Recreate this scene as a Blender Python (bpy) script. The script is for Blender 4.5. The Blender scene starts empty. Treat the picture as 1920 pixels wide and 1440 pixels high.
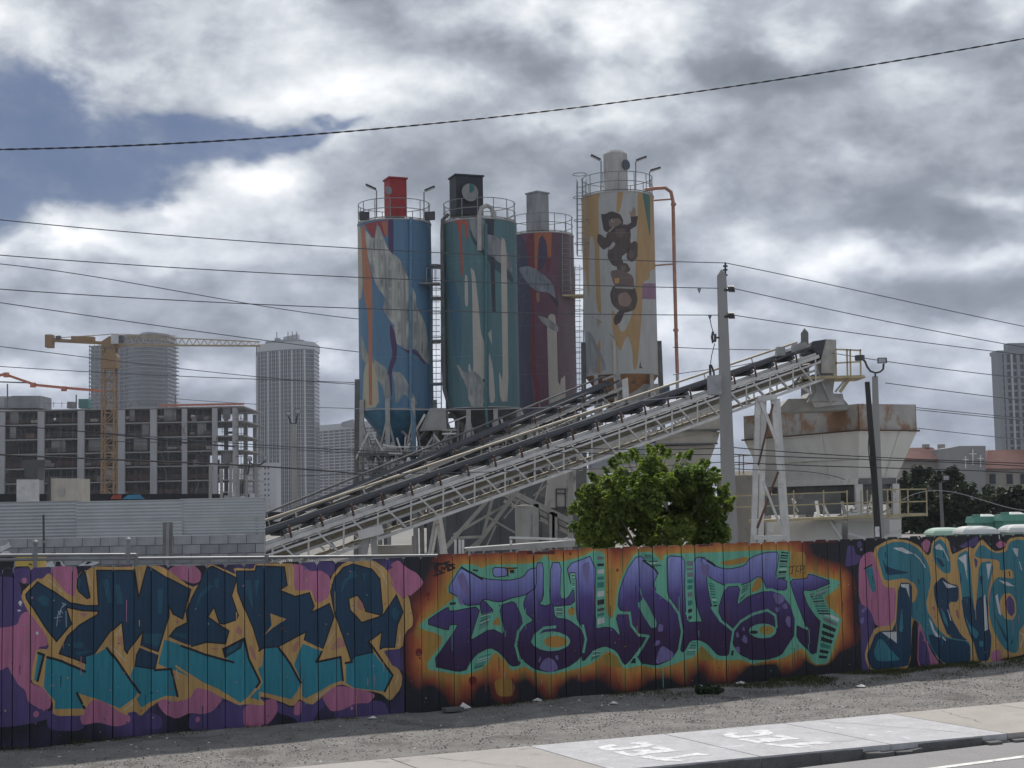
import bpy, math, random
import numpy as np
from mathutils import Vector, Matrix
from mathutils.geometry import delaunay_2d_cdt

SC = bpy.context.scene
COL = SC.collection
R = math.radians
rng = random.Random(7)

# ------------------------------------------------------------------ camera
F = 2773.0                      # focal length in pixels of the 1920-wide photograph
EYE = 2.45
PITCH = math.atan((945 - 720) / F)
ROLL = R(-1.1)
CAM_M = Matrix.Rotation(math.pi / 2 + PITCH, 4, 'X') @ Matrix.Rotation(ROLL, 4, 'Z')
cam_d = bpy.data.cameras.new('camera')
cam_d.sensor_width = 36.0
cam_d.lens = 36.0 * F / 1920.0
cam_d.clip_start = 0.1
cam_d.clip_end = 8000
cam = bpy.data.objects.new('camera', cam_d)
cam.matrix_world = Matrix.Translation((0, 0, EYE)) @ CAM_M
COL.objects.link(cam)
SC.camera = cam
_R3 = CAM_M.to_3x3()


def ray(px, py):
    return _R3 @ Vector(((px - 960) / F, -(py - 720) / F, -1.0))


def P(px, py, y):
    """world point seen at photo pixel (px, py) standing y metres in front of the camera"""
    d = ray(px, py)
    return Vector((0, 0, EYE)) + d * (y / d.y)


def G(px, py, z=0.0):
    """ground point (height z) seen at photo pixel"""
    d = ray(px, py)
    return Vector((0, 0, EYE)) + d * ((z - EYE) / d.z)


def azel(px, py):
    d = ray(px, py).normalized()
    return math.atan2(d.x, d.y), math.asin(d.z)


# ------------------------------------------------------------------ sky
SUN_EL, SUN_AZ = R(50), R(2)           # azimuth clockwise from +Y
world = bpy.data.worlds.new('World')
SC.world = world
world.use_nodes = True
world.cycles.sampling_method = 'MANUAL'
world.cycles.sample_map_resolution = 128
WT = world.node_tree
WT.nodes.clear()


class NT:
    """small helper to wire shader nodes"""
    def __init__(self, tree):
        self.t = tree

    def n(self, kind, **kw):
        nd = self.t.nodes.new(kind)
        for k, v in kw.items():
            setattr(nd, k, v)
        return nd

    def put(self, sock, v):
        if isinstance(v, bpy.types.NodeSocket):
            self.t.links.new(v, sock)
        elif v is not None:
            sock.default_value = v

    def math(self, op, a, b=None, c=None, clamp=False):
        nd = self.n('ShaderNodeMath', operation=op, use_clamp=clamp)
        for i, v in enumerate((a, b, c)):
            if v is not None:
                self.put(nd.inputs[i], v)
        return nd.outputs[0]

    def vmath(self, op, a, b=None, scale=None):
        nd = self.n('ShaderNodeVectorMath', operation=op)
        self.put(nd.inputs[0], a)
        if b is not None:
            self.put(nd.inputs[1], b)
        if scale is not None:
            self.put(nd.inputs['Scale'], scale)
        return nd.outputs[0]

    def mix(self, fac, a, b, blend='MIX'):
        nd = self.n('ShaderNodeMix', data_type='RGBA', blend_type=blend)
        self.put(nd.inputs['Factor'], fac)
        for s, v in (('A', a), ('B', b)):
            so = [i for i in nd.inputs if i.name == s and i.type == 'RGBA'][0]
            self.put(so, (*v, 1.0) if isinstance(v, tuple) and len(v) == 3 else v)
        return [o for o in nd.outputs if o.type == 'RGBA'][0]

    def ramp(self, fac, stops, interp='LINEAR'):
        nd = self.n('ShaderNodeValToRGB')
        nd.color_ramp.interpolation = interp
        e = nd.color_ramp.elements
        while len(e) < len(stops):
            e.new(0.5)
        for el, (p, c) in zip(e, stops):
            el.position = p
            el.color = (*c, 1.0) if len(c) == 3 else c
        self.put(nd.inputs['Fac'], fac)
        return nd.outputs['Color']

    def noise(self, vec, scale, detail=4.0, rough=0.55, dist=0.0, dim='3D'):
        nd = self.n('ShaderNodeTexNoise', noise_dimensions=dim)
        self.put(nd.inputs['Vector'], vec)
        nd.inputs['Scale'].default_value = scale
        nd.inputs['Detail'].default_value = detail
        nd.inputs['Roughness'].default_value = rough
        nd.inputs['Distortion'].default_value = dist
        return nd.outputs['Fac']

    def smooth(self, v, a, b):
        nd = self.n('ShaderNodeMapRange', interpolation_type='SMOOTHSTEP')
        self.put(nd.inputs['Value'], v)
        nd.inputs['From Min'].default_value = a
        nd.inputs['From Max'].default_value = b
        return nd.outputs['Result']


w = NT(WT)
tc = w.n('ShaderNodeTexCoord')
dirv = w.vmath('NORMALIZE', tc.outputs['Generated'])
sep = w.n('ShaderNodeSeparateXYZ')
w.put(sep.inputs[0], dirv)
az0 = w.math('ARCTAN2', sep.outputs['X'], sep.outputs['Y'])
el0 = w.math('ARCSINE', sep.outputs['Z'])
stretch = w.n('ShaderNodeMapping')
w.put(stretch.inputs['Vector'], dirv)
stretch.inputs['Scale'].default_value = (1.0, 1.0, 1.6)
sv = stretch.outputs['Vector']
warp_a = w.math('SUBTRACT', w.noise(sv, 9.0, 4, 0.6), 0.5)
warp_b = w.math('SUBTRACT', w.noise(w.vmath('ADD', sv, (7.3, 1.1, 4.2)), 9.0, 4, 0.6), 0.5)
az = w.math('MULTIPLY_ADD', warp_a, 0.13, az0)
el = w.math('MULTIPLY_ADD', warp_b, 0.075, el0)


cmb = w.n('ShaderNodeCombineXYZ')
w.put(cmb.inputs[0], az)
w.put(cmb.inputs[1], el)
azel_v = cmb.outputs[0]


def blob(px, py, rx, ry, amp):
    """soft bank of cloud round the direction of a photo pixel"""
    return (px, py, rx, ry, amp)


def total(items):
    acc = 0.0
    for px, py, rx, ry, amp in items:
        a, e = azel(px, py)
        nd = w.n('ShaderNodeVectorMath', operation='MULTIPLY_ADD')
        w.put(nd.inputs[0], azel_v)
        nd.inputs[1].default_value = (F / rx, F / ry, 0)
        nd.inputs[2].default_value = (-a * F / rx, -e * F / ry, 0)
        dt = w.n('ShaderNodeVectorMath', operation='DOT_PRODUCT')
        w.put(dt.inputs[0], nd.outputs[0])
        w.put(dt.inputs[1], nd.outputs[0])
        g = w.math('POWER', 0.3678794, dt.outputs['Value'])
        acc = w.math('MULTIPLY_ADD', g, amp, acc)
    return acc


n_here = w.noise(sv, 5.0, 7, 0.55, 0.1)
n_above = w.noise(w.vmath('ADD', sv, (0.012, 0.0, 0.030)), 5.0, 5, 0.50, 0.1)
rim = w.math('SUBTRACT', n_here, n_above)
fine = w.math('SUBTRACT', w.noise(sv, 18.0, 6, 0.60, 0.2), 0.5)
gap = total([blob(-40, 262, 190, 120, 1.0), blob(130, 262, 190, 78, 0.8), blob(330, 238, 160, 36, 0.7), blob(480, 232, 130, 22, 0.6), blob(600, 232, 80, 10, 0.45), blob(-230, 280, 200, 150, 0.8),
             blob(185, 330, 120, 60, 0.35)])
gap = w.math('MULTIPLY_ADD', w.math('SUBTRACT', n_here, 0.5), -0.7, gap)
gap = w.math('MULTIPLY_ADD', fine, -0.95, gap)
blue_mask = w.math('MULTIPLY', w.smooth(gap, 0.10, 0.78), w.math('MULTIPLY_ADD', w.smooth(w.math('ADD', n_here, w.math('MULTIPLY', fine, 0.7)), 0.34, 0.70), -0.55, 1.0))
light = total([blob(280, 60, 430, 100, 0.20), blob(700, 120, 240, 85, 0.15), blob(1000, 25, 130, 40, 0.22), blob(1160, 45, 80, 55, 0.24), blob(1255, 95, 55, 50, 0.18),
               blob(1480, 45, 70, 40, 0.15), blob(1890, 15, 130, 60, 0.22), blob(1080, 228, 150, 24, 0.17), blob(600, 240, 140, 35, 0.22), blob(455, 305, 115, 40, 0.28),
               blob(300, 380, 130, 42, 0.28), blob(100, 450, 150, 32, 0.25), blob(260, 480, 260, 24, 0.10), blob(1350, 310, 60, 28, 0.16), blob(1580, 345, 95, 48, 0.20),
               blob(1440, 430, 120, 28, 0.17), blob(1620, 500, 130, 30, 0.24), blob(1850, 370, 100, 22, 0.17), blob(1935, 470, 70, 22, 0.20), blob(1850, 610, 110, 28, 0.10),
               blob(450, 690, 210, 34, 0.17), blob(640, 695, 90, 38, 0.12), blob(90, 720, 160, 24, 0.16), blob(650, 560, 200, 30, 0.07),
               blob(1040, 115, 140, 55, -0.19), blob(1390, 130, 130, 45, -0.25), blob(1530, 100, 130, 40, -0.10), blob(1700, 60, 110, 70, -0.15), blob(1850, 150, 160, 60, -0.10),
               blob(1200, 285, 260, 50, -0.09), blob(830, 320, 260, 75, -0.10), blob(1620, 240, 250, 55, -0.10), blob(1750, 432, 130, 28, -0.20), blob(1850, 310, 110, 36, -0.10),
               blob(250, 590, 380, 60, -0.08), blob(1750, 560, 260, 36, -0.06), blob(60, 650, 150, 20, -0.06), blob(900, 100, 90, 40, -0.08)])
lum = w.math('MULTIPLY_ADD', light, 1.25, w.math('MULTIPLY_ADD', w.math('SUBTRACT', n_here, 0.5), 0.85, 0.495))
lum = w.math('MULTIPLY_ADD', rim, 1.25, lum)
lum = w.math('MULTIPLY_ADD', fine, 0.40, lum)
cloud = w.ramp(lum, [(0.10, (0.142, 0.164, 0.198)), (0.34, (0.215, 0.241, 0.286)), (0.52, (0.352, 0.386, 0.440)),
                     (0.72, (0.61, 0.64, 0.675)), (0.92, (0.88, 0.89, 0.905))])
cloud = w.mix(w.smooth(el0, 0.26, 0.02), cloud, w.mix(1.0, cloud, (0.975, 0.99, 1.055), 'MULTIPLY'))
sky = w.n('ShaderNodeTexSky', sky_type='NISHITA')
sky.sun_disc = False
sky.sun_elevation = SUN_EL
sky.sun_rotation = SUN_AZ
SKY_STRENGTH = 0.1
blue = w.mix(1.0, sky.outputs['Color'], (0.165, 0.20, 0.285), 'MULTIPLY')
blue = w.mix(w.math('MULTIPLY', w.smooth(n_here, 0.22, 0.66), 0.55), blue, (1.9, 2.4, 3.5))
cloud10 = w.vmath('SCALE', cloud, scale=1.0 / SKY_STRENGTH)
sky_col = w.mix(blue_mask, cloud10, blue)
bg = w.n('ShaderNodeBackground')
w.put(bg.inputs['Color'], sky_col)
bg.inputs['Strength'].default_value = SKY_STRENGTH
wo = w.n('ShaderNodeOutputWorld')
WT.links.new(bg.outputs[0], wo.inputs['Surface'])

# ------------------------------------------------------------------ sun, exposure
sun_d = bpy.data.lights.new('sun', 'SUN')
sun_d.energy = 3.0
sun_d.angle = R(2.0)
sun_d.color = (1.0, 0.95, 0.88)
sun = bpy.data.objects.new('sun', sun_d)
sdir = Vector((math.sin(SUN_AZ) * math.cos(SUN_EL), math.cos(SUN_AZ) * math.cos(SUN_EL), math.sin(SUN_EL)))
sun.rotation_euler = sdir.to_track_quat('Z', 'Y').to_euler()
sun.location = sdir * 60
COL.objects.link(sun)
vs = SC.view_settings
vs.view_transform = 'Standard'
vs.look = 'None'
vs.exposure = 0.32
vs.gamma = 1.0
vs.use_curve_mapping = False
SC.cycles.use_denoising = True
SC.cycles.max_bounces = 4
SC.cycles.diffuse_bounces = 3
SC.cycles.transparent_max_bounces = 8
SC.cycles.volume_bounces = 0

# ------------------------------------------------------------------ materials
_mats = {}


def mat(name, color, rough=0.7, metal=0.0, var=0.25, scale=3.0, color2=None, amount=0.0, stain_scale=1.2,
        streak=1.0, bump=0.15, bump_scale=40.0, spec=0.4):
    """weathered surface: base colour with uneven tone, optional second colour in patches, fine relief"""
    if name in _mats:
        return _mats[name]
    m = bpy.data.materials.new(name)
    m.use_nodes = True
    t = NT(m.node_tree)
    b = m.node_tree.nodes['Principled BSDF']
    tcn = t.n('ShaderNodeTexCoord')
    mp = t.n('ShaderNodeMapping')
    t.put(mp.inputs['Vector'], tcn.outputs['Object'])
    mp.inputs['Scale'].default_value = (1, 1, 1.0 / streak)
    v = mp.outputs['Vector']
    nz = t.noise(v, scale, 6, 0.6)
    tone = t.ramp(nz, [(0.25, (1 - var,) * 3), (0.75, (1 + var,) * 3)])
    col = t.mix(1.0, color, tone, 'MULTIPLY')
    if color2 is not None:
        st = t.noise(v, stain_scale, 8, 0.65, 0.4)
        fac = t.smooth(st, 0.72 - amount * 0.5, 0.86 - amount * 0.5)
        col = t.mix(fac, col, color2)
    t.put(b.inputs['Base Color'], col)
    b.inputs['Roughness'].default_value = rough
    b.inputs['Metallic'].default_value = metal
    b.inputs['Specular IOR Level'].default_value = spec
    if bump:
        bn = t.n('ShaderNodeBump')
        bn.inputs['Strength'].default_value = bump
        bn.inputs['Distance'].default_value = 0.02
        t.put(bn.inputs['Height'], t.noise(tcn.outputs['Object'], bump_scale, 3, 0.6))
        t.put(b.inputs['Normal'], bn.outputs['Normal'])
    _mats[name] = m
    return m


def paint_mat(name, rough=0.6, grain=(6, 6, 0.6), dirt=(0.10, 0.10, 0.10), dirt_amount=0.3, bump=0.25, bump_scale=30, wear=0.35, lo=0.62, hi=1.25):
    """several paints on one surface, colour per face from the attribute 'paint', with grain and grime"""
    m = bpy.data.materials.new(name)
    m.use_nodes = True
    t = NT(m.node_tree)
    b = m.node_tree.nodes['Principled BSDF']
    at = t.n('ShaderNodeAttribute', attribute_name='paint')
    tcn = t.n('ShaderNodeTexCoord')
    mp = t.n('ShaderNodeMapping')
    t.put(mp.inputs['Vector'], tcn.outputs['Object'])
    mp.inputs['Scale'].default_value = grain
    g1 = t.noise(mp.outputs['Vector'], 3.0, 6, 0.65)
    tone = t.ramp(g1, [(0.22, (lo,) * 3), (0.78, (hi,) * 3)])
    col = t.mix(1.0, at.outputs['Color'], tone, 'MULTIPLY')
    worn = t.noise(mp.outputs['Vector'], 11.0, 5, 0.7)
    col = t.mix(t.math('MULTIPLY', t.smooth(worn, 0.66, 0.74), wear), col, (0.27, 0.26, 0.25))
    st = t.noise(tcn.outputs['Object'], 2.2, 9, 0.7, 0.5)
    col = t.mix(t.math('MULTIPLY', t.smooth(st, 0.52, 0.75), dirt_amount), col, dirt)
    t.put(b.inputs['Base Color'], col)
    b.inputs['Roughness'].default_value = rough
    b.inputs['Specular IOR Level'].default_value = 0.35
    bn = t.n('ShaderNodeBump')
    bn.inputs['Strength'].default_value = bump
    bn.inputs['Distance'].default_value = 0.01
    t.put(bn.inputs['Height'], t.noise(mp.outputs['Vector'], bump_scale, 4, 0.6))
    t.put(b.inputs['Normal'], bn.outputs['Normal'])
    return m


# ------------------------------------------------------------------ mesh building
class MB:
    def __init__(self):
        self.v = []
        self.f = []

    def add(self, vs, fs):
        o = len(self.v)
        self.v += [Vector(x) for x in vs]
        self.f += [tuple(i + o for i in f) for f in fs]
        return self

    def box(self, c, s, rz=0.0):
        c = Vector(c)
        m = Matrix.Rotation(rz, 3, 'Z')
        vs = [c + m @ Vector((x * s[0] / 2, y * s[1] / 2, z * s[2] / 2)) for x in (-1, 1) for y in (-1, 1) for z in (-1, 1)]
        return self.add(vs, [(0, 1, 3, 2), (4, 6, 7, 5), (0, 4, 5, 1), (2, 3, 7, 6), (0, 2, 6, 4), (1, 5, 7, 3)])

    def hexa(self, lo, hi):
        """eight corners: four below and four above, both counter-clockwise"""
        return self.add(list(lo) + list(hi), [(3, 2, 1, 0), (4, 5, 6, 7), (0, 1, 5, 4), (1, 2, 6, 5), (2, 3, 7, 6), (3, 0, 4, 7)])

    def bar(self, a, b, w, h=None, up=(0, 0, 1)):
        a, b = Vector(a), Vector(b)
        h = h or w
        d = (b - a).normalized()
        u = Vector(up)
        if abs(d.dot(u)) > 0.97:
            u = Vector((0, 1, 0))
        s = d.cross(u).normalized()
        u = s.cross(d).normalized()
        vs = []
        for p in (a, b):
            vs += [p - s * w / 2 - u * h / 2, p + s * w / 2 - u * h / 2, p + s * w / 2 + u * h / 2, p - s * w / 2 + u * h / 2]
        return self.add(vs, [(0, 1, 2, 3), (7, 6, 5, 4), (0, 4, 5, 1), (1, 5, 6, 2), (2, 6, 7, 3), (3, 7, 4, 0)])

    def tube(self, pts, r, n=6, r2=None, cap=True):
        pts = [Vector(p) for p in pts]
        k = len(pts)
        o = len(self.v)
        prev = None
        for i, p in enumerate(pts):
            d = (pts[min(i + 1, k - 1)] - pts[max(i - 1, 0)]).normalized()
            if prev is None:
                u = Vector((0, 0, 1)) if abs(d.z) < 0.9 else Vector((1, 0, 0))
            else:
                u = prev
            s = d.cross(u).normalized()
            u = s.cross(d).normalized()
            prev = u
            rr = r if r2 is None else r + (r2 - r) * i / (k - 1)
            for j in range(n):
                a = 2 * math.pi * j / n
                self.v.append(p + s * math.cos(a) * rr + u * math.sin(a) * rr)
        for i in range(k - 1):
            for j in range(n):
                q = (j + 1) % n
                self.f.append((o + i * n + j, o + i * n + q, o + (i + 1) * n + q, o + (i + 1) * n + j))
        if cap:
            self.f.append(tuple(o + j for j in reversed(range(n))))
            self.f.append(tuple(o + (k - 1) * n + j for j in range(n)))
        return self

    def ring(self, c, rad, r, n=36, a0=0.0, a1=2 * math.pi, m=5):
        pts = [Vector(c) + Vector((math.cos(a0 + (a1 - a0) * i / n) * rad, math.sin(a0 + (a1 - a0) * i / n) * rad, 0)) for i in range(n + 1)]
        return self.tube(pts, r, m, cap=False)

    def lathe(self, c, prof, n=32):
        c = Vector(c)
        o = len(self.v)
        for rr, z in prof:
            for j in range(n):
                a = 2 * math.pi * j / n
                self.v.append(c + Vector((math.cos(a) * rr, math.sin(a) * rr, z)))
        for i in range(len(prof) - 1):
            for j in range(n):
                q = (j + 1) % n
                self.f.append((o + i * n + j, o + i * n + q, o + (i + 1) * n + q, o + (i + 1) * n + j))
        self.f.append(tuple(o + j for j in reversed(range(n))))
        self.f.append(tuple(o + (len(prof) - 1) * n + j for j in range(n)))
        return self

    def mesh(self, name, origin=(0, 0, 0)):
        me = bpy.data.meshes.new(name)
        og = Vector(origin)
        me.from_pydata([tuple(p - og) for p in self.v], [], self.f)
        me.update()
        return me


def setmat(me, m):
    if isinstance(m, (list, tuple)):
        for x in m:
            me.materials.append(x)
    else:
        me.materials.append(m)


def smooth_mesh(me, angle=35):
    me.polygons.foreach_set('use_smooth', [True] * len(me.polygons))
    try:
        me.set_sharp_from_angle(angle=R(angle))
    except Exception:
        pass


class Thing:
    """an Empty at the base of a thing; part() hangs meshes below it"""
    def __init__(self, name, label, cat, loc, group=None):
        self.loc = Vector(loc)
        self.o = bpy.data.objects.new(name, None)
        self.o.empty_display_size = 0.3
        self.o.location = self.loc
        COL.objects.link(self.o)
        self.o['label'] = label
        self.o['category'] = cat
        if group:
            self.o['group'] = group

    def part(self, name, mb, m, parent=None, label=None, smooth=False, kind=None):
        me = mb.mesh(name, self.loc)
        setmat(me, m)
        if smooth:
            smooth_mesh(me)
        ob = bpy.data.objects.new(name, me)
        COL.objects.link(ob)
        ob.parent = parent or self.o
        if label:
            ob['label'] = label
        if kind:
            ob['kind'] = kind
        return ob


def single(name, mb, m, label, cat, group=None, smooth=False, origin=None):
    """a thing that is one mesh"""
    og = Vector(origin) if origin is not None else Vector(mb.v[0])
    me = mb.mesh(name, og)
    setmat(me, m)
    if smooth:
        smooth_mesh(me)
    ob = bpy.data.objects.new(name, me)
    ob.location = og
    COL.objects.link(ob)
    ob['label'] = label
    ob['category'] = cat
    if group:
        ob['group'] = group
    return ob


def structure(name, mb, m, parent=None, kind='structure', smooth=False):
    me = mb.mesh(name)
    setmat(me, m)
    if smooth:
        smooth_mesh(me)
    ob = bpy.data.objects.new(name, me)
    COL.objects.link(ob)
    if parent is not None:
        ob.parent = parent
    else:
        ob['kind'] = kind
    return ob


# ------------------------------------------------------------------ painting: polygons cut into a surface
def inside(poly, x, y):
    """even-odd test of arrays x, y"""
    px, py = poly[:, 0], poly[:, 1]
    r = np.zeros(x.shape, bool)
    j = len(poly) - 1
    for i in range(len(poly)):
        c = ((py[i] > y) != (py[j] > y))
        den = py[j] - py[i]
        if den != 0:
            r ^= c & (x < (px[j] - px[i]) * (y - py[i]) / den + px[i])
        j = i
    return r


def dist_poly(poly, x, y):
    d = np.full(x.shape, 1e9)
    n = len(poly)
    for i in range(n):
        ax, ay = poly[i]
        bx, by = poly[(i + 1) % n]
        vx, vy = bx - ax, by - ay
        L = vx * vx + vy * vy or 1e-12
        t = np.clip(((x - ax) * vx + (y - ay) * vy) / L, 0, 1)
        d = np.minimum(d, (x - ax - t * vx) ** 2 + (y - ay - t * vy) ** 2)
    return np.sqrt(d)


def stroke(pts, wd):
    """quads along a polyline, given in surface coordinates"""
    out = []
    for (ax, ay), (bx, by) in zip(pts[:-1], pts[1:]):
        dx, dy = bx - ax, by - ay
        L = math.hypot(dx, dy) or 1e-9
        nx, ny = -dy / L * wd / 2, dx / L * wd / 2
        ex, ey = dx / L * wd * 0.35, dy / L * wd * 0.35
        out.append(np.array([(ax + nx - ex, ay + ny - ey), (bx + nx + ex, by + ny + ey), (bx - nx + ex, by - ny + ey), (ax - nx - ex, ay - ny - ey)]))
    return out


def ellipse(cx, cy, rx, ry, n=14):
    return np.array([(cx + rx * math.cos(2 * math.pi * i / n), cy + ry * math.sin(2 * math.pi * i / n)) for i in range(n)])


def rounded(poly, it=1):
    """corner cutting so that hand-sprayed curves have no hard facets"""
    p = np.asarray(poly, float)
    for _ in range(it):
        q = np.roll(p, -1, 0)
        p = np.stack([p * 0.82 + q * 0.18, p * 0.18 + q * 0.82], 1).reshape(-1, 2)
    return p


def cut_surface(layers, extra_edges, extra_pts):
    """triangulate the plane with every paint edge as a constraint; returns points, triangles, top layer index per triangle"""
    verts, edges = [], []
    for poly, _ in layers:
        o = len(verts)
        n = len(poly)
        verts += [(float(a), float(b)) for a, b in poly]
        edges += [(o + i, o + (i + 1) % n) for i in range(n)]
    for a, b in extra_edges:
        o = len(verts)
        verts += [a, b]
        edges.append((o, o + 1))
    verts += extra_pts
    res = delaunay_2d_cdt([Vector(v) for v in verts], edges, [], 0, 1e-5)
    pts = np.array([(p.x, p.y) for p in res[0]])
    tri = np.array([t for t in res[2] if len(t) == 3], int)
    c = pts[tri].mean(1)
    top = np.full(len(tri), -1)
    for i, (poly, _) in enumerate(layers):
        lo, hi = poly.min(0), poly.max(0)
        k = np.where((c[:, 0] >= lo[0]) & (c[:, 0] <= hi[0]) & (c[:, 1] >= lo[1]) & (c[:, 1] <= hi[1]))[0]
        if len(k):
            k = k[inside(poly, c[k, 0], c[k, 1])]
            top[k] = i
    return pts, tri, top


CROPS = dict(A=(0, 1030, 3.788), B=(240, 1030, 3.788), C=(480, 1030, 3.788), D=(720, 1020, 4.235), E=(960, 1010, 4.235),
             F=(1200, 1000, 4.235), G=(1400, 990, 4.235), H=(1610, 980, 4.645),
             S=(650, 390, 3.694), T=(820, 390, 3.694), U=(950, 420, 3.893), V=(1080, 340, 3.6))


def trace(s):
    """'A 10,20 30,40 B 5,6' -> photo pixels; the letter names the enlarged view the numbers were read from"""
    out, c = [], None
    for tok in s.split():
        if tok in CROPS:
            c = CROPS[tok]
        else:
            a, b = tok.split(',')
            out.append((c[0] + float(a) / c[2], c[1] + float(b) / c[2]))
    return out
# ------------------------------------------------------------------ ground, road, sidewalk
FA = math.atan(0.52432635)                      # the fence runs at this angle to the picture plane
FE = Vector((math.cos(FA), math.sin(FA), 0))    # along the fence
FN = Vector((math.sin(FA), -math.cos(FA), 0))   # from the fence towards the street
FO = Vector((0, 18.52, 0))


def W(u, n, z=0.0):
    return FO + FE * u + FN * n + Vector((0, 0, z))


def ground_mat(name, stops, scale_a, scale_b, bump, bscale, speck=None, patch=None, rough=0.95):
    m = bpy.data.materials.new(name)
    m.use_nodes = True
    t = NT(m.node_tree)
    b = m.node_tree.nodes['Principled BSDF']
    tcn = t.n('ShaderNodeTexCoord')
    v = tcn.outputs['Object']
    na = t.noise(v, scale_a, 8, 0.65)
    nb = t.noise(v, scale_b, 5, 0.7)
    f = t.math('ADD', t.math('MULTIPLY', na, 0.55), t.math('MULTIPLY', nb, 0.45))
    col = t.ramp(f, stops)
    if patch:
        col = t.mix(t.smooth(t.noise(v, patch[0], 6, 0.6, 0.5), patch[1], patch[1] + 0.1), col, patch[2])
    if speck:
        vo = t.n('ShaderNodeTexVoronoi')
        t.put(vo.inputs['Vector'], v)
        vo.inputs['Scale'].default_value = speck[0]
        s2 = t.n('ShaderNodeSeparateColor')
        t.put(s2.inputs[0], vo.outputs['Color'])
        col = t.mix(t.math('MULTIPLY', t.smooth(s2.outputs[0], speck[1], speck[1] + 0.1), speck[3]), col, speck[2])
    t.put(b.inputs['Base Color'], col)
    b.inputs['Roughness'].default_value = rough
    b.inputs['Specular IOR Level'].default_value = 0.2
    bn = t.n('ShaderNodeBump')
    bn.inputs['Strength'].default_value = bump
    bn.inputs['Distance'].default_value = 0.02
    t.put(bn.inputs['Height'], t.noise(v, bscale, 4, 0.7))
    t.put(b.inputs['Normal'], bn.outputs['Normal'])
    return m


M_GROUND = ground_mat('dusty_ground', [(0.3, (0.16, 0.155, 0.15)), (0.7, (0.30, 0.29, 0.275))], 0.3, 6.0, 0.3, 30)
M_GRAVEL = ground_mat('gravel', [(0.34, (0.135, 0.128, 0.123)), (0.5, (0.235, 0.224, 0.214)), (0.66, (0.34, 0.322, 0.305))], 2.5, 75.0, 0.9, 70,
                      speck=(70, 0.75, (0.30, 0.29, 0.28), 0.5), patch=(1.1, 0.54, (0.145, 0.137, 0.13)))
M_ROAD = ground_mat('asphalt', [(0.3, (0.25, 0.242, 0.245)), (0.7, (0.35, 0.34, 0.342))], 1.2, 90.0, 0.5, 160,
                    speck=(120, 0.7, (0.40, 0.39, 0.39), 0.5))
M_WALK = [ground_mat('sidewalk_tan', [(0.3, (0.335, 0.315, 0.30)), (0.7, (0.45, 0.425, 0.405))], 1.6, 30.0, 0.3, 90, patch=(2.6, 0.60, (0.24, 0.225, 0.22))),
          ground_mat('sidewalk_whitened', [(0.3, (0.37, 0.37, 0.385)), (0.7, (0.58, 0.58, 0.595))], 3.5, 22.0, 0.3, 90, patch=(3.1, 0.60, (0.66, 0.66, 0.69))),
          ground_mat('sidewalk_sand', [(0.3, (0.33, 0.305, 0.285)), (0.7, (0.46, 0.43, 0.40))], 1.6, 30.0, 0.3, 90, patch=(5.0, 0.66, (0.55, 0.51, 0.44)))]
M_KERB = mat('kerb_concrete', (0.13, 0.128, 0.126), 0.95, scale=5, color2=(0.09, 0.09, 0.09), amount=0.35, stain_scale=3, bump=0.5)  # shade on the kerb face put into this dark colour
M_LINE = mat('road_line_paint', (0.72, 0.72, 0.70), 0.8, scale=12, color2=(0.3, 0.3, 0.3), amount=0.3, stain_scale=9)

# one sheet to the horizon, 12 cm below the verge; verge, walk and road lie on it
gm = MB()
gm.add([(-1290, -45, -0.16), (1290, -45, -0.16), (1290, 1740, -0.16), (-1290, 1740, -0.16)], [(0, 1, 2, 3)])
structure('ground', gm, M_GROUND)

# the yard and the gravel verge: an uneven sheet, finer near the fence
vm = MB()
us = np.linspace(-16, 22, 130)
ns = list(np.linspace(-60, -1.0, 14)) + list(np.linspace(-0.9, 3.9, 34))
import mathutils
for uu in us:
    for nn in ns:
        p = W(uu, nn)
        edge = 3.3 + 0.03 * uu
        z = 0.03 * (mathutils.noise.noise(p * 0.7)) + 0.012 * mathutils.noise.noise(p * 3.0)
        if nn > 2.6:
            z = z * max(0.0, 1 - (nn - 2.6) / 0.5) - 0.01 - (0.05 if nn > edge + 0.25 else 0)
        vm.v.append(Vector((p.x, p.y, z)))
k = len(ns)
for i in range(len(us) - 1):
    for j in range(k - 1):
        vm.f.append((i * k + j, i * k + j + 1, (i + 1) * k + j + 1, (i + 1) * k + j))
structure('gravel_verge', vm, M_GRAVEL, smooth=True)

# road with its edge line
rm = MB()
ra, rb = W(-60, 4.6, -0.105), W(120, 7.6, -0.105)
rm.add([W(-60, 4.4, -0.07), W(120, 6.5, -0.07), W(120, 40, -0.07), W(-60, 40, -0.07)], [(3, 2, 1, 0)])
road = structure('road', rm, M_ROAD)
lm = MB()
lm.add([W(-20, 5.78, -0.066), W(40, 5.78, -0.066), W(40, 5.87, -0.066), W(-20, 5.87, -0.066)], [(3, 2, 1, 0)])
structure('edge_line', lm, M_LINE, road)

# sidewalk of cast slabs, each its own piece, with a kerb lip
side = bpy.data.objects.new('sidewalk', None)
COL.objects.link(side)
side['kind'] = 'structure'
joints = [-12.0 + 1.5 * i for i in range(6)] + [-2.93, -1.46, 0.08, 1.56, 2.98, 4.47, 5.97, 7.47, 8.97, 10.5, 12.0, 13.5]
tone = {6: 0, 7: 1, 8: 1, 9: 1, 10: 2, 5: 0}


def back_n(u):
    return 3.12 + 0.078 * u


def kerb_n(u):
    return 4.78 + 0.105 * u


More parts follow.
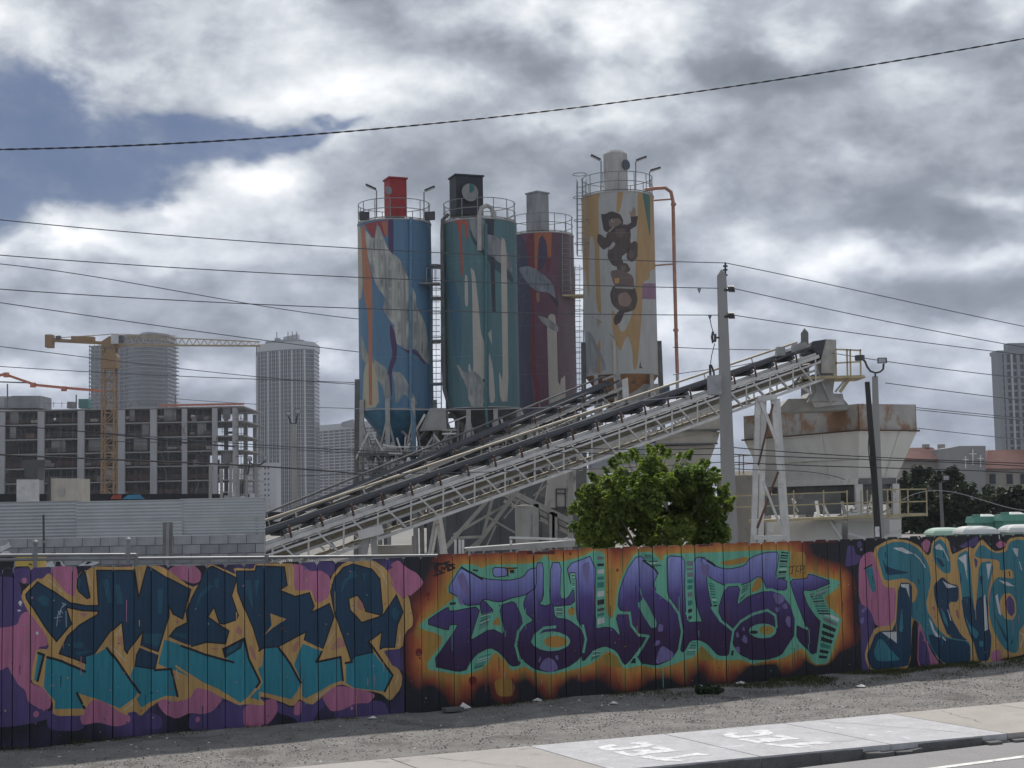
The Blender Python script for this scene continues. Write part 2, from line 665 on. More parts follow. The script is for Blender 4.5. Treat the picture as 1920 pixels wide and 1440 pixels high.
for i in range(len(joints) - 1):
    a, b = joints[i] + 0.008, joints[i + 1] - 0.008
    dz = 0.0
    sm = MB()
    lo = [W(a, back_n(a), -0.1), W(b, back_n(b), -0.1), W(b, kerb_n(b), -0.1), W(a, kerb_n(a), -0.1)]
    hi = [p + Vector((0, 0, 0.112 + dz + (rng.uniform(-0.004, 0.004) if dz else 0.0))) for p in lo]
    sm.hexa([lo[0], lo[3], lo[2], lo[1]], [hi[0], hi[3], hi[2], hi[1]])
    structure('slab', sm, M_WALK[tone.get(i, 0 if i < 7 else 2)], side)
    # worn kerb lip below the walk edge, broken away in places
    n = 9
    km = MB()
    for q in range(n):
        c0, c1 = a + (b - a) * q / n, a + (b - a) * (q + 1) / n
        broken = (i in (8, 9) and q in (7, 8)) or (i in (9, 10) and q in (0, 1)) or rng.random() < 0.05
        d0, d1 = rng.uniform(0.006, 0.014), rng.uniform(0.006, 0.014)
        h0 = rng.uniform(-0.008, -0.002)
        if broken:
            d0, d1, h0 = rng.uniform(0.05, 0.12), rng.uniform(0.05, 0.12), rng.uniform(-0.055, -0.03)
        lo = [W(c0, kerb_n(c0) + 0.003, -0.13), W(c0, kerb_n(c0) + d0 + 0.006, -0.13), W(c1, kerb_n(c1) + d1 + 0.006, -0.13), W(c1, kerb_n(c1) + 0.003, -0.13)]
        hi = [W(c0, kerb_n(c0) + 0.003, h0), W(c0, kerb_n(c0) + d0, h0 - 0.01), W(c1, kerb_n(c1) + d1, h0 - rng.uniform(0.0, 0.02)), W(c1, kerb_n(c1) + 0.003, h0)]
        km.hexa(lo, hi)
    structure('kerb', km, M_KERB, side)

# stencilled lettering on two slabs: white paint 4 mm thick
K1 = (1100, 1300, 4.174)
STENCIL = [((1110, 1380), ["80,170 150,150 250,125 330,125 390,150 290,165 310,180 420,175 560,165 720,140 740,125 580,115 555,100 700,90 830,90 860,110 935,130 870,155 560,195 330,218 190,218",
            "290,240 460,222 530,260 640,265 720,240 600,220 700,205 850,200 900,215 1050,205 870,183 1000,155 1100,170 1310,225 1150,240 900,260 640,300 570,300",
            "690,315 860,292 980,320 1150,315 1440,270 1570,250 1690,265 1800,285 1500,295 1280,330 1190,340 1430,362 1300,375 1100,375 900,345"]),
           ((1340, 1355), ["110,180 230,145 340,150 330,165 290,180 360,195 480,190 560,185 690,165 600,150 540,130 700,105 800,110 830,130 900,158 800,185 500,215 300,230 200,220",
            "320,245 480,235 560,260 640,270 700,265 620,240 780,225 860,230 1000,235 1020,220 840,205 980,180 1090,200 1310,245 1100,255 850,290 640,310",
            "720,322 870,305 970,330 1130,320 1400,290 1550,272 1790,310 1500,320 1210,345 1440,360 1250,378 1000,355"])]
M_WHITE = mat('stencil_paint', (0.70, 0.70, 0.72), 0.85, scale=14, color2=(0.52, 0.52, 0.54), amount=0.5, stain_scale=16, bump=0)
for (ox, oy), strs in STENCIL:
    pm = MB()
    for st in strs:
        pts = []
        for tok in st.split():
            a, b = map(float, tok.split(','))
            g = G(ox + a / 8, oy + b / 8, 0.0145)
            pts.append((g.x, g.y))
        res = delaunay_2d_cdt([Vector(p) for p in pts], [(i, (i + 1) % len(pts)) for i in range(len(pts))], [], 1, 1e-6)
        pm.add([(p.x, p.y, 0.0145) for p in res[0]], [tuple(t) for t in res[2]])
    structure('painted_lettering', pm, M_WHITE, side)

# hairline cracks and a tar-filled seam across the slabs
M_CRACK = mat('crack_dirt', (0.13, 0.126, 0.122), 0.95, bump=0)
rk = random.Random(4)
for u0, n0, u1, n1 in ((-2.6, 3.0, -1.9, 4.4), (2.0, 3.35, 2.7, 4.95), (3.6, 3.5, 3.3, 4.4), (0.5, 4.1, 1.4, 4.6), (4.0, 4.2, 4.4, 5.1)):
    cm = MB()
    k_ = 9
    prev = None
    for q in range(k_ + 1):
        t_ = q / k_
        c = W(u0 + (u1 - u0) * t_ + rk.uniform(-0.04, 0.04), n0 + (n1 - n0) * t_ + rk.uniform(-0.03, 0.03), 0.0155)
        if prev is not None:
            d_ = (c - prev).normalized()
            s_ = Vector((-d_.y, d_.x, 0)) * rk.uniform(0.002, 0.005)
            cm.add([prev - s_, prev + s_, c + s_ * 0.8, c - s_ * 0.8], [(0, 3, 2, 1)])
        prev = c
    structure('crack', cm, M_CRACK, side)
# ------------------------------------------------------------------ painted board fence
BOT = [(0, 1398), (260, 1385), (490, 1362), (740, 1344), (970, 1320), (1215, 1296), (1400, 1277), (1620, 1261), (1920, 1232)]
TOP = [(0, 1063), (260, 1061), (500, 1056.4), (551, 1055), (728, 1048.5), (850, 1039), (980, 1033.2), (1100, 1028.5), (1220, 1023.5), (1460, 1015), (1610, 1009.5), (1920, 1001)]
EDGES = [4, 24, 57, 97, 135, 175.5, 212, 251, 283.6, 315, 353.5, 389, 422, 459, 496, 529, 562, 596, 630.5, 665, 696.5, 728.5, 759, 790, 821.5, 851, 883,
         913.6, 943, 973.5, 1003.7, 1032, 1060, 1087.5, 1116, 1143, 1171, 1202, 1228, 1255.5, 1281.5, 1307, 1336, 1360.6, 1385, 1410, 1434, 1461, 1485,
         1510, 1534.6, 1558, 1580.6, 1603, 1628, 1649, 1670, 1692, 1713, 1737, 1760, 1780, 1801.6, 1823, 1846, 1867, 1889, 1909]


def fence_uv(px, py):
    """photo pixel -> metres along and up the fence face"""
    d = ray(px, py)
    o = Vector((0, 0, EYE))
    s = (FO - o).dot(FN) / d.dot(FN)
    p = o + d * s
    return ((p - FO).dot(FE), p.z)


def interp(tab, x):
    return float(np.interp(x, [t[0] for t in tab], [t[1] for t in tab]))


bu = [fence_uv(x, 1200)[0] for x in EDGES]
edge_u = [bu[0] - 0.21 * i for i in range(12, 0, -1)] + bu + [bu[-1] + 0.23 * i for i in range(1, 18)]
top_tab = sorted(fence_uv(x, y) for x, y in TOP)
bot_tab = sorted(fence_uv(x, y) for x, y in BOT)
TEAL, NAVY, OCH, PINK, PURP, BLK = (0.028, 0.225, 0.295), (0.014, 0.050, 0.10), (0.50, 0.315, 0.12), (0.43, 0.155, 0.265), (0.085, 0.06, 0.18), (0.016, 0.018, 0.025)
MINT, PALE, WHT, LILAC = (0.14, 0.42, 0.30), (0.52, 0.56, 0.56), (0.56, 0.58, 0.60), (0.175, 0.145, 0.33)
LAY = []            # (polygon, colour or function)


def fz(s):
    return np.array([fence_uv(*p) for p in trace(s)])


def fill(col, *strs, rnd=0):
    for s in strs:
        p = fz(s)
        LAY.append((rounded(p, rnd) if rnd else p, col))


def line(col, wd, *strs):
    for s in strs:
        for q in stroke([tuple(p) for p in fz(s)], wd):
            LAY.append((q, col))


def dot(col, s, r_):
    c = fz(s)[0]
    LAY.append((ellipse(c[0], c[1], r_, r_ * 1.1, 10), col))


def outline(col, wd, s, rnd=0):
    p = fz(s)
    if rnd:
        p = rounded(p, rnd)
    pts = [tuple(a) for a in p] + [tuple(p[0])]
    for q in stroke(pts, wd):
        LAY.append((q, col))


def cloudy(x, y):
    t = np.array([min(1, max(0, 0.25 + 1.3 * mathutils.noise.noise(Vector((a * 1.6, b * 1.6, 4.0))))) for a, b in zip(x, y)])
    return np.stack([BLK[k] * (1 - t) + PURP[k] * t for k in range(3)], 1)


fill(cloudy, 'A -600,60 985,60 C 985,20 D 160,40 160,1400 C 0,1500 A -600,1600')
# ---- first piece, teal and navy letters edged in ochre over pink and purple clouds
fill(PURP, 'A -200,200 95,190 150,260 150,330 190,400 210,450 150,470 120,560 20,580 -200,590',
     'A -200,870 60,830 100,900 130,960 180,1000 200,1090 260,1130 340,1130 355,1200 250,1230 90,1260 -200,1270',
     'A 900,1200 940,1170 985,1160 B 60,1180 170,1160 240,1190 240,1280 60,1270', 'B 650,1080 760,1090 830,1120 830,1260 700,1275 660,1200',
     'C 150,1080 260,1130 300,1090 360,1080 460,1050 500,1100 440,1150 400,1240 300,1240 280,1200 150,1160', 'C 300,95 560,85 560,150 520,200 440,140 380,170 310,130',
     'C 930,75 985,70 D 0,120 90,140 60,210 0,180', 'A 330,1130 600,1150 600,1290 340,1290', 'B 440,1150 660,1100 700,1290 420,1290', 'C 560,1120 900,1060 960,1190 560,1220', 'A 80,130 390,125 380,230 290,210 200,250 110,230', rnd=2)
PK0 = len(LAY)
fill(PINK, 'A -200,580 120,560 150,470 220,450 330,600 340,690 260,700 215,900 215,950 310,980 360,1060 350,1120 290,1130 200,1080 180,990 130,960 90,890 60,830 15,860 -200,870',
     'A 380,130 530,120 545,260 520,330 440,300 380,210', 'A 590,1190 660,1060 760,1080 900,1180 900,1220 820,1250 700,1220 610,1240',
     'B 300,150 370,112 450,112 505,160 500,220 450,235 330,180', 'B 230,1080 310,1050 440,1060 480,980 560,1000 650,1060 580,1140 520,1160 440,1150 360,1190 290,1160',
     'B 840,1110 985,1110 C 0,1100 130,1070 140,1150 90,1220 20,1250 B 845,1260', 'C 270,120 340,130 390,170 450,160 510,200 520,340 440,390 400,290 275,290',
     'C 490,1050 580,980 760,1010 820,1040 780,1090 700,1090 620,1130 550,1140 520,1100', 'C 280,1090 320,1080 315,1170 270,1170',
     'C 940,160 985,140 D 60,180 120,145 170,200 250,240 300,320 260,400 160,410 90,360 40,250', rnd=2)
for q_ in range(PK0, len(LAY)):
    p0_ = LAY[q_][0]
    c0_ = p0_.mean(0)
    LAY[q_] = (c0_ + (p0_ - c0_) * (1.18 if q_ > PK0 else 1.04), LAY[q_][1])
for c_, s_, r_ in ((PINK, 'A 255,1170', .032), (PINK, 'A 172,222', .03), (PINK, 'C 683,1128', .02), (PINK, 'B 495,1208', .028), (PURP, 'B 215,1230', .05), (LILAC, 'C 345,135', .02)):
    dot(c_, s_, r_)
SIL1 = ('A 140,320 260,205 300,210 345,165 380,200 470,310 530,340 540,210 580,150 620,150 660,120 820,125 985,120 B 40,120 140,110 240,120 330,180 450,270 505,250 560,115 600,105 690,145 '
        '770,180 745,130 890,140 905,105 985,100 C 200,100 270,100 270,290 330,295 395,285 430,390 520,340 530,200 600,110 690,70 830,75 930,140 985,260 D 35,280 90,370 160,440 195,400 240,430 '
        '300,500 320,640 250,650 170,700 150,830 0,845 20,890 150,1030 140,1140 50,1250 0,1200 C 940,1075 900,1030 830,1010 700,990 600,955 520,1000 430,1080 400,1105 330,1080 310,1060 260,1120 '
        '150,1070 20,1040 B 985,1110 830,1100 790,1110 660,1050 570,1000 480,980 440,1060 330,1085 250,1060 170,1110 90,1190 50,1150 0,1160 A 900,1180 840,1150 760,1090 660,1065 600,1140 '
        '600,1180 370,1185 375,1080 310,985 215,945 235,800 260,705 350,710 330,610 200,440')
fill(OCH, SIL1, rnd=1)
fill(PURP, 'D 0,850 150,835 155,1010 60,960 20,880')
fill((0.42, 0.20, 0.16), 'A 550,450 630,450 600,490', 'A 835,630 865,610 870,690 845,670', 'B 335,500 370,505 350,540', 'B 760,590 780,535 820,580 800,610', 'B 850,690 880,680 920,790 890,780',
     'C 250,690 315,640 290,720 265,740', 'C 520,720 590,610 650,680 600,700', 'C 720,350 750,350 765,440 720,420', 'B 580,700 650,700 620,720', rnd=1)
TEALS = ['A 335,760 440,790 600,865 605,760 680,745 760,700 830,790 985,1010 950,1060 850,1130 780,1100 650,1050 545,1020 600,1130 385,1135 390,1080 310,980 325,800',
         'A 270,735 310,750 265,935 240,930', 'B 50,820 190,850 305,848 355,1045 270,1040 170,1080 95,1125 60,1065 90,1025 15,900',
         'B 260,640 380,680 550,745 750,805 690,770 670,710 825,635 860,780 940,940 910,980 850,1050 800,1090 640,990 520,940 380,880 215,815',
         'C 45,830 60,700 130,635 170,720 250,830 318,945 300,1000 250,1065 150,1040 20,1010 50,940 15,850', 'B 870,1050 930,985 935,1075',
         'C 330,670 460,720 430,800 600,770 615,930 530,960 430,1020 350,1060 325,1040 325,940 270,820',
         'C 640,810 680,800 700,750 830,730 970,900 915,1010 830,1000 700,985 640,950']
fill(TEAL, *TEALS)
NAVYS = ['A 185,320 265,232 380,300 500,380 610,400 700,400 695,330 685,150 810,150 945,150 965,260 985,345 B 45,140 75,345 130,150 140,120 275,200 445,285 390,495 320,460 290,400 290,480 215,725 90,690 110,580 '
         '0,720 A 905,740 885,715 865,515 780,590 670,740 605,760 610,810 510,770 420,740 480,620 560,540 690,465 700,440 580,435 470,410 510,530 400,655 320,550 190,350',
         'A 545,270 550,210 590,150 605,165 640,340 620,350 560,300', 'B 90,695 215,740 190,850 50,830 60,750',
         'B 600,120 775,205 735,330 785,470 770,500 680,530 650,525 610,410 565,480 715,580 690,670 560,660 430,695 285,630 340,560 425,520 415,440 450,350 510,240 550,140',
         'B 675,710 820,635 800,700 690,765',
         'B 770,155 905,155 912,118 985,120 C 200,125 220,255 165,290 280,335 380,308 415,405 390,450 520,385 555,480 470,715 340,650 355,585 160,690 60,700 20,720 B 940,720 890,560 820,400 780,300',
         'C 690,105 820,140 880,210 900,430 895,470 780,440 760,380 720,325 660,350 670,430 750,520 900,470 980,350 D 100,405 155,540 110,640 85,820 0,820 C 880,710 895,585 800,655 830,730 700,760 680,800 640,680 560,460 530,300 560,200 620,130',
         'D 195,410 250,440 295,520 270,635 245,630 205,440']
fill(NAVY, *NAVYS)
for s in NAVYS:
    outline(BLK, 0.016, s)
fill(OCH, 'C 100,455 215,495 115,560 55,610 110,540')
line(BLK, 0.026, 'A 335,765 440,795 605,868', 'A 760,700 830,790 985,1010 B 85,1022', 'A 545,1022 600,1130', 'A 268,735 312,750 265,935', 'B 380,685 550,748 750,803', 'B 190,858 305,850 353,1045',
     'B 675,710 825,635 858,780 940,942 912,980', 'C 160,695 245,815 318,948', 'C 470,715 430,800 600,765 617,932', 'C 635,808 685,800', 'C 800,655 970,895 915,1010')
line(OCH, 0.024, 'B 285,630 380,670 440,690', 'B 340,830 520,945 600,985', 'C 330,650 470,715', 'B 90,692 215,742')
fill((0.02, 0.092, 0.145), 'A 260,350 300,325 350,350 345,400 300,400', 'A 520,660 600,660 595,700 520,700', 'A 530,730 650,720 560,755', 'A 725,215 770,210 800,380 770,380', 'A 815,250 850,250 875,385 830,385',
     'B 210,280 250,280 240,460 215,460', 'B 480,430 500,330 570,250 610,260 520,340', 'B 610,220 645,200 640,270 620,270', 'B 110,600 245,600 215,690 120,660', 'B 310,600 420,595 420,640',
     'B 830,220 870,210 890,430 835,300', 'B 900,220 935,215 910,340', 'C 600,320 620,220 690,150 730,190 650,220', 'C 755,170 780,170 770,230', 'D 60,520 100,500 125,550 90,610 65,570', 'A 550,190 575,220 560,300', 'B 710,700 790,665 760,720 700,740')
line((0.50, 0.40, 0.28), 0.018, 'A 345,215 435,300', 'A 620,170 650,260', 'A 790,690 890,790', 'A 820,610 855,565', 'B 80,150 82,220', 'B 345,860 355,920', 'C 235,130 240,250', 'C 500,680 560,580', 'C 820,95 890,150 925,230',
     'C 430,1050 520,990', 'D 80,1130 115,1040', 'D 115,810 130,720', 'A 885,1140 945,1095', 'C 680,370 690,430', 'D 5,270 25,320')
fill(WHT, 'A 128,375 145,362 160,378 140,402', 'A 122,430 148,430 146,440 122,440', 'A 252,585 272,585 270,605 254,605')
line((0.30, 0.36, 0.42), 0.008, 'A 402,545 408,470 455,385', 'A 385,488 440,478', 'A 412,440 425,468 432,430 445,455', 'A 440,380 470,390 445,410', 'A 470,440 473,550')
line((0.05, 0.06, 0.07), 0.02, 'A 45,130 95,128', 'A 180,130 240,126')

# ---- second piece, violet letters edged in mint inside a flame that runs from yellow to black
FLAME = fz('D 150,840 165,700 240,640 195,420 260,370 300,330 350,200 360,60 700,30 1100,20 E 330,40 760,40 1101,30 F 300,20 700,20 1000,20 G 300,40 480,80 540,220 680,260 760,270 830,350 885,480 850,620 860,720 915,800 '
           '900,900 820,960 740,990 690,1060 640,1090 540,1100 460,1050 440,1100 360,1160 270,1180 240,1090 180,1085 60,1100 F 880,1050 800,1130 700,1200 590,1210 540,1200 480,1100 430,1140 380,1220 290,1200 230,1150 '
           '100,1170 0,1240 E 1000,1230 900,1250 780,1200 700,1130 620,1120 560,1150 480,1110 400,1180 330,1290 250,1280 200,1200 120,1120 60,1150 D 1060,1110 1075,1230 960,1280 860,1240 830,1110 760,1140 690,1280 620,1310 540,1300 470,1200 400,1130 330,1130 280,1170 210,1150 160,1000')
FLAME = rounded(FLAME, 2)
SIL2S = ('D 280,650 310,610 510,470 530,450 575,420 490,375 600,165 710,160 790,200 815,165 1100,160 E 200,190 265,125 300,180 410,180 530,150 665,90 735,120 745,580 790,640 815,590 835,400 900,240 985,110 1100,105 '
         'F 100,150 185,230 190,165 450,155 990,135 G 330,180 350,200 330,400 480,400 490,350 610,390 745,420 720,480 590,570 760,720 650,1080 530,1080 470,980 440,950 280,1040 160,1050 50,1080 F 880,1030 790,1000 690,1010 '
         '590,1000 480,880 440,980 340,1010 240,1050 130,1075 20,1050 E 1000,1010 890,1040 800,900 740,900 680,960 590,1010 440,1050 310,1080 180,1060 100,1010 D 1010,1010 960,920 880,850 800,980 650,1040 550,1030 310,990 490,745 290,670')
SIL2 = rounded(fz(SIL2S), 1)
FR = [(0.0, (0.40, 0.27, 0.06)), (0.15, (0.50, 0.235, 0.055)), (0.38, (0.46, 0.145, 0.042)), (0.62, (0.27, 0.058, 0.03)), (0.84, (0.12, 0.024, 0.022)), (1.0, (0.03, 0.018, 0.022))]


def flame_col(x, y):
    di, do = dist_poly(SIL2, x, y), dist_poly(FLAME, x, y)
    t = np.clip(di / (di + do + 1e-6) + 0.10 * np.sin(x * 9.1 + 2 * np.sin(y * 7)) * (di / (di + 0.12)), 0, 1)
    return np.stack([np.interp(t, [f[0] for f in FR], [f[1][k] for f in FR]) for k in range(3)], 1)


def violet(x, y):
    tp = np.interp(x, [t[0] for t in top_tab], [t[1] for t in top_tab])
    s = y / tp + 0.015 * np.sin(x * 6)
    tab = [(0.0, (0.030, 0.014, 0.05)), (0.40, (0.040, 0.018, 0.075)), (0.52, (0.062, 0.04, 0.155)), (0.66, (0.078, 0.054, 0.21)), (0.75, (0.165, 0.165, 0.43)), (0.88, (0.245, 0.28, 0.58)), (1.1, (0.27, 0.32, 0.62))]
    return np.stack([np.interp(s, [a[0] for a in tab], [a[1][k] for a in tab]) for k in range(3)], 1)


LAY.append((FLAME, flame_col))
line((0.10, 0.02, 0.02), 0.05, 'E 130,108 330,108', 'F 470,90 570,84', 'G 480,110 700,100')
fill((0.34, 0.19, 0.045), 'D 870,1080 1000,1060 1040,1130 1020,1210 900,1210', rnd=2)
LAY.append((SIL2, MINT))
fill((0.38, 0.22, 0.05), 'D 310,690 400,700 470,750 360,900 320,960', 'D 880,600 910,570 930,650 860,640', 'E 750,230 830,240 800,640 760,600', 'F 620,230 870,180 850,230 700,260', 'F 900,390 975,330 960,450 880,470', 'G 350,190 470,190 470,390 345,390',
     'G 590,570 690,520 700,660 600,600', 'E 440,560 500,540 495,610 450,610', 'D 940,180 985,180 1060,190 960,250', rnd=1)
fill((0.29, 0.215, 0.045), 'F 470,890 540,940 600,1010 470,1010', 'E 720,920 830,920 880,1030 740,1010', rnd=1)
LET = ['D 500,370 600,200 630,190 780,275 990,290 1101,265 E 140,240 245,225 250,500 180,400 100,450 0,470 D 920,465 790,435 770,480 650,490 620,440',
       'D 860,185 975,190 980,255 870,265', 'D 785,440 880,540 775,565 760,480',
       'D 315,625 510,495 520,540 770,490 700,700 680,770 850,670 965,725 915,490 1040,450 1101,600 1101,880 1075,965 1005,970 920,860 840,820 720,880 640,1025 365,965 600,640 520,640 515,690',
       'E 90,520 120,440 190,390 190,190 250,195 245,480 210,520 270,535 325,510 340,630 440,640 540,710 580,800 560,900 530,960 440,1020 310,1060 190,1040 90,970 45,870 50,760 100,690 180,650 110,590',
       'E 305,190 395,190 385,470 440,475 490,390 500,520 335,540 300,510',
       'E 430,210 660,125 660,720 740,700 800,710 865,785 820,600 935,600 950,680 1010,760 1085,775 920,990 890,1000 830,890 740,850 650,880 560,980 545,920 590,810 550,700 510,620 510,270 450,270 470,380',
       'E 840,560 850,420 910,250 1000,130 1101,180 F 20,210 110,270 140,320 105,400 130,460 240,530 310,620 335,760 320,900 250,1000 130,1050 20,1030 E 1040,1000 990,920 1090,780 1010,755 950,670 940,590',
       'F 215,175 355,190 350,420 365,710 480,700 495,715 440,560 425,240 440,190 530,190 530,400 570,580 640,690 740,770 710,900 700,970 620,970 540,880 470,845 400,850 340,950 320,920 335,760 300,600 220,500 215,300',
       'F 470,190 560,220 620,270 700,285 830,260 880,190 1000,150 G 260,190 225,400 320,410 320,495 200,490 F 1000,440 960,330 830,410 680,415 600,380 540,340',
       'F 620,610 680,425 800,420 765,580 860,500 990,460 1101,455 G 220,500 320,560 385,700 380,850 330,950 260,1015 160,1045 20,1045 F 880,1000 790,960 735,880 730,790 740,770 660,700',
       'G 340,410 480,400 490,360 690,430 520,500 440,490 480,610 560,720 650,790 545,1030 390,870 400,760 480,800 370,520']
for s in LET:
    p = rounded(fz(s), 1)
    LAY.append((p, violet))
    for q in stroke([tuple(a) for a in p] + [tuple(p[0])], 0.012):
        LAY.append((q, BLK))
fill(MINT, 'F 0,480 60,560 130,700 125,750 90,750 30,660 -20,560 E 1040,480 1010,370', 'E 395,240 415,240 440,475 385,470', 'E 250,250 300,200 290,480 260,510', rnd=1)
line(MINT, 0.034, 'E 30,480 80,600 110,660 50,740 30,850 60,960 110,1010', 'F 130,460 240,540 310,640 335,780 310,930 260,1000', 'E 815,590 935,590 950,690 1010,765 1085,775 1000,920 920,1000',
     'G 100,495 200,490 280,520 350,600 390,720 385,860 300,990', 'F 570,590 640,690 740,775 720,900', 'F 740,770 800,700 900,640 1010,610 1075,650 1085,740 1030,820', 'E 345,700 250,710 190,760 165,820',
     'E 560,690 585,800 565,900', 'G 330,400 335,500', 'G 400,760 480,800', 'F 680,410 800,405')
for c_, (cx, cy), (rx, ry) in ((MINT, (310, 815), (150, 78)), ((0.42, 0.22, 0.05), (345, 818), (92, 48))):
    LAY.append((np.array([fence_uv(960 + (cx + rx * math.cos(a)) / 4.235, 1010 + (cy + ry * math.sin(a)) / 4.235) for a in np.linspace(0, 6.28, 18)[:-1]]), c_))
for c_, (cx, cy), (rx, ry) in ((MINT, (975, 775), (108, 58)), ((0.36, 0.25, 0.05), (1005, 768), (56, 36)), (BLK, (905, 785), (32, 14))):
    LAY.append((np.array([fence_uv(1200 + (cx + rx * math.cos(a)) / 4.235, 1000 + (cy + ry * math.sin(a)) / 4.235) for a in np.linspace(0, 6.28, 18)[:-1]]), c_))


def stripes(crop, quad, n, seed):
    """ladder of dark, grey and white bars across a mint strip"""
    r_ = random.Random(seed)
    a, b, c, d = [np.array(q, float) for q in quad]       # a-b top edge, d-c bottom edge
    fill(MINT, crop + ' ' + ' '.join('%g,%g' % tuple(q) for q in quad))
    t = 0.03
    while t < 0.95:
        h = r_.uniform(0.035, 0.085)
        col = r_.choice([BLK, BLK, (0.05, 0.06, 0.08), (0.03, 0.20, 0.17), (0.03, 0.20, 0.17), PALE, (0.16, 0.17, 0.20)])
        q = [a + (d - a) * t + 0.12 * (b - a), b + (c - b) * t - 0.12 * (b - a), b + (c - b) * (t + h) - 0.12 * (b - a), a + (d - a) * (t + h) + 0.12 * (b - a)]
        fill(col, crop + ' ' + ' '.join('%g,%g' % tuple(z) for z in q))
        t += h + r_.uniform(0.03, 0.06)


stripes('E', ((668, 125), (738, 125), (742, 690), (668, 705)), 9, 1)
stripes('F', ((360, 205), (432, 205), (420, 680), (372, 690)), 9, 2)
stripes('F', ((535, 380), (600, 400), (625, 590), (580, 590)), 5, 3)
stripes('G', ((265, 180), (345, 190), (320, 400), (235, 405)), 6, 4)
stripes('G', ((600, 640), (760, 720), (650, 1070), (550, 1050)), 8, 5)
stripes('G', ((480, 520), (600, 500), (680, 690), (560, 690)), 6, 6)
stripes('F', ((810, 420), (880, 400), (840, 500), (780, 560)), 4, 7)
stripes('F', ((15, 165), (95, 165), (190, 265), (100, 270)), 4, 8)
stripes('D', ((760, 560), (860, 540), (840, 640), (740, 690)), 4, 9)
stripes('D', ((740, 900), (870, 860), (800, 970), (690, 1000)), 3, 10)
stripes('F', ((400, 860), (460, 860), (440, 970), (350, 970)), 4, 11)
stripes('E', ((640, 890), (720, 890), (690, 950), (610, 980)), 3, 12)
stripes('E', ((345, 545), (410, 545), (410, 610), (345, 610)), 3, 13)
stripes('E', ((465, 275), (505, 275), (500, 400), (480, 400)), 4, 14)
stripes('G', ((540, 510), (690, 450), (640, 520), (520, 560)), 2, 15)
fill(BLK, 'D 970,190 1060,185 1060,195 985,200 990,260 980,260', 'D 1000,205 1035,205 1035,232 1000,232', 'D 525,465 570,462 570,480 525,485', 'D 700,200 750,205 740,220 700,210', 'E 965,950 985,950 985,990 940,990', 'F 725,930 745,930 740,970 720,970')
line(BLK, 0.026, 'D 615,185 780,280', 'F 25,215 110,275 140,320', 'F 530,215 600,260')
fill(LILAC, 'E 210,1035 240,970 290,940 340,970 370,1035 310,1062', 'E 205,970 225,930 228,960 215,985', 'E 340,930 365,925 370,965 350,960', 'F 115,1045 150,920 180,890 270,950 250,1000', 'F 140,780 150,715 185,730 180,780', 'F 110,900 125,850 160,850 155,880',
     'G 200,510 310,545 290,590 240,610', 'G 280,620 310,590 330,635 300,645', 'G 305,720 350,695 350,790 325,780', 'G 225,630 260,630 255,670 230,665', 'F 810,770 825,735 838,775', 'F 760,800 775,775 790,820 770,830', 'F 805,850 830,800 858,840 850,880',
     'F 745,910 790,895 795,960', 'E 560,200 620,180 610,390 590,380 560,260', 'D 580,250 640,220 690,400 650,415 600,330', 'F 480,240 560,250 540,340 490,330', 'D 575,415 610,405 640,485 600,480', rnd=1)
line(BLK, 0.022, 'D 395,160 412,232', 'D 400,195 440,160', 'D 410,195 450,225', 'D 455,220 462,170 480,205 500,165 508,215', 'D 515,165 562,190 520,212 515,165', 'D 395,252 480,225', 'D 370,150 560,165', 'D 400,175 520,140')
line(BLK, 0.011, 'G 336,312 388,300', 'G 366,304 360,362', 'G 416,298 394,314 393,340 416,346', 'G 430,298 428,354', 'G 430,298 458,304 454,324 430,330', 'G 350,360 356,364', 'G 452,354 458,358')
for s_, r_ in (('D 345,400', .03), ('D 275,860', .045), ('D 705,1085', .05), ('D 350,440', .012), ('D 285,905', .014), ('E 838,250', .02), ('E 462,120', .018)):
    dot((0.16, 0.02, 0.02), s_, r_)

# ---- third piece, rounded teal letters with white shines
fill(PURP, 'G 790,240 800,140 850,140 865,210 915,220 880,290 780,310', 'H 0,690 50,720 130,790 140,900 90,1100 100,1320 25,1320 20,900 0,800', 'H 860,210 940,170 1040,110 1040,190 960,220', rnd=2)
fill(PINK, 'H 0,340 60,260 130,250 210,500 340,510 320,900 150,910 100,760 0,690', 'H 545,180 590,140 630,170 600,270 560,230', 'H 1190,190 1240,150 1290,190 1230,230', rnd=2)
dot(PURP, 'G 895,130', .045)
dot(LILAC, 'G 910,170', .02)
fill(LILAC, 'H 20,770 70,725 80,740 40,790', 'H 5,850 45,815 50,860 25,890', rnd=1)
fill(OCH, 'H 115,225 280,140 420,150 530,200 600,290 630,260 640,170 700,115 780,140 810,280 850,260 960,210 1000,230 1070,140 1110,180 1180,250 1260,240 1300,140 1400,120 1540,140 1700,300 1700,1000 1440,1150 1290,1180 1150,1215 '
     '1030,1225 920,1230 720,1250 530,870 470,840 450,1260 330,1290 100,1300 50,1160 90,1020 140,910 310,890 330,570 220,560 180,450', rnd=1)
fill(PINK, 'H 520,860 560,930 620,1100 720,1250 600,1260 510,1260', 'H 1160,1120 1230,1100 1250,1200 1150,1210', rnd=1)
fill(PURP, 'H 530,930 560,970 610,1110 630,1250 520,1250', 'H 1000,300 1040,330 1020,410', 'H 820,190 850,240 830,260', rnd=1)
fill((0.30, 0.12, 0.12), 'H 640,740 660,720 670,780', 'H 840,760 865,755 880,840 860,830', rnd=1)
TEAL3 = (0.04, 0.195, 0.25)
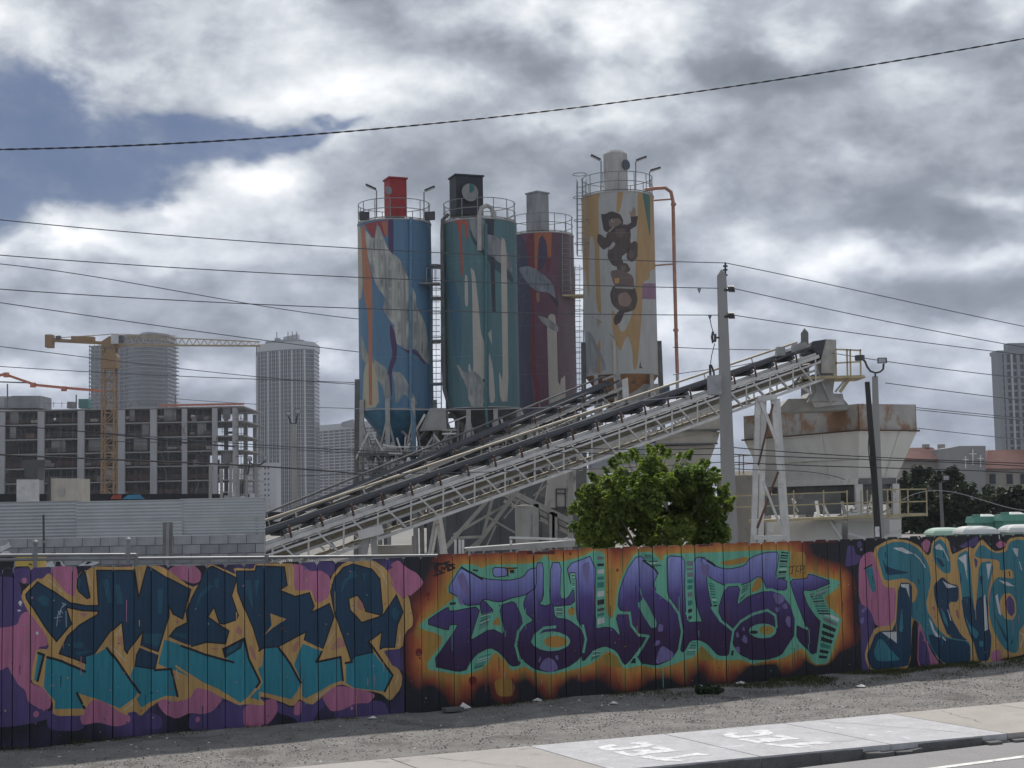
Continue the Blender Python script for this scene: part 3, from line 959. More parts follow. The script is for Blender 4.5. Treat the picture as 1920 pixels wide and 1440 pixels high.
fill(TEAL3, 'H 150,235 290,165 420,170 530,230 610,360 635,500 580,740 700,940 770,1000 960,1030 980,1080 975,1235 740,1240 620,1080 540,870 460,830 440,700 490,690 520,600 490,530 400,480 230,510 200,430',
     'H 640,240 660,170 710,140 760,190 800,330 800,440 740,440 670,370',
     'H 850,290 950,230 970,350 985,570 1010,790 1030,640 1050,350 1150,330 1175,400 1120,640 1130,900 1160,1000 1140,1200 1040,1210 1000,1050 920,850 890,560',
     'H 1005,280 1060,180 1190,270 1290,250 1310,170 1400,140 1640,200 1640,820 1400,900 1390,1140 1290,1120 1200,1000 1140,830 1130,640 1180,500 1220,470 1360,490 1330,400 1230,420 1230,340 1190,320 1040,310',
     'H 50,390 115,360 155,590 110,610', rnd=1)
fill(NAVY, 'H 90,1100 150,950 320,935 345,520 465,525 465,700 455,1240 330,1265 110,1285 70,1160', 'H 600,960 760,1010 970,1040 978,1230 740,1238 640,1090',
     'H 655,540 730,465 790,530 870,545 870,690 780,690 800,820 900,990 960,1030 780,1000 700,800 660,640', 'H 890,650 980,640 1010,790 1030,650 1125,640 1130,900 1160,1000 1140,1200 1040,1210 1000,1050 920,850',
     'H 210,310 240,380 330,410 450,435 390,445 240,460', 'H 660,300 720,320 750,380 720,390', 'H 1170,780 1210,850 1300,1010 1290,1050', 'H 1320,1050 1345,1000 1335,1060', 'H 1050,470 1080,460 1070,560', 'H 880,420 900,480 885,560', rnd=1)
fill(TEAL3, 'H 125,1130 170,1010 210,1020 300,1130 370,1200 160,1210', 'H 350,950 375,710 390,950', 'H 710,740 750,790 790,920 740,860', 'H 930,800 960,880 1050,960 1020,1020 960,930', 'H 1050,1030 1085,1030 1085,1080 1050,1080', rnd=1)
fill(OCH, 'H 1225,700 1260,620 1320,610 1370,680 1375,790 1340,850 1280,840 1240,780', rnd=1)
fill(PURP, 'H 1275,680 1310,630 1355,680 1360,780 1330,820 1290,780', rnd=1)
line(BLK, 0.02, 'H 1308,425 1315,465', 'H 235,260 240,300', 'H 525,500 528,530', 'H 740,260 742,300', 'H 50,400 115,365')
fill(WHT, 'H 295,220 380,215 480,270 420,270 340,240', 'H 660,210 700,180 740,230 720,240 670,230', 'H 865,310 940,270 950,510 920,360', 'H 1110,360 1160,355 1130,500', 'H 1085,650 1100,620 1125,930 1095,945', 'H 200,955 330,950 330,1050 280,1010',
     'H 365,535 440,535 445,660 415,570 370,560', 'H 730,505 770,530 860,560 770,570', 'H 610,830 640,870 660,930 710,1000 670,990 640,930', 'H 1220,500 1290,515 1360,555 1290,550', 'H 1340,220 1390,225 1385,300 1360,270', 'H 1190,640 1210,620 1245,810 1220,790')
line(WHT, 0.016, 'H 490,275 540,320 580,390', 'H 740,235 780,330', 'H 775,760 800,850', 'H 1400,340 1420,410', 'H 1410,1080 1440,980 1410,960')
line(WHT, 0.02, 'H 515,120 530,140', 'H 1225,110 1230,140', 'H 730,1000 755,1025')

# overspray specks and thin drips left by the cans
ro = random.Random(9)
for _ in range(330):
    u_ = ro.uniform(-6.3, 8.7)
    v_ = ro.uniform(0.08, 1.75)
    c_ = ro.choice([OCH, PINK, PURP, BLK, MINT, (0.30, 0.07, 0.03)] if u_ < -1.6 or u_ > 6 else [BLK, MINT, (0.30, 0.07, 0.03), (0.40, 0.2, 0.05), LILAC])
    r_ = ro.uniform(0.004, 0.011)
    LAY.append((ellipse(u_, v_, r_, r_ * ro.uniform(0.8, 1.3), 6), c_))
for _ in range(90):
    u_ = ro.uniform(-6.0, 8.6)
    v_ = ro.uniform(0.25, 1.5)
    h_ = ro.uniform(0.05, 0.28)
    w_ = ro.uniform(0.003, 0.007)
    c_ = ro.choice([TEAL, OCH, BLK, PINK] if u_ < -1.6 or u_ > 6 else [BLK, MINT, BLK, (0.22, 0.05, 0.03)])
    LAY.append((np.array([(u_ - w_, v_), (u_ + w_, v_), (u_ + w_ * 0.7, v_ - h_), (u_, v_ - h_ - 0.01), (u_ - w_ * 0.7, v_ - h_)]), c_))
umin, umax = edge_u[0], edge_u[-1]
HI = 2.15
LAY.insert(0, (np.array([(umin - .1, -0.2), (umax + .1, -0.2), (umax + .1, HI), (umin - .1, HI)]), BLK))
ex = [((u, -0.15), (u, HI - 0.02)) for u in edge_u]
tops = []
for i in range(len(edge_u) - 1):
    l, r_ = edge_u[i], edge_u[i + 1]
    c = (l + r_) / 2
    tp = float(np.interp(c, [t[0] for t in top_tab], [t[1] for t in top_tab])) + rng.uniform(-0.012, 0.012)
    e = rng.uniform(0.018, 0.034)
    tops.append((tp, e))
    ex += [((l, tp - e), (l + e, tp)), ((l + e, tp), (r_ - e, tp)), ((r_ - e, tp), (r_, tp - e))]
gp = [(float(u) + 0.013 * ((k * 7) % 5), float(v)) for k, u in enumerate(np.arange(umin + .05, umax, 0.11)) for v in np.arange(0.03, 1.9, 0.11)]
pts, tri, top = cut_surface(LAY, ex, gp)
cen = pts[tri].mean(1)
fence = Thing('wooden_fence', 'long board fence sprayed with graffiti letters, running behind the gravel verge', 'fence', W(0, 0))
M_FENCE = paint_mat('sprayed_boards', 0.55, (7, 7, 0.5), (0.075, 0.075, 0.08), 0.34, 0.4, 14)
# colour of every triangle corner
colr = np.zeros((len(tri), 3, 3))
for i, (poly, c) in enumerate(LAY):
    k = np.where(top == i)[0]
    if not len(k):
        continue
    if callable(c):
        q = pts[tri[k]].reshape(-1, 2)
        colr[k] = c(q[:, 0], q[:, 1]).reshape(-1, 3, 3)
    else:
        colr[k] = c
bidx = np.searchsorted(edge_u, cen[:, 0]) - 1
wood_dark = (0.03, 0.03, 0.035)
for i in range(len(edge_u) - 1):
    l, r_ = edge_u[i], edge_u[i + 1]
    tp, e = tops[i]
    sel = np.where((bidx == i) & (cen[:, 1] > -0.15))[0]
    cc = cen[sel]
    lim = tp - np.maximum(0, e - np.minimum(cc[:, 0] - l, r_ - cc[:, 0]))
    sel = sel[cc[:, 1] < lim]
    g = 0.003 + rng.uniform(0, 0.0025)
    used = np.unique(tri[sel])
    remap = {int(a): b for b, a in enumerate(used)}
    mid = (l + r_) / 2
    sc = (r_ - l - 2 * g) / (r_ - l)
    off, yaw = rng.uniform(-0.006, 0.006), rng.uniform(-0.02, 0.02)
    V = []
    for a in used:
        x = (pts[a, 0] - mid) * sc
        V.append((x, -(off + x * yaw), pts[a, 1]))
    FC = [tuple(remap[int(a)] for a in tri[s]) for s in sel]
    n0 = len(V)
    hw = (r_ - l) / 2 - g
    ol = [(-hw, -0.15), (hw, -0.15), (hw, tp - e), (hw - e, tp), (-hw + e, tp), (-hw, tp - e)]
    V += [(x, -(off + x * yaw), z) for x, z in ol] + [(x, -(off + x * yaw) + 0.02, z) for x, z in ol]
    m6 = 6
    FC += [(n0 + q, n0 + m6 + q, n0 + m6 + (q + 1) % m6, n0 + (q + 1) % m6) for q in range(m6)] + [tuple(n0 + m6 + q for q in reversed(range(m6)))]
    me = bpy.data.meshes.new('board')
    me.from_pydata(V, [], FC)
    at = me.color_attributes.new('paint', 'FLOAT_COLOR', 'CORNER')
    buf = np.ones((len(me.loops), 4), np.float32)
    buf[:, :3] = wood_dark
    fl = colr[sel].reshape(-1, 3)
    buf[:len(fl), :3] = fl * rng.uniform(0.86, 1.08)
    at.data.foreach_set('color', buf.ravel())
    me.materials.append(M_FENCE)
    ob = bpy.data.objects.new('board', me)
    COL.objects.link(ob)
    ob.parent = fence.o
    ob.location = FE * mid
    ob.rotation_euler = (0, 0, FA)
M_GAPBACK = mat('dark_gap_backing', (0.03, 0.028, 0.027), 0.95, bump=0.2)  # strips added behind the joints so the gaps between boards stay dark
for i in range(1, len(edge_u) - 1):
    u_ = edge_u[i]
    tp = min(tops[i][0], tops[i - 1][0]) - 0.06
    fence.part('gap_backing', MB().bar(W(u_, -0.030, -0.15), W(u_, -0.030, tp), 0.05, 0.008, FN), M_GAPBACK)
M_WOOD = mat('old_timber', (0.10, 0.085, 0.07), 0.9, streak=1, scale=4, bump=0.4)
for z in (0.35, 0.95, 1.55):
    fence.part('rail', MB().bar(W(umin, -0.075, z), W(umax, -0.075, z), 0.045, 0.09), M_WOOD)
for u in np.arange(umin + 0.4, umax, 2.44):
    fence.part('post', MB().bar(W(u, -0.15, -0.2), W(u, -0.15, 1.7), 0.09, 0.09), M_WOOD)
# ------------------------------------------------------------------ block wall with sheet-metal screen (left, behind the fence)
M_BLOCK = mat('block_concrete', (0.33, 0.34, 0.355), 0.95, var=0.25, scale=2.5, color2=(0.36, 0.37, 0.385), amount=0.35, stain_scale=2.2, streak=2.5, bump=0.5, bump_scale=30)
M_BLOCK2 = mat('block_concrete_grey', (0.25, 0.26, 0.275), 0.95, var=0.3, scale=2.5, color2=(0.31, 0.32, 0.335), amount=0.3, stain_scale=2.2, streak=2.5, bump=0.5, bump_scale=30)
M_MORTAR = mat('mortar', (0.14, 0.145, 0.15), 0.95)
M_SHEET = mat('corrugated_iron', (0.42, 0.445, 0.46), 0.55, 0.1, var=0.12, scale=2, color2=(0.22, 0.225, 0.23), amount=0.15, bump=0.1)
M_POSTG = mat('galvanised_pipe', (0.27, 0.28, 0.29), 0.55, 0.2, var=0.2, bump=0.1)
M_DARKST = mat('dark_steel', (0.075, 0.078, 0.082), 0.6, 0.2, var=0.3, bump=0.1)
YW = 33.0
zt = P(245, 1006, YW).z
x0, x1 = P(-160, 1000, YW).x, P(496, 1000, YW).x
wall = Thing('block_wall', 'low grey concrete block wall below the corrugated screen', 'wall', (x0, YW, 0))
wall.part('mortar_core', MB().box(((x0 + x1) / 2, YW + 0.1, zt / 2), (x1 - x0 - 0.02, 0.14, zt - 0.01)), M_MORTAR)
ch, bw = 0.205, 0.405
row = 0
z = zt
blk = {}
while z > 0.95:
    x = x1 - (0.2 if row % 2 else 0.0)
    first = row % 2
    xs = []
    xr = x1
    while xr > x0:
        wd = bw / 2 if (first and xr == x1) else bw
        xs.append((xr - wd, xr))
        xr -= wd
    for a, b in xs:
        key = round(b - a, 3)
        if key not in blk:
            me = MB().box((0, 0, 0), (key - 0.012, 0.2, ch - 0.012)).mesh('block')
            me.materials.append(None)
            blk[key] = me
        ob = bpy.data.objects.new('block', blk[key])
        COL.objects.link(ob)
        ob.parent = wall.o
        ob.location = Vector(((a + b) / 2, YW + 0.1 + rng.uniform(-0.004, 0.004), z - ch / 2)) - wall.loc
        ob.material_slots[0].link = 'OBJECT'
        ob.material_slots[0].material = M_BLOCK if (row == 0 or rng.random() < 0.35) else M_BLOCK2
    z -= ch
    row += 1
# sprayed marks on the blocks
M_MARKW = mat('white_spray', (0.62, 0.63, 0.65), 0.8)
M_MARKB = mat('black_spray', (0.02, 0.022, 0.028), 0.7)


def decal(th, name, px_poly, y, m, lift=0.0):
    pts = [P(a, b, y) for a, b in px_poly]
    n = len(pts)
    back = [p + Vector((0, 0.01, 0)) for p in pts]
    return th.part(name, MB().add(pts + back, [tuple(reversed(range(n)))] + [(i, (i + 1) % n, n + (i + 1) % n, n + i) for i in range(n)]), m)


K8 = lambda s: [(float(a) / 5.82, 960 + float(b) / 5.82) for a, b in (t.split(',') for t in s.split())]
for s in ('0,375 60,360 110,315 100,350 125,380 60,410 0,440', '0,460 30,430 90,425 130,460 0,475', '840,595 900,560 950,535 930,570 1000,540 1090,545 1040,575 940,605', '500,560 570,530 600,600 500,600', '640,530 660,530 720,600 690,600', '600,450 640,445 650,470 610,465'):
    decal(wall, 'white_paint_mark', K8(s), YW - 0.009, M_MARKW)
for s in ('-60,480 60,465 130,480 155,540 140,620 -60,640', '610,545 660,540 655,600 610,600', '920,570 960,545 1010,545 960,570', '555,450 600,445 610,462 560,460'):
    decal(wall, 'black_paint_mark', K8(s), YW - 0.013, M_MARKB)

scr = Thing('corrugated_screen', 'horizontal corrugated metal sheets on top of the grey block wall', 'fence', (x0, YW + 0.05, zt))
ztop = P(245, 937, YW).z


def corr(th, xa, xb, za, zb, y, amp, pitch, m):
    mb = MB()
    n = max(4, int((zb - za) / pitch * 6))
    for i in range(n + 1):
        zz = za + (zb - za) * i / n
        yy = y + amp * math.sin(2 * math.pi * (zz - za) / pitch)
        mb.v += [Vector((xa, yy, zz)), Vector((xb, yy, zz))]
    mb.f = [(2 * i, 2 * i + 1, 2 * i + 3, 2 * i + 2) for i in range(n)]
    return th.part('sheet', mb, m, smooth=True)


cuts = [x0, P(147, 960, YW).x, P(338, 960, YW).x, x1]
zmid = P(245, 976, YW).z
corr(scr, cuts[0], cuts[1], zt, ztop + 0.005, YW + 0.06, 0.012, 0.076, M_SHEET)
corr(scr, cuts[1] - 0.06, cuts[2] + 0.04, zmid, ztop - 0.012, YW + 0.04, 0.008, 0.076, M_SHEET)
corr(scr, cuts[1] - 0.05, cuts[2] + 0.04, zt + 0.001, zmid + 0.02, YW + 0.022, 0.006, 0.076, M_SHEET)
corr(scr, cuts[2] - 0.01, cuts[3], zmid, ztop, YW + 0.05, 0.006, 0.066, M_SHEET)
corr(scr, cuts[2] - 0.02, cuts[3], zt + 0.001, zmid + 0.015, YW + 0.085, 0.006, 0.066, M_SHEET)
scr.part('top_rail', MB().bar((x0, YW + 0.1, ztop - 0.05), (x1, YW + 0.1, ztop - 0.05), 0.05), M_DARKST)
for px in (20, 160, 330, 480):
    a = P(px, 960, YW).x
    scr.part('stud', MB().bar((a, YW + 0.12, zt), (a, YW + 0.12, ztop - 0.06), 0.06), M_DARKST)

# pipe rails and posts of the chain-link line between the board fence and the wall
chain = Thing('chain_link_fence', 'galvanised pipe rail fence seen just above the left board fence', 'fence', W(-6, -0.9))


def above(u, n, py_off=0.0):
    return None


def rail_pt(px, py):
    d = ray(px, py)
    o = Vector((0, 0, EYE))
    s = (FO - FN * 0.9 - o).dot(FN) / d.dot(FN)
    return o + d * s


chain.part('top_rail', MB().tube([rail_pt(-80, 1050), rail_pt(240, 1047.5), rail_pt(480, 1045.5), rail_pt(840, 1041.5)], 0.018, 8), M_POSTG, smooth=True)
chain.part('upper_rail', MB().tube([rail_pt(-80, 1042), rail_pt(84, 1041), rail_pt(255, 1040)], 0.018, 8), M_POSTG, smooth=True)
for px, py in ((66, 1017), (240, 1012), (255, 1039), (500, 1040), (660, 1042), (835, 1041)):
    a = rail_pt(px, py)
    chain.part('post', MB().tube([(a.x, a.y, 0), a], 0.026, 8), M_POSTG, smooth=True)
    if py < 1030:
        chain.part('post_cap', MB().lathe(a, [(0.034, -0.02), (0.034, 0.01), (0.012, 0.03)], 10), M_POSTG, smooth=True)
a, b = rail_pt(255, 1048), rail_pt(840, 1046)
mb = MB()
za = a.z
for q in range(150):
    t0 = q / 150
    p = a.lerp(b, t0)
    p2 = a.lerp(b, min(1, t0 + 0.06))
    p3 = a.lerp(b, max(0, t0 - 0.06))
    mb.bar(p, Vector((p2.x, p2.y, p2.z - 0.5)), 0.0035)
    mb.bar(p, Vector((p3.x, p3.y, p3.z - 0.5)), 0.0035)
chain.part('wire_mesh', mb, M_POSTG, kind='stuff')
sp = Thing('steel_post', 'wide grey flat steel post standing in front of the corrugated screen', 'post', P(314, 1060, 30))
sp.part('plate', MB().hexa([P(305, 1060, 30), P(323, 1060, 30), P(323, 1060, 30) + Vector((0, .08, 0)), P(305, 1060, 30) + Vector((0, .08, 0))],
                          [P(305, 979, 30), P(323, 979, 30), P(323, 979, 30) + Vector((0, .08, 0)), P(305, 979, 30) + Vector((0, .08, 0))]), mat('grey_plate', (0.2, 0.205, 0.21), 0.7, 0.2))
sp.part('pipe', MB().tube([P(313, 1100, 29.9), P(314.5, 982, 29.9)], 0.028, 8), M_POSTG)
tp = Thing('thin_post', 'thin dark pipe post rising in front of the corrugated sheets', 'post', P(83, 1060, 30))
tp.part('pipe', MB().tube([P(83, 1110, 30), P(81.5, 965, 30)], 0.022, 8), M_DARKST)
tp.part('clamp', MB().box(P(82.7, 1016, 29.97), (0.07, 0.07, 0.04)), M_POSTG)
ys = Thing('yellow_box', 'yellow metal box with two small slots behind the left end of the fence', 'box', P(52, 1070, 20))
ya, yb = P(30, 1041, 20), P(76, 1068, 20)
ys.part('body', MB().hexa([Vector((ya.x, 20, yb.z)), Vector((yb.x, 20, yb.z)), Vector((yb.x, 20.25, yb.z)), Vector((ya.x, 20.25, yb.z))],
                          [Vector((ya.x, 20, ya.z)), Vector((yb.x, 20, ya.z)), Vector((yb.x, 20.25, ya.z)), Vector((ya.x, 20.25, ya.z))]), mat('yellow_enamel', (0.60, 0.42, 0.10), 0.5, color2=(0.4, 0.3, 0.12), amount=0.2))
for px in (55, 58.5):
    ys.part('slot', MB().box(P(px, 1058, 19.99), (0.008, 0.02, 0.022)), M_DARKST)
ys.part('stand', MB().bar(Vector(((ya.x + yb.x) / 2, 20.12, 0)), Vector(((ya.x + yb.x) / 2, 20.12, yb.z)), 0.08), M_DARKST)
# ------------------------------------------------------------------ conveyors
M_WSTEEL = mat('white_painted_steel', (0.62, 0.61, 0.595), 0.6, 0.1, var=0.2, scale=2, color2=(0.30, 0.25, 0.20), amount=0.22, stain_scale=2.5, bump=0.1)
M_GSTEEL = mat('grey_dusty_steel', (0.36, 0.355, 0.345), 0.8, 0.0, var=0.25, scale=2, color2=(0.20, 0.16, 0.13), amount=0.25, stain_scale=2, bump=0.15)
M_DUST = mat('dusty_dark_steel', (0.15, 0.15, 0.148), 0.85, 0.0, var=0.3, scale=1.5, color2=(0.24, 0.23, 0.215), amount=0.3, bump=0.15)
M_BELT = mat('conveyor_rubber', (0.065, 0.068, 0.078), 0.7, var=0.2, bump=0.05)
M_RUSTB = mat('rust_bracket', (0.14, 0.075, 0.058), 0.85, var=0.3)
M_TANP = mat('tan_pipe', (0.46, 0.405, 0.30), 0.6, var=0.15, color2=(0.3, 0.22, 0.14), amount=0.2, stain_scale=4)
M_SPILL = mat('sand_spill', (0.42, 0.375, 0.30), 0.95, var=0.3, scale=5)


def copy_part(ob, loc, parent, rot=None):
    c = ob.copy()
    COL.objects.link(c)
    c.parent = parent
    c.location = loc
    return c


def truss_conveyor(name, label, near_a, near_b, width, depth, panels, belt_lift, m_ch, idler_every, rail=True, railm=None, cat='conveyor', spill=True):
    a, b = Vector(near_a), Vector(near_b)
    d = (b - a).normalized()
    side = Vector((-d.y, d.x, 0)).normalized()
    if side.y < 0:
        side = -side
    up = side.cross(d)
    if up.z < 0:
        up = -up
    base = Vector((a.x, a.y, 0))
    T = Thing(name, label, cat, base)
    L = (b - a).length
    for k, off in enumerate((0.0, width)):
        s = side * off
        T.part('top_chord', MB().bar(a + s, b + s, 0.09, 0.13, up), m_ch)
        T.part('bottom_chord', MB().bar(a + s - up * depth, b + s - up * depth, 0.08, 0.10, up), m_ch)
        step = L / panels
        proto_a = T.part('brace', MB().bar(a + s + d * 0.05, a + s + d * step * 0.5 - up * depth, 0.055), m_ch)
        proto_b = T.part('brace', MB().bar(a + s + d * step * 0.62 - up * depth, a + s + d * (step * 0.85), 0.055), m_ch)
        for i in range(1, panels):
            for pr in (proto_a, proto_b):
                copy_part(pr, d * step * i, T.o)
    for i in range(panels + 1):
        q = a + d * L * i / panels
        if i == 0:
            cr = T.part('cross_beam', MB().bar(q + side * 0.05 - up * depth, q + side * (width - 0.05) - up * depth, 0.06), m_ch)
        else:
            copy_part(cr, d * L * i / panels, T.o)
    # belt: carrying strand with trough, return strand
    h = up * belt_lift
    mb = MB()
    for off, lz in ((0.0, 0.13), (width * 0.28, 0.0), (width * 0.72, 0.0), (width, 0.13)):
        mb.v += [a + side * off + h + up * lz, b + side * off + h + up * lz]
    for off, lz in ((width, 0.05), (width * 0.72, -0.03), (width * 0.28, -0.03), (0.0, 0.045)):
        mb.v += [a + side * off + h + up * lz, b + side * off + h + up * lz]
    mb.f = [(2 * i, 2 * i + 1, (2 * i + 3) % 16, (2 * i + 2) % 16) for i in range(8)]
    T.part('belt', mb, M_BELT, label='black trough of the rubber belt')
    T.part('return_belt', MB().bar(a + side * width * 0.5 - up * 0.22, b + side * width * 0.5 - up * 0.22, width * 0.8, 0.03, up), M_BELT)
    n = int(L / idler_every)
    pi = None
    for i in range(n):
        q = a + d * (0.4 + i * idler_every)
        if pi is None:
            ir = MB().tube([q + side * 0.04 + up * (belt_lift - 0.10), q + side * width * 0.96 + up * (belt_lift - 0.10)], 0.09, 8)
            ir.tube([q + side * -0.10 + d * 0.05 + up * (belt_lift - 0.05), q + side * width * 0.3 + d * 0.05 + up * (belt_lift - 0.12)], 0.085, 8)
            pi = T.part('idler_roller', ir, M_BELT)
            pb = T.part('idler_bracket', MB().bar(q + d * 0.22 - side * 0.06 + up * 0.05, q + d * 0.22 - side * 0.1 + up * (belt_lift + 0.10), 0.05, 0.06), M_RUSTB)
            pt = T.part('idler_foot', MB().bar(q + d * 0.1 + side * 0.05 + up * 0.06, q + d * 0.1 + side * 0.0 + up * (belt_lift - 0.05), 0.05, 0.05), m_ch)
        else:
            for pr in (pi, pb, pt):
                copy_part(pr, d * i * idler_every, T.o)
    if rail:
        hr = belt_lift + 0.34
        T.part('pipe_rail', MB().tube([a + side * (width + 0.1) + up * hr, b + side * (width + 0.1) + up * hr], 0.045, 8), railm or M_TANP, smooth=True)
        for i in range(0, panels + 1, 2):
            q = a + d * L * i / panels + side * (width + 0.1)
            if i == 0:
                ps = T.part('rail_post', MB().bar(q, q + up * hr, 0.035), m_ch)
            else:
                copy_part(ps, d * L * i / panels, T.o)
    if spill:
        T.part('cable_tray', MB().bar(a - side * 0.02 - up * 0.24, b - side * 0.02 - up * 0.24, 0.03, 0.07, up), M_WSTEEL)
        T.part('skirt_plate', MB().bar(a + side * 0.12 + up * 0.10, b + side * 0.12 + up * 0.10, 0.03, 0.12, up), M_WSTEEL)
        T.part('inner_pipe', MB().tube([a + side * 0.3 - up * 0.55, b + side * 0.3 - up * 0.55], 0.05, 6), M_WSTEEL)
        for i in range(panels):
            q0 = a + d * L * (i + 0.5) / panels
            if i == 0:
                lx = T.part('lacing', MB().bar(q0 + side * 0.02 - up * depth, q0 + side * width - up * 0.05, 0.04), m_ch)
            else:
                copy_part(lx, d * L * i / panels, T.o)
        T.part('walk_plate', MB().bar(a + side * width * 0.55 - up * (depth - 0.08), b + side * width * 0.55 - up * (depth - 0.08), width * 0.7, 0.04, up), M_SPILL)
        T.part('chute_plate', MB().bar(a + side * width * 0.9 - up * (depth * 0.45), b + side * width * 0.9 - up * (depth * 0.45), 0.03, depth * 0.45, up), M_SPILL)
    return T, a, b, d, side, up, L


CA, CB = P(452, 1043, 46.5), P(1535, 668, 60)
CV, ca, cb, cd, cs, cu, cL = truss_conveyor('belt_conveyor', 'long white truss conveyor climbing from the block wall to the rusty hopper', CA, CB, 0.95, 0.95, 20, 0.36, M_WSTEEL, 1.15)


def leg(T, px_top, py_top, px_bot, py_bot, y, w_, m, name='support_leg', y2=None):
    return T.part(name, MB().bar(P(px_top, py_top, y), P(px_bot, py_bot, y2 or y), w_, w_, (0, 1, 0)), m)


# supports below the conveyor
for y, dx in ((51.6, 0), (52.6, 6)):
    leg(CV, 818 + dx, 962, 833 + dx, 1062, y, 0.13, M_WSTEEL)
    leg(CV, 818 + dx, 962, 800 + dx, 1062, y, 0.09, M_WSTEEL)
for y in (48.6, 49.5):
    leg(CV, 688, 1008, 676, 1075, y, 0.2, M_GSTEEL)
    leg(CV, 700, 1006, 706, 1075, y, 0.2, M_GSTEEL)
CV.part('gusset', MB().bar(P(672, 1004, 48.4), P(718, 992, 48.4), 0.06, 0.3), M_WSTEEL)
for y in (55.0, 56.2):
    leg(CV, 1071, 872, 1068, 1060, y, 0.17, M_GSTEEL)
    leg(CV, 1082, 832, 1090, 872, y - 0.1, 0.14, M_WSTEEL)
for xt, xb, y in ((1421, 1412, 57.2), (1450, 1474, 57.2), (1432, 1426, 58.6), (1457, 1478, 58.6)):
    leg(CV, xt, 748, xb, 1040, y, 0.2, M_WSTEEL)
for (xa, ya, xb, yb, w_, m_) in ((1425, 750, 1460, 838, 0.12, M_WSTEEL), (1449, 758, 1422, 872, 0.07, M_RUSTB), (1459, 884, 1420, 990, 0.08, M_RUSTB), (1430, 900, 1468, 1000, 0.09, M_WSTEEL), (1412, 1008, 1474, 1008, 0.16, M_WSTEEL), (1420, 748, 1456, 744, 0.2, M_WSTEEL)):
    leg(CV, xa, ya, xb, yb, 57.1, w_, m_, 'tower_brace')
# head: pulley, hood, discharge chute, platform with railing
head = P(1544, 664, 60.4)
CV.part('head_pulley', MB().tube([head, head + cs * 1.0], 0.36, 14), M_DARKST, smooth=True)
hy = 60.2


def prism(T, name, px, y, thick, m, parent=None, smooth=False):
    f_ = [P(a, b, y) for a, b in px]
    n = len(f_)
    bk = [p + Vector((0.0, thick, 0)) for p in f_]
    return T.part(name, MB().add(f_ + bk, [tuple(reversed(range(n))), tuple(range(n, 2 * n))] + [(i, (i + 1) % n, n + (i + 1) % n, n + i) for i in range(n)]), m, parent, smooth=smooth)


M_HOOD = mat('hood_paint', (0.42, 0.405, 0.375), 0.7, color2=(0.27, 0.2, 0.13), amount=0.2)
prism(CV, 'hood', [(1540, 700), (1540, 668), (1549, 636), (1568, 637), (1568, 700)], hy, 1.2, M_HOOD)
prism(CV, 'hood_apron', [(1518, 652), (1524, 640), (1549, 636), (1541, 668)], hy - 0.05, 1.1, M_BELT)
prism(CV, 'drive_motor', [(1457, 668), (1458, 650), (1472, 650), (1473, 666)], 59.4, 0.5, M_GSTEEL)
prism(CV, 'drive_guard', [(1486, 661), (1487, 646), (1512, 641), (1514, 654)], 60.0, 0.4, M_GSTEEL)
prism(CV, 'chute', [(1524, 702), (1566, 702), (1562, 735), (1572, 752), (1520, 752), (1530, 735)], hy + 0.1, 0.9, M_GSTEEL)
prism(CV, 'chute_hood', [(1465, 762), (1478, 748), (1512, 747), (1520, 735), (1575, 740), (1592, 760), (1590, 768), (1465, 772)], 61.8, 1.8, M_GSTEEL)
prism(CV, 'chute_panel', [(1522, 752), (1556, 738), (1580, 738), (1584, 758), (1528, 764)], 61.6, 0.1, mat('pale_panel', (0.5, 0.51, 0.53), 0.6))
M_YRAIL = mat('yellowed_rail', (0.46, 0.385, 0.235), 0.7, color2=(0.3, 0.25, 0.18), amount=0.3)
prism(CV, 'platform', [(1508, 706), (1620, 703), (1624, 708), (1508, 711)], hy - 0.3, 1.8, M_YRAIL)
for yy in (hy - 0.25, hy + 1.4):
    for pts in (((1566, 655), (1614, 657)), ((1566, 681), (1614, 678))):
        leg(CV, *pts[0], *pts[1], yy, 0.06, M_YRAIL, 'guard_rail')
    for px in (1567, 1588, 1594, 1613):
        leg(CV, px, 655, px + 1, 705, yy, 0.06, M_YRAIL, 'rail_post')
leg(CV, 1594, 708, 1575, 735, hy, 0.12, M_YRAIL, 'platform_brace')
leg(CV, 1490, 715, 1522, 738, hy, 0.12, M_WSTEEL, 'platform_brace')
for pxa, pya, pxb, pyb in ((1500, 706, 1486, 722), (1540, 675, 1515, 690), (1530, 690, 1560, 760), (1585, 712, 1566, 735)):
    leg(CV, pxa, pya, pxb, pyb, hy, 0.07, M_GSTEEL, 'head_strut')

# second conveyor, steeper, behind the first
DA, DB = P(535, 992, 55), P(1165, 728, 69)
DV, da, db, dd, ds, du, dL = truss_conveyor('rear_conveyor', 'dark narrow conveyor behind the white one, rising to the yellow striped silo', DA, DB, 0.8, 0.7, 13, 0.3, M_GSTEEL, 1.7, True, M_DUST, spill=False)
for (xa, ya, xb, yb, w_) in ((1158, 700, 1168, 800, 0.22), (1130, 712, 1165, 700, 0.1), (1060, 752, 1150, 722, 0.09), (1085, 770, 1160, 740, 0.09), (1100, 790, 1165, 758, 0.08)):
    leg(DV, xa, ya, xb, yb, 69.3, w_, M_GSTEEL, 'head_frame')
prism(DV, 'head_box', [(1166, 712), (1177, 708), (1180, 748), (1168, 752)], 69, 0.7, M_WSTEEL)
for xa in (720, 860, 985, 1085):
    t0 = (xa - 535) / (1165 - 535)
    yq = 55 + t0 * 14
    leg(DV, xa, 992 - t0 * 264 + 12, xa + 4, 1050, yq, 0.14, M_DUST)

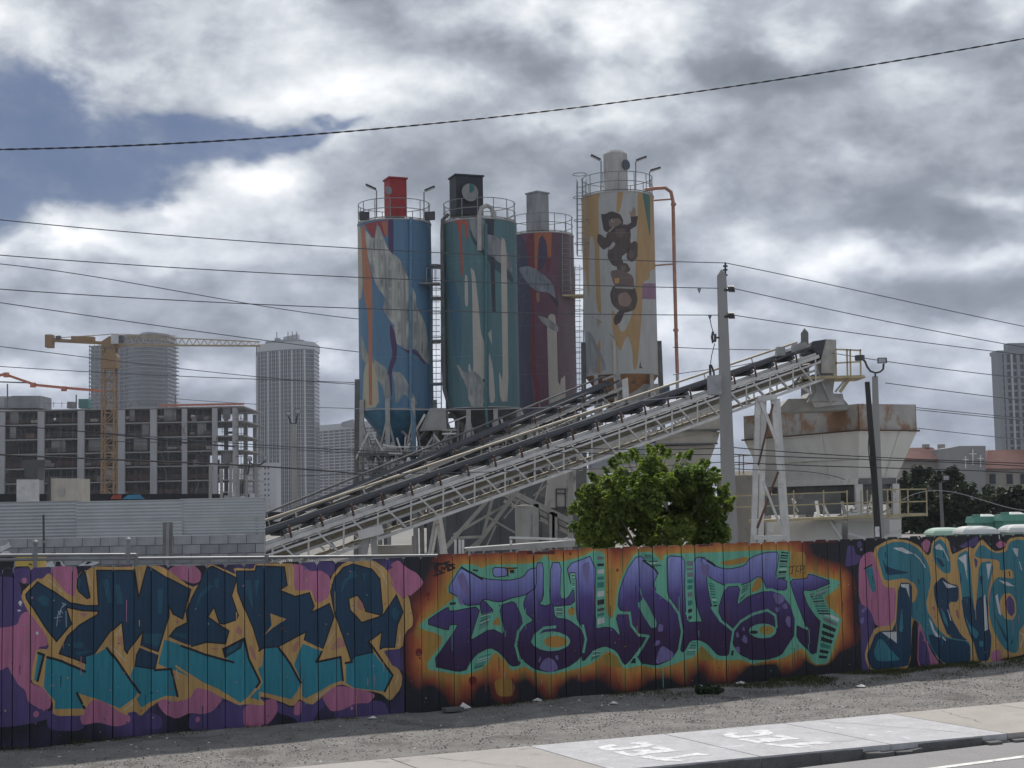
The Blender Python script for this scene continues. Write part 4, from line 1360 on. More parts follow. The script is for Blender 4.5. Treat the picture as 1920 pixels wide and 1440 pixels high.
# ------------------------------------------------------------------ the rusty hopper bin
M_RUST = mat('rusted_band', (0.42, 0.40, 0.38), 0.8, var=0.2, scale=1.5, color2=(0.31, 0.19, 0.12), amount=0.56, stain_scale=0.9, streak=1.3, bump=0.3)
M_HOP = mat('hopper_paint', (0.72, 0.71, 0.68), 0.7, var=0.12, scale=1.0, color2=(0.35, 0.32, 0.28), amount=0.22, stain_scale=1.0, streak=2.2, bump=0.1)
M_BEIGE = mat('beige_dusty_steel', (0.47, 0.44, 0.385), 0.85, var=0.2, scale=1.2, color2=(0.24, 0.20, 0.16), amount=0.25, stain_scale=1.6, streak=1.5, bump=0.2)
HC = P(1611, 808, 62)
e1, e2 = Vector((-0.42, 0.907, 0)), Vector((0.907, 0.42, 0))
L1, L2 = 8.6, 3.05
zt_, zb_ = P(1609, 757, 62).z, HC.z
zl_ = P(1590, 903, 63).z
HP = Thing('storage_hopper', 'large white tapered hopper with a rust streaked top band', 'hopper', (HC.x, HC.y, 0))
hc = Vector((HC.x, HC.y, 0))


def rect(o, l1, l2, z, s1=0.0, s2=0.0):
    q = o + e1 * s1 + e2 * s2
    return [q + Vector((0, 0, z)), q + e2 * l2 + Vector((0, 0, z)), q + e2 * l2 + e1 * l1 + Vector((0, 0, z)), q + e1 * l1 + Vector((0, 0, z))]


def shell(lo, hi, t_=0.04):
    """four plates round an open box"""
    out = []
    c = sum(lo, Vector()) / 4
    for i in range(4):
        a, b, c_, d_ = lo[i], lo[(i + 1) % 4], hi[(i + 1) % 4], hi[i]
        n_ = (b - a).cross(d_ - a).normalized()
        if n_.dot((a + b) / 2 - c) > 0:
            n_ = -n_
        o_ = n_ * t_
        out.append(MB().hexa([a, b, b + o_, a + o_], [d_, c_, c_ + o_, d_ + o_]))
    return out


for i, mb in enumerate(shell(rect(hc, L1, L2, zb_ + 0.06), rect(hc, L1, L2, zt_))):
    HP.part('rust_band_plate', mb, M_RUST, label='rust streaked band plate')
rim = MB()
rr = rect(hc - e1 * 0.06 - e2 * 0.06, L1 + 0.12, L2 + 0.12, zb_ + 0.02)
for i in range(4):
    rim.bar(rr[i], rr[(i + 1) % 4], 0.12, 0.07)
HP.part('rim_angle', rim, mat('rust_dark', (0.12, 0.085, 0.07), 0.9))
S1, S2 = 0.9, 0.55
lo_ = rect(hc, L1 - 2 * S1, L2 - 2 * S2, zl_, S1, S2)
hi_ = rect(hc, L1, L2, zb_ - 0.02)
for mb in shell(lo_, hi_):
    HP.part('sloped_wall', mb, M_HOP)
for q in (0.33, 0.7):
    for A_, B_ in (((lo_[0], lo_[1]), (hi_[0], hi_[1])), ((lo_[3], lo_[0]), (hi_[3], hi_[0]))):
        p0 = A_[0].lerp(A_[1], q)
        p1 = B_[0].lerp(B_[1], q)
        nn_ = Vector((0, -0.02, 0)) - e2 * 0.01
        HP.part('stiffener', MB().bar(p0 + nn_, p1 + nn_, 0.035, 0.05, (0, 1, 0)), M_HOP)
ml = [lo_[i].lerp(hi_[i], 0.45) for i in range(4)]
HP.part('rust_seam', MB().bar(ml[3] - e2 * 0.005, ml[0] - e2 * 0.005, 0.02, 0.05), M_BEIGE)
# lower throat, beams, legs, walkway
th_lo = rect(hc, L1 - 2.6, L2 - 1.5, zl_ - 1.0, 1.3, 0.75)
for mb in shell(th_lo, rect(hc, L1 - 2 * S1 - 0.2, L2 - 2 * S2 - 0.2, zl_ - 0.05, S1 + 0.1, S2 + 0.1)):
    HP.part('throat_plate', mb, M_DUST)
for i in range(4):
    HP.part('ring_beam', MB().bar(lo_[i], lo_[(i + 1) % 4], 0.2, 0.26), M_HOP if i % 2 else M_DUST)
for s1_ in (S1, L1 - S1):
    for s2_ in (S2, L2 - S2):
        q = hc + e1 * s1_ + e2 * s2_
        HP.part('leg', MB().bar(q + Vector((0, 0, -0.1)), q + Vector((0, 0, zl_ - 0.12)), 0.3, 0.3), M_WSTEEL)
for s2_ in (S2, L2 - S2):
    q0, q1 = hc + e1 * S1 + e2 * s2_, hc + e1 * (L1 - S1) + e2 * s2_
    HP.part('leg_brace', MB().bar(q0 + Vector((0, 0, 0.3)), q1 + Vector((0, 0, 2.0)), 0.09), M_WSTEEL)
    HP.part('leg_brace', MB().bar(q1 + Vector((0, 0, 0.3)), q0 + Vector((0, 0, 2.0)), 0.09), M_WSTEEL)
HP.part('side_panel', MB().hexa(*[[P(1450, 1040, 61.0), P(1578, 1040, 60.2), P(1578, 1040, 60.2) + Vector((0.1, 2.2, 0)), P(1450, 1040, 61.0) + Vector((0.1, 2.2, 0))],
                                 [P(1450, 975, 61.0), P(1578, 969, 60.2), P(1578, 969, 60.2) + Vector((0.1, 2.2, 0)), P(1450, 975, 61.0) + Vector((0.1, 2.2, 0))]]), M_HOP)
HP.part('dark_housing', MB().box(P(1500, 945, 64), (3.2, 1.6, 0.9)), M_DUST)
prism(HP, 'gate_box', [(1590, 1040), (1590, 965), (1640, 960), (1645, 1040)], 60.6, 1.2, M_HOP)
prism(HP, 'gate_box', [(1668, 1040), (1668, 965), (1690, 965), (1690, 1040)], 61.6, 1.0, M_HOP)
prism(HP, 'walkway', [(1410, 975), (1740, 962), (1740, 967), (1410, 980)], 59.6, 0.9, M_YRAIL)
for py0, py1 in ((917, 917), (941, 940)):
    leg(HP, 1655, py0 + 1, 1737, py1, 59.6, 0.05, M_YRAIL, 'guard_rail')
leg(HP, 1380, 930, 1590, 922, 59.6, 0.045, M_YRAIL, 'guard_rail')
leg(HP, 1380, 951, 1655, 941, 59.6, 0.045, M_YRAIL, 'guard_rail')
for px in (1488, 1544, 1588, 1614, 1626, 1636, 1664, 1687, 1702, 1737):
    leg(HP, px, 919, px + 1, 968, 59.6, 0.05, M_YRAIL, 'rail_post')
for px0, px1, py in ((1600, 1655, 949), (1600, 1655, 958), (1590, 1690, 975)):
    leg(HP, px0, py, px1, py - 3, 59.9, 0.09, M_HOP, 'service_pipe')
for px0, py0, px1, py1 in ((1552, 972, 1578, 1010), (1590, 1000, 1625, 1010), (1650, 1010, 1690, 995), (1560, 975, 1600, 975), (1440, 998, 1462, 1004)):
    leg(HP, px0, py0, px1, py1, 60.0, 0.1, M_WSTEEL, 'strut')
for k in range(14):
    px, py = rng.uniform(1470, 1660), rng.uniform(922, 962)
    leg(HP, px, py, px + rng.uniform(-14, 14), py + rng.uniform(6, 26), 62.5 + rng.uniform(-1, 1), rng.uniform(0.05, 0.16), rng.choice([M_HOP, M_DUST, M_GSTEEL]), 'fitting')

# beige tank left of the hopper, half hidden by the pole
BT = Thing('beige_tank', 'rounded beige tank with a railing between the concrete pole and the hopper', 'tank', P(1392, 1040, 68))
c = P(1392, 980, 70)
BT.part('shell', MB().lathe((c.x, c.y, 0), [(1.15, 0.0), (1.15, P(1392, 892, 70).z), (0.9, P(1392, 884, 70).z)], 28), M_BEIGE, smooth=True)
for py in (856, 872):
    BT.part('guard_rail', MB().bar(P(1373, py, 69), P(1415, py - 3, 69), 0.045), M_YRAIL)
for px in (1374, 1386, 1394):
    BT.part('rail_post', MB().bar(P(px, 852, 69), P(px, 892, 69), 0.045), M_YRAIL)

# stepped aggregate bin under the conveyor
AB = Thing('aggregate_bin', 'stepped beige aggregate bin half hidden by the leafy tree', 'hopper', P(1240, 1050, 66))
y = 66.0
prism(AB, 'upper_wall', [(1112, 828), (1240, 806), (1352, 752), (1352, 806), (1232, 826), (1112, 850)], y, 4.0, M_BEIGE)
prism(AB, 'ledge', [(1230, 806), (1354, 804), (1354, 807), (1230, 809)], y - 0.15, 0.3, M_DUST)
prism(AB, 'middle_wall', [(1232, 812), (1350, 809), (1344, 832), (1228, 834)], y + 0.05, 3.8, M_BEIGE)
prism(AB, 'ledge', [(1226, 832), (1346, 830), (1346, 833), (1226, 835)], y - 0.1, 0.3, M_DUST)
prism(AB, 'lower_wall', [(1228, 837), (1342, 834), (1325, 880), (1250, 890), (1228, 880)], y + 0.1, 3.4, M_BEIGE)
M_GPANEL = mat('grey_panel', (0.33, 0.345, 0.37), 0.7, var=0.12, color2=(0.22, 0.2, 0.19), amount=0.15, streak=3)
prism(AB, 'side_panel', [(1110, 850), (1228, 830), (1226, 868), (1110, 882)], y - 0.2, 3.4, M_GPANEL)
prism(AB, 'side_beam', [(1085, 880), (1226, 866), (1226, 880), (1085, 893)], y - 0.25, 0.3, M_BEIGE)
prism(AB, 'hopper_bottom', [(1110, 893), (1226, 880), (1210, 960), (1140, 960)], y, 3.0, M_DUST)
for px in (1090, 1100, 1225, 1330):
    leg(AB, px, 880, px, 1040, y - 0.3, 0.22, M_WSTEEL, 'leg')

# concrete discharge block with a small door
CBK = Thing('stained_concrete_chute', 'stained pale concrete block with a small framed hatch under the conveyor', 'concrete block', P(1056, 1040, 60))
M_STC = mat('stained_concrete', (0.40, 0.385, 0.36), 0.95, var=0.2, scale=1.0, color2=(0.17, 0.165, 0.16), amount=0.45, stain_scale=0.9, streak=2, bump=0.3)
prism(CBK, 'body', [(1022, 952), (1030, 886), (1080, 880), (1080, 952)], 60, 2.0, M_STC)
for q in (((1043, 917), (1043, 952)), ((1060, 917), (1060, 952)), ((1043, 917), (1061, 917)), ((1043, 925), (1061, 925)), ((1043, 951), (1061, 951))):
    leg(CBK, *q[0], *q[1], 59.97, 0.05, M_DARKST, 'hatch_frame')
prism(CBK, 'base', [(1018, 952), (1082, 952), (1082, 1045), (1018, 1045)], 60.3, 1.6, M_DUST)

TK = Thing('standing_tank', 'small upright white cylinder tank in front of the lattice legs', 'tank', P(984, 1045, 53))
c = P(983.5, 985, 53)
rad = (1001 - 966) / 2 / F * 53
TK.part('shell', MB().lathe((c.x, c.y, 0), [(rad, 0.0), (rad, P(984, 951, 53).z), (rad * 0.92, P(984, 947.5, 53).z), (rad * 0.3, P(984, 946.5, 53).z)], 24), M_STC, smooth=True)
TK.part('lid_rim', MB().ring((c.x, c.y, P(984, 951, 53).z), rad + 0.005, 0.015, 24), M_GSTEEL)
TK.part('side_pipe', MB().tube([P(1000, 1045, 52.7), P(1000, 952, 52.7)], 0.03, 6), M_GSTEEL)

# lattice frame and stair conveyor under the main truss
LF = Thing('lattice_frame', 'splayed grey lattice legs and cross bars under the middle of the white conveyor', 'steel frame', P(900, 1050, 54))
for (xa, ya, xb, yb, w_) in ((826, 1038, 923, 928, 0.14), (885, 1035, 980, 906, 0.15), (905, 1006, 924, 932, 0.11), (923, 930, 966, 927, 0.1), (846, 1009, 910, 1006, 0.09), (850, 1003, 960, 940, 0.09), (915, 970, 968, 1000, 0.07),
                             (975, 1000, 1020, 900, 0.06), (945, 972, 985, 925, 0.06), (870, 1036, 905, 1006, 0.07), (930, 985, 905, 1040, 0.06), (1000, 930, 1030, 905, 0.05)):
    leg(LF, xa, ya, xb, yb, 54 + rng.uniform(-0.6, 0.6), w_, M_GSTEEL, 'lattice_bar')
SCV = Thing('descending_conveyor', 'short dusty conveyor sloping down to the right behind the small white tank', 'conveyor', P(1010, 1050, 56))
for dy_ in (0, 12, 24):
    leg(SCV, 945, 915 + dy_, 1075, 980 + dy_, 56 + dy_ * 0.04, 0.2 if dy_ == 0 else 0.14, M_GSTEEL, 'stringer')
for k in range(7):
    xa = 955 + k * 18
    leg(SCV, xa, 920 + k * 9, xa + 3, 948 + k * 9, 56.2, 0.06, M_DUST, 'strut')
for px in (1005, 1035, 1040):
    leg(SCV, px, 945 + (px - 1005) * 0.5, px, 1040, 56, 0.2, M_GSTEEL, 'leg')
leg(SCV, 1075, 1005, 1010, 1030, 55.5, 0.1, M_WSTEEL, 'side_rail')

SH = Thing('control_shed', 'dark grey metal shed below the conveyor', 'shed', P(900, 1050, 62))
prism(SH, 'front_wall', [(836, 1050), (836, 935), (968, 905), (968, 1050)], 62, 0.1, mat('dark_sheet', (0.125, 0.13, 0.14), 0.8, var=0.2, streak=3))
prism(SH, 'side_wall', [(968, 1050), (968, 905), (1100, 880), (1100, 1050)], 63.5, 0.1, M_DUST)
for px in (860, 898, 935):
    leg(SH, px, 930 - (px - 836) * 0.2, px, 1050, 61.96, 0.06, M_DUST, 'wall_rib')
SB = Thing('concrete_barrier', 'low pale concrete barrier with a patched face beside the conveyor foot', 'barrier', P(740, 1050, 50))
prism(SB, 'body', [(708, 1050), (708, 1023), (773, 1022), (773, 1050)], 50, 0.5, M_BEIGE)
prism(SB, 'post', [(772, 1042), (772, 1005), (779, 1005), (779, 1042)], 50.2, 0.15, M_STC)
KP = Thing('kerbed_platform', 'long low pale steel platform just above the fence in front of the shed', 'platform', P(960, 1050, 42))
prism(KP, 'deck', [(870, 1028), (1078, 1013), (1105, 1022), (1060, 1026), (880, 1034)], 42, 1.0, M_GSTEEL)
for k in range(5):
    leg(KP, 880 + k * 45, 1027 - k * 2.6, 880 + k * 45, 1060, 42.1, 0.07, M_GSTEEL, 'leg')
leg(KP, 955, 1008, 1078, 1012, 42.2, 0.06, M_WSTEEL, 'hand_rail')
for k, px in enumerate((854, 862, 868, 958)):
    leg(KP, px, 1012, px, 1060, 42.3, 0.07, M_WSTEEL, 'stub_post')
# ------------------------------------------------------------------ painted silos
M_SILO = paint_mat('silo_mural', 0.6, (1.2, 1.2, 0.25), (0.20, 0.20, 0.19), 0.30, 0.12, 8, wear=0.10, lo=0.84, hi=1.12)
M_ORANGE = mat('orange_pipe_paint', (0.40, 0.205, 0.145), 0.6, color2=(0.35, 0.2, 0.15), amount=0.2)
M_REDBOX = mat('red_filter_box', (0.30, 0.035, 0.04), 0.65, color2=(0.16, 0.03, 0.03), amount=0.25)
M_BLACKBOX = mat('black_filter_box', (0.035, 0.042, 0.052), 0.65, color2=(0.07, 0.075, 0.08), amount=0.25)
M_GREYBOX = mat('grey_filter_box', (0.27, 0.275, 0.285), 0.8, color2=(0.18, 0.18, 0.18), amount=0.35, streak=4)
M_WHITECYL = mat('white_filter_drum', (0.42, 0.415, 0.40), 0.7, color2=(0.26, 0.24, 0.21), amount=0.3, streak=4)
M_LAMP = mat('lamp_housing', (0.06, 0.062, 0.066), 0.5)
M_LENS = mat('lamp_lens', (0.38, 0.40, 0.42), 0.25)
M_SRAIL = mat('silo_rail', (0.23, 0.235, 0.24), 0.6, 0.2)
rp = random.Random(3)


def nz(x, y, s, off=0.0):
    return mathutils.noise.noise(Vector((x * s + off, y * s, off)))


def mottle(c1, c2, s=2.2, off=0.0):
    def f_(x, y):
        t = np.array([min(1, max(0, 0.5 + 0.9 * nz(a, b * 0.8, s, off) + 0.5 * nz(a, b, s * 2.7, off + 9))) for a, b in zip(x, y)])
        return np.stack([c1[k] * (1 - t) + c2[k] * t for k in range(3)], 1)
    return f_


class Silo:
    def __init__(self, label, px, half, Y, py_top, py_bot, base, layers, m_cone, cone_py, cone_r, group='painted silos of the plant'):
        self.Y, self.R = Y, half / F * Y
        R_ = self.R
        c = P(px, (py_top + py_bot) / 2, Y)
        self.c = Vector((c.x, c.y, 0))
        self.zt, self.zb = P(px, py_top, Y - R_).z, P(px, py_bot, Y - R_).z
        self.T = Thing('silo', label, 'silo', self.c, group)
        lay = [(np.array([(-9, -5), (9, -5), (9, 40), (-9, 40)]), base)]
        for col, s, rd in layers:
            p = np.array([self.hit(*q) for q in trace(s)])
            lay.append((rounded(p, rd) if rd else p, col))
        uL = math.pi * R_
        segs = 56
        ex_ = [((-uL + 2 * uL * i / segs, self.zb), (-uL + 2 * uL * i / segs, self.zt)) for i in range(segs + 1)]
        ex_ += [((-uL, self.zb), (uL, self.zb)), ((-uL, self.zt), (uL, self.zt))]
        gp_ = [(float(a), float(b)) for a in np.arange(-R_ * 1.6, R_ * 1.6, 0.14) for b in np.arange(self.zb + 0.05, self.zt, 0.14)]
        pts_, tri_, top_ = cut_surface(lay, ex_, gp_)
        ce = pts_[tri_].mean(1)
        k_ = np.where((np.abs(ce[:, 0]) < uL) & (ce[:, 1] > self.zb) & (ce[:, 1] < self.zt) & (top_ >= 0))[0]
        tri_, top_ = tri_[k_], top_[k_]
        use = np.unique(tri_)
        rm_ = np.full(len(pts_), -1)
        rm_[use] = np.arange(len(use))
        V = [self.surf(*pts_[a]) - self.c for a in use]
        me = bpy.data.meshes.new('shell')
        me.from_pydata([tuple(v) for v in V], [], [tuple(int(rm_[q]) for q in t) for t in tri_])
        col = np.zeros((len(tri_), 3, 3))
        for i, (_, cc) in enumerate(lay):
            q = np.where(top_ == i)[0]
            if len(q):
                if callable(cc):
                    w_ = pts_[tri_[q]].reshape(-1, 2)
                    col[q] = cc(w_[:, 0], w_[:, 1]).reshape(-1, 3, 3)
                else:
                    col[q] = cc
        at_ = me.color_attributes.new('paint', 'FLOAT_COLOR', 'CORNER')
        buf = np.ones((len(me.loops), 4), np.float32)
        buf[:, :3] = col.reshape(-1, 3) * 0.88 + np.array((0.022, 0.024, 0.028))  # milky veil over the silos mixed into the mural colours
        at_.data.foreach_set('color', buf.ravel())
        me.materials.append(M_SILO)
        smooth_mesh(me, 60)
        ob = bpy.data.objects.new('shell', me)
        COL.objects.link(ob)
        ob.parent = self.T.o
        self.T.part('roof', MB().lathe(self.c, [(R_ + 0.02, self.zt - 0.05), (R_ + 0.03, self.zt + 0.02), (0.4, self.zt + 0.22)], 40), M_GSTEEL, smooth=True)
        zc = P(px, cone_py, Y - 0.5).z
        self.T.part('cone', MB().lathe(self.c, [(cone_r, zc), (R_ - 0.01, self.zb - 0.012)], 48), m_cone, smooth=True)
        self.T.part('outlet', MB().lathe(self.c, [(cone_r * 0.9, zc - 0.5), (cone_r * 0.95, zc - 0.01)], 20), M_DUST, smooth=True)
        self.T.part('ring_flange', MB().ring((self.c.x, self.c.y, self.zb - 0.005), R_ + 0.01, 0.03, 48), M_GSTEEL)
        for q in (0.27, 0.52, 0.77):
            self.T.part('weld_seam', MB().ring((self.c.x, self.c.y, self.zb + (self.zt - self.zb) * q), R_ - 0.002, 0.006, 56, m=4), M_GSTEEL)

    def hit(self, px, py):
        d = ray(px, py)
        ox, oy = -self.c.x, -self.c.y
        A = d.x * d.x + d.y * d.y
        B = ox * d.x + oy * d.y
        C_ = ox * ox + oy * oy - self.R ** 2
        disc = max(B * B - A * C_, 0.0)
        t = (-B - math.sqrt(disc)) / A
        x, y_ = ox + d.x * t, oy + d.y * t
        return (math.atan2(x, -y_) * self.R, EYE + d.z * t)

    def surf(self, u, v):
        th = u / self.R
        return Vector((self.c.x + math.sin(th) * self.R, self.c.y - math.cos(th) * self.R, v))

    def railing(self, h=1.0, n=14, gap=()):
        r_ = self.R - 0.04
        z0 = self.zt + 0.03
        for hh in (h, h * 0.52):
            self.T.part('top_rail', MB().ring((self.c.x, self.c.y, z0 + hh), r_, 0.022, 44), M_SRAIL)
        self.T.part('toe_board', MB().ring((self.c.x, self.c.y, z0 + 0.06), r_, 0.03, 44, m=4), M_SRAIL)
        pr = None
        for i in range(n):
            a = 2 * math.pi * i / n + 0.2
            off = Vector((math.cos(a) * r_, math.sin(a) * r_, 0))
            if pr is None:
                pr = self.T.part('rail_post', MB().bar(self.c + Vector((0, 0, z0)), self.c + Vector((0, 0, z0 + h)), 0.04), M_SRAIL)
                pr.location = off
            else:
                copy_part(pr, off, self.T.o)

    def pt(self, px, py, dy=0.0):
        return P(px, py, self.Y + dy)

    def pipe(self, name, pts_, r_, m):
        return self.T.part(name, MB().tube(pts_, r_, 8), m, smooth=True)

    def on(self, px, py, lift=0.08):
        u, v = self.hit(px, py)
        th = u / self.R
        return Vector((self.c.x + math.sin(th) * (self.R + lift), self.c.y - math.cos(th) * (self.R + lift), v))

    def lamp(self, px, py_base, py, dx, dy=-1.4, size=0.6):
        """flood lamp on a thin post"""
        a, b = self.pt(px, py_base, dy), self.pt(px, py, dy)
        p = self.T.part('lamp_post', MB().tube([a, b], 0.035, 6), M_SRAIL)
        e = self.pt(px + dx, py - 6, dy)
        d = (e - b).normalized()
        mb = MB()
        s = Vector((0, 1, 0))
        n = d.cross(s)
        q = [b + d * 0.05 - s * 0.14, b + d * 0.05 + s * 0.14, b + d * size + s * 0.14, b + d * size - s * 0.14]
        if n.z > 0:
            n = -n
        self.T.part('lamp_head', MB().hexa(q, [v - n * 0.08 for v in q]), M_LAMP, p)
        q2 = [b.lerp(v, 0.9) + n * 0.005 for v in q]
        self.T.part('lamp_lens', MB().hexa([v + n * 0.012 for v in q2], q2), M_LENS, p)

    def box(self, name, px0, px1, py0, py1, depth, m, dy=-0.3, rz=0.5, cap=True):
        a, b = self.pt((px0 + px1) / 2, py1, dy), self.pt((px0 + px1) / 2, py0, dy)
        wd = (px1 - px0) / F * self.Y
        k_ = abs(math.cos(rz)) + abs(math.sin(rz)) * depth
        s = wd / k_
        o = self.T.part(name, MB().box((a.x, a.y, (a.z + b.z) / 2), (s, s * depth, b.z - a.z), rz), m)
        if cap:
            self.T.part('box_cap', MB().box((a.x, a.y, b.z + 0.03), (s + 0.12, s * depth + 0.12, 0.08), rz), m, o)
        return o

    def legs(self, angs, z_top, m, w_=0.28, spread=0.15, brace=True):
        R_ = self.R
        pos = []
        for a in angs:
            d = Vector((math.sin(a), -math.cos(a), 0))
            p1 = self.c + d * (R_ + 0.08) + Vector((0, 0, z_top))
            p0 = self.c + d * (R_ + 0.08 + spread) + Vector((0, 0, -0.1))
            self.T.part('leg', MB().bar(p0, p1, w_, w_, (0, 1, 0)), m)
            pos.append((p0, p1))
        if brace:
            for (a0, a1), (b0, b1) in zip(pos, pos[1:] + pos[:1]):
                zl = self.zb - 0.4
                f0, f1 = 0.15, (zl + 0.1) / (z_top + 0.1)
                self.T.part('brace', MB().bar(a0.lerp(a1, f0), b0.lerp(b1, f1), 0.09), m)
                self.T.part('brace', MB().bar(b0.lerp(b1, f0), a0.lerp(a1, f1), 0.09), m)
                self.T.part('tie_beam', MB().bar(a0.lerp(a1, f0 + 0.25), b0.lerp(b1, f0 + 0.25), 0.13), m)

    def ladder(self, px, py0, py1, dy, wd=0.45, cage=True, m=None):
        m = m or M_SRAIL
        a, b = self.pt(px, py1, dy), self.pt(px, py0, dy)
        L_ = self.T.part('ladder', MB().bar(a - Vector((wd / 2, 0, 0)), b - Vector((wd / 2, 0, 0)), 0.05).bar(a + Vector((wd / 2, 0, 0)), b + Vector((wd / 2, 0, 0)), 0.05), m)
        n = int((b.z - a.z) / 0.3)
        pr = None
        for i in range(n):
            if pr is None:
                pr = self.T.part('rung', MB().bar(a - Vector((wd / 2, 0, 0)), a + Vector((wd / 2, 0, 0)), 0.03), m, L_)
            else:
                copy_part(pr, Vector((0, 0, 0.3 * i)), L_)
        if cage:
            for i in range(0, n, 4):
                q = a + Vector((0, 0, 0.3 * i + 0.6))
                self.T.part('cage_hoop', MB().ring((q.x, q.y - 0.3, q.z), 0.36, 0.02, 14), m, L_)
            for t_ in (-2.4, -1.57, -0.8):
                o_ = Vector((math.cos(t_) * 0.36, math.sin(t_) * 0.36 - 0.3, 0))
                self.T.part('cage_bar', MB().bar(a + o_, b + o_, 0.025), m, L_)


FEATHER = mottle((0.17, 0.19, 0.19), (0.55, 0.54, 0.48), 1.9)
BLUE1 = (0.092, 0.20, 0.315)
L1_ = [((0.42, 0.38, 0.30), 'S 60,120 102,130 112,620 70,640', 1), ((0.44, 0.17, 0.085), 'S 98,125 130,120 150,380 178,480 176,1350 152,1350 150,720 120,620', 1), ((0.30, 0.05, 0.05), 'S 125,112 285,85 285,190 260,200 210,100 190,220', 0),
       ((0.40, 0.14, 0.09), 'S 240,95 285,90 285,200 262,180', 0), ((0.075, 0.03, 0.105), 'S 285,60 325,60 325,330 290,300', 1),
       ((0.10, 0.19, 0.30), 'S 120,120 200,480 260,590 240,640 330,800 300,900 250,700 170,480', 1),
       (FEATHER, 'S 120,130 190,230 215,90 290,300 370,350 440,520 480,600 480,680 545,800 560,900 580,1100 520,1040 480,970 430,990 330,930 300,840 340,820 300,780 250,700 270,620 210,550 150,360', 2),
       ((0.075, 0.03, 0.105), 'S 300,790 330,850 350,960 345,1050 310,1130 318,1310 280,1310 285,1120 320,1010 300,900', 1), ((0.09, 0.05, 0.12), 'S 360,960 420,985 480,980 545,1070 540,1090 470,1010 430,1010', 1),
       (mottle((0.15, 0.19, 0.20), (0.38, 0.37, 0.31), 3.0, 5), 'S 100,860 140,1000 180,1040 290,1120 310,1360 270,1360 250,1230 180,1150 130,1080 95,1020', 1), ((0.44, 0.40, 0.28), 'S 120,1100 170,1040 215,1180 225,1380 110,1390', 1),
       ((0.42, 0.16, 0.085), 'S 152,1000 176,1000 176,1365 155,1365', 0),
       (mottle((0.17, 0.22, 0.27), (0.43, 0.42, 0.37), 3.0, 8), 'S 310,1130 380,1140 440,1240 495,1370 440,1340 400,1280 340,1370 330,1200', 1)]
s1 = Silo('blue painted silo with a red box on its roof, leftmost of the silos', 741.5, 69.5, 74, 409, 766, BLUE1, L1_, mat('blue_cone', (0.075, 0.20, 0.30), 0.6, color2=(0.10, 0.14, 0.17), amount=0.2), 838, 0.45)
s1.railing(1.0)
s1.box('filter_box', 720, 764, 338, 408, 1.0, M_REDBOX, rz=0.4)
p_ = s1.pt(728, 357, -1.05)
s1.T.part('painted_disc', MB().tube([p_, p_ + Vector((0.03, -0.03, 0))], 0.21, 16), M_GREYBOX)
s1.lamp(706, 408, 357, -13)
s1.lamp(795, 408, 360, 14)
for px in (683, 806):
    a = s1.pt(px, 405, -1.3)
    s1.T.part('flood_lamp', MB().box(a, (0.5, 0.14, 0.42), 0.3 if px < 700 else -0.3), M_LAMP)
s1.pipe('fill_pipe', [s1.on(769, q) for q in (408, 530, 650, 765)] + [s1.pt(776, 790, -1.9), s1.pt(777, 880, -1.9)], 0.075, mat('blue_pipe', (0.11, 0.22, 0.33), 0.6))
s1.T.part('landing', MB().box(s1.on(797, 534, 0.3), (1.0, 0.8, 0.06)), M_SRAIL)
for px in (785, 797, 809):
    s1.T.part('landing_post', MB().bar(s1.on(px, 534, 0.6), s1.on(px, 505, 0.6), 0.035), M_SRAIL)
s1.T.part('landing_rail', MB().bar(s1.on(785, 505, 0.6), s1.on(809, 505, 0.6), 0.035), M_SRAIL)
s1.legs([-1.45], P(677, 712, 74).z, M_DUST, 0.26, brace=False)
s1.legs([-1.0, -0.15, 0.5, 1.45, 2.6, -2.6], P(735, 752, 74).z, M_GSTEEL, 0.22)
s1.ladder(819, 500, 790, -0.4, m=mat('blue_grey_steel', (0.14, 0.18, 0.22), 0.6))
for py in (500, 560, 640, 720):
    s1.T.part('catwalk', MB().box(s1.pt(820, py, 0.0), (1.3, 1.0, 0.07)), M_SRAIL)

TEAL2 = (0.085, 0.175, 0.195)
CREAM = (0.44, 0.41, 0.365)
L2_ = [((0.055, 0.14, 0.21), 'T 60,470 130,520 170,700 165,1060 130,1080 90,700', 1), ((0.38, 0.08, 0.045), 'T 105,85 215,75 215,210 195,210 190,110 165,115 180,470 165,460 145,115', 1),
       ((0.035, 0.07, 0.085), 'T 215,130 330,310 420,370 525,480 525,530 400,430 330,340 240,230', 1), (mottle((0.13, 0.15, 0.17), (0.33, 0.33, 0.33), 2.6, 3), 'T 215,70 310,60 350,170 430,210 500,330 525,460 430,380 340,310 250,210', 2),
       ((0.028, 0.032, 0.045), 'T 330,40 395,40 390,190 340,180', 0), (CREAM, 'T 230,410 260,440 290,720 300,860 330,940 335,1370 215,1370 215,1080 225,1080 235,1130 250,1130 245,860 240,500', 1),
       (CREAM, 'T 190,460 210,470 215,660 205,690 190,660', 1), (CREAM, 'T 440,200 470,220 480,330 495,1340 435,1340 425,1120 455,1210 445,700', 1), (CREAM, 'T 350,870 375,840 378,950', 0), (CREAM, 'T 355,980 385,1100 400,1300 395,1345 360,1350', 1),
       ((0.03, 0.035, 0.05), 'T 365,330 395,340 405,720 380,720', 0), (mottle((0.15, 0.18, 0.19), (0.42, 0.40, 0.36), 3.2, 4), 'T 130,1085 150,1090 180,1140 250,1120 330,1200 330,1370 230,1370 205,1240', 2), ((0.04, 0.04, 0.05), 'T 315,1185 328,1185 326,1205 316,1205', 0)]
s2 = Silo('teal silo with cream paint drips and a black box on its roof', 902, 69.5, 74, 408, 763, TEAL2, L2_, M_DUST, 800, 0.7)
s2.railing(1.0)
s2.box('filter_box', 843, 907, 334, 406, 0.75, M_BLACKBOX, rz=0.35)
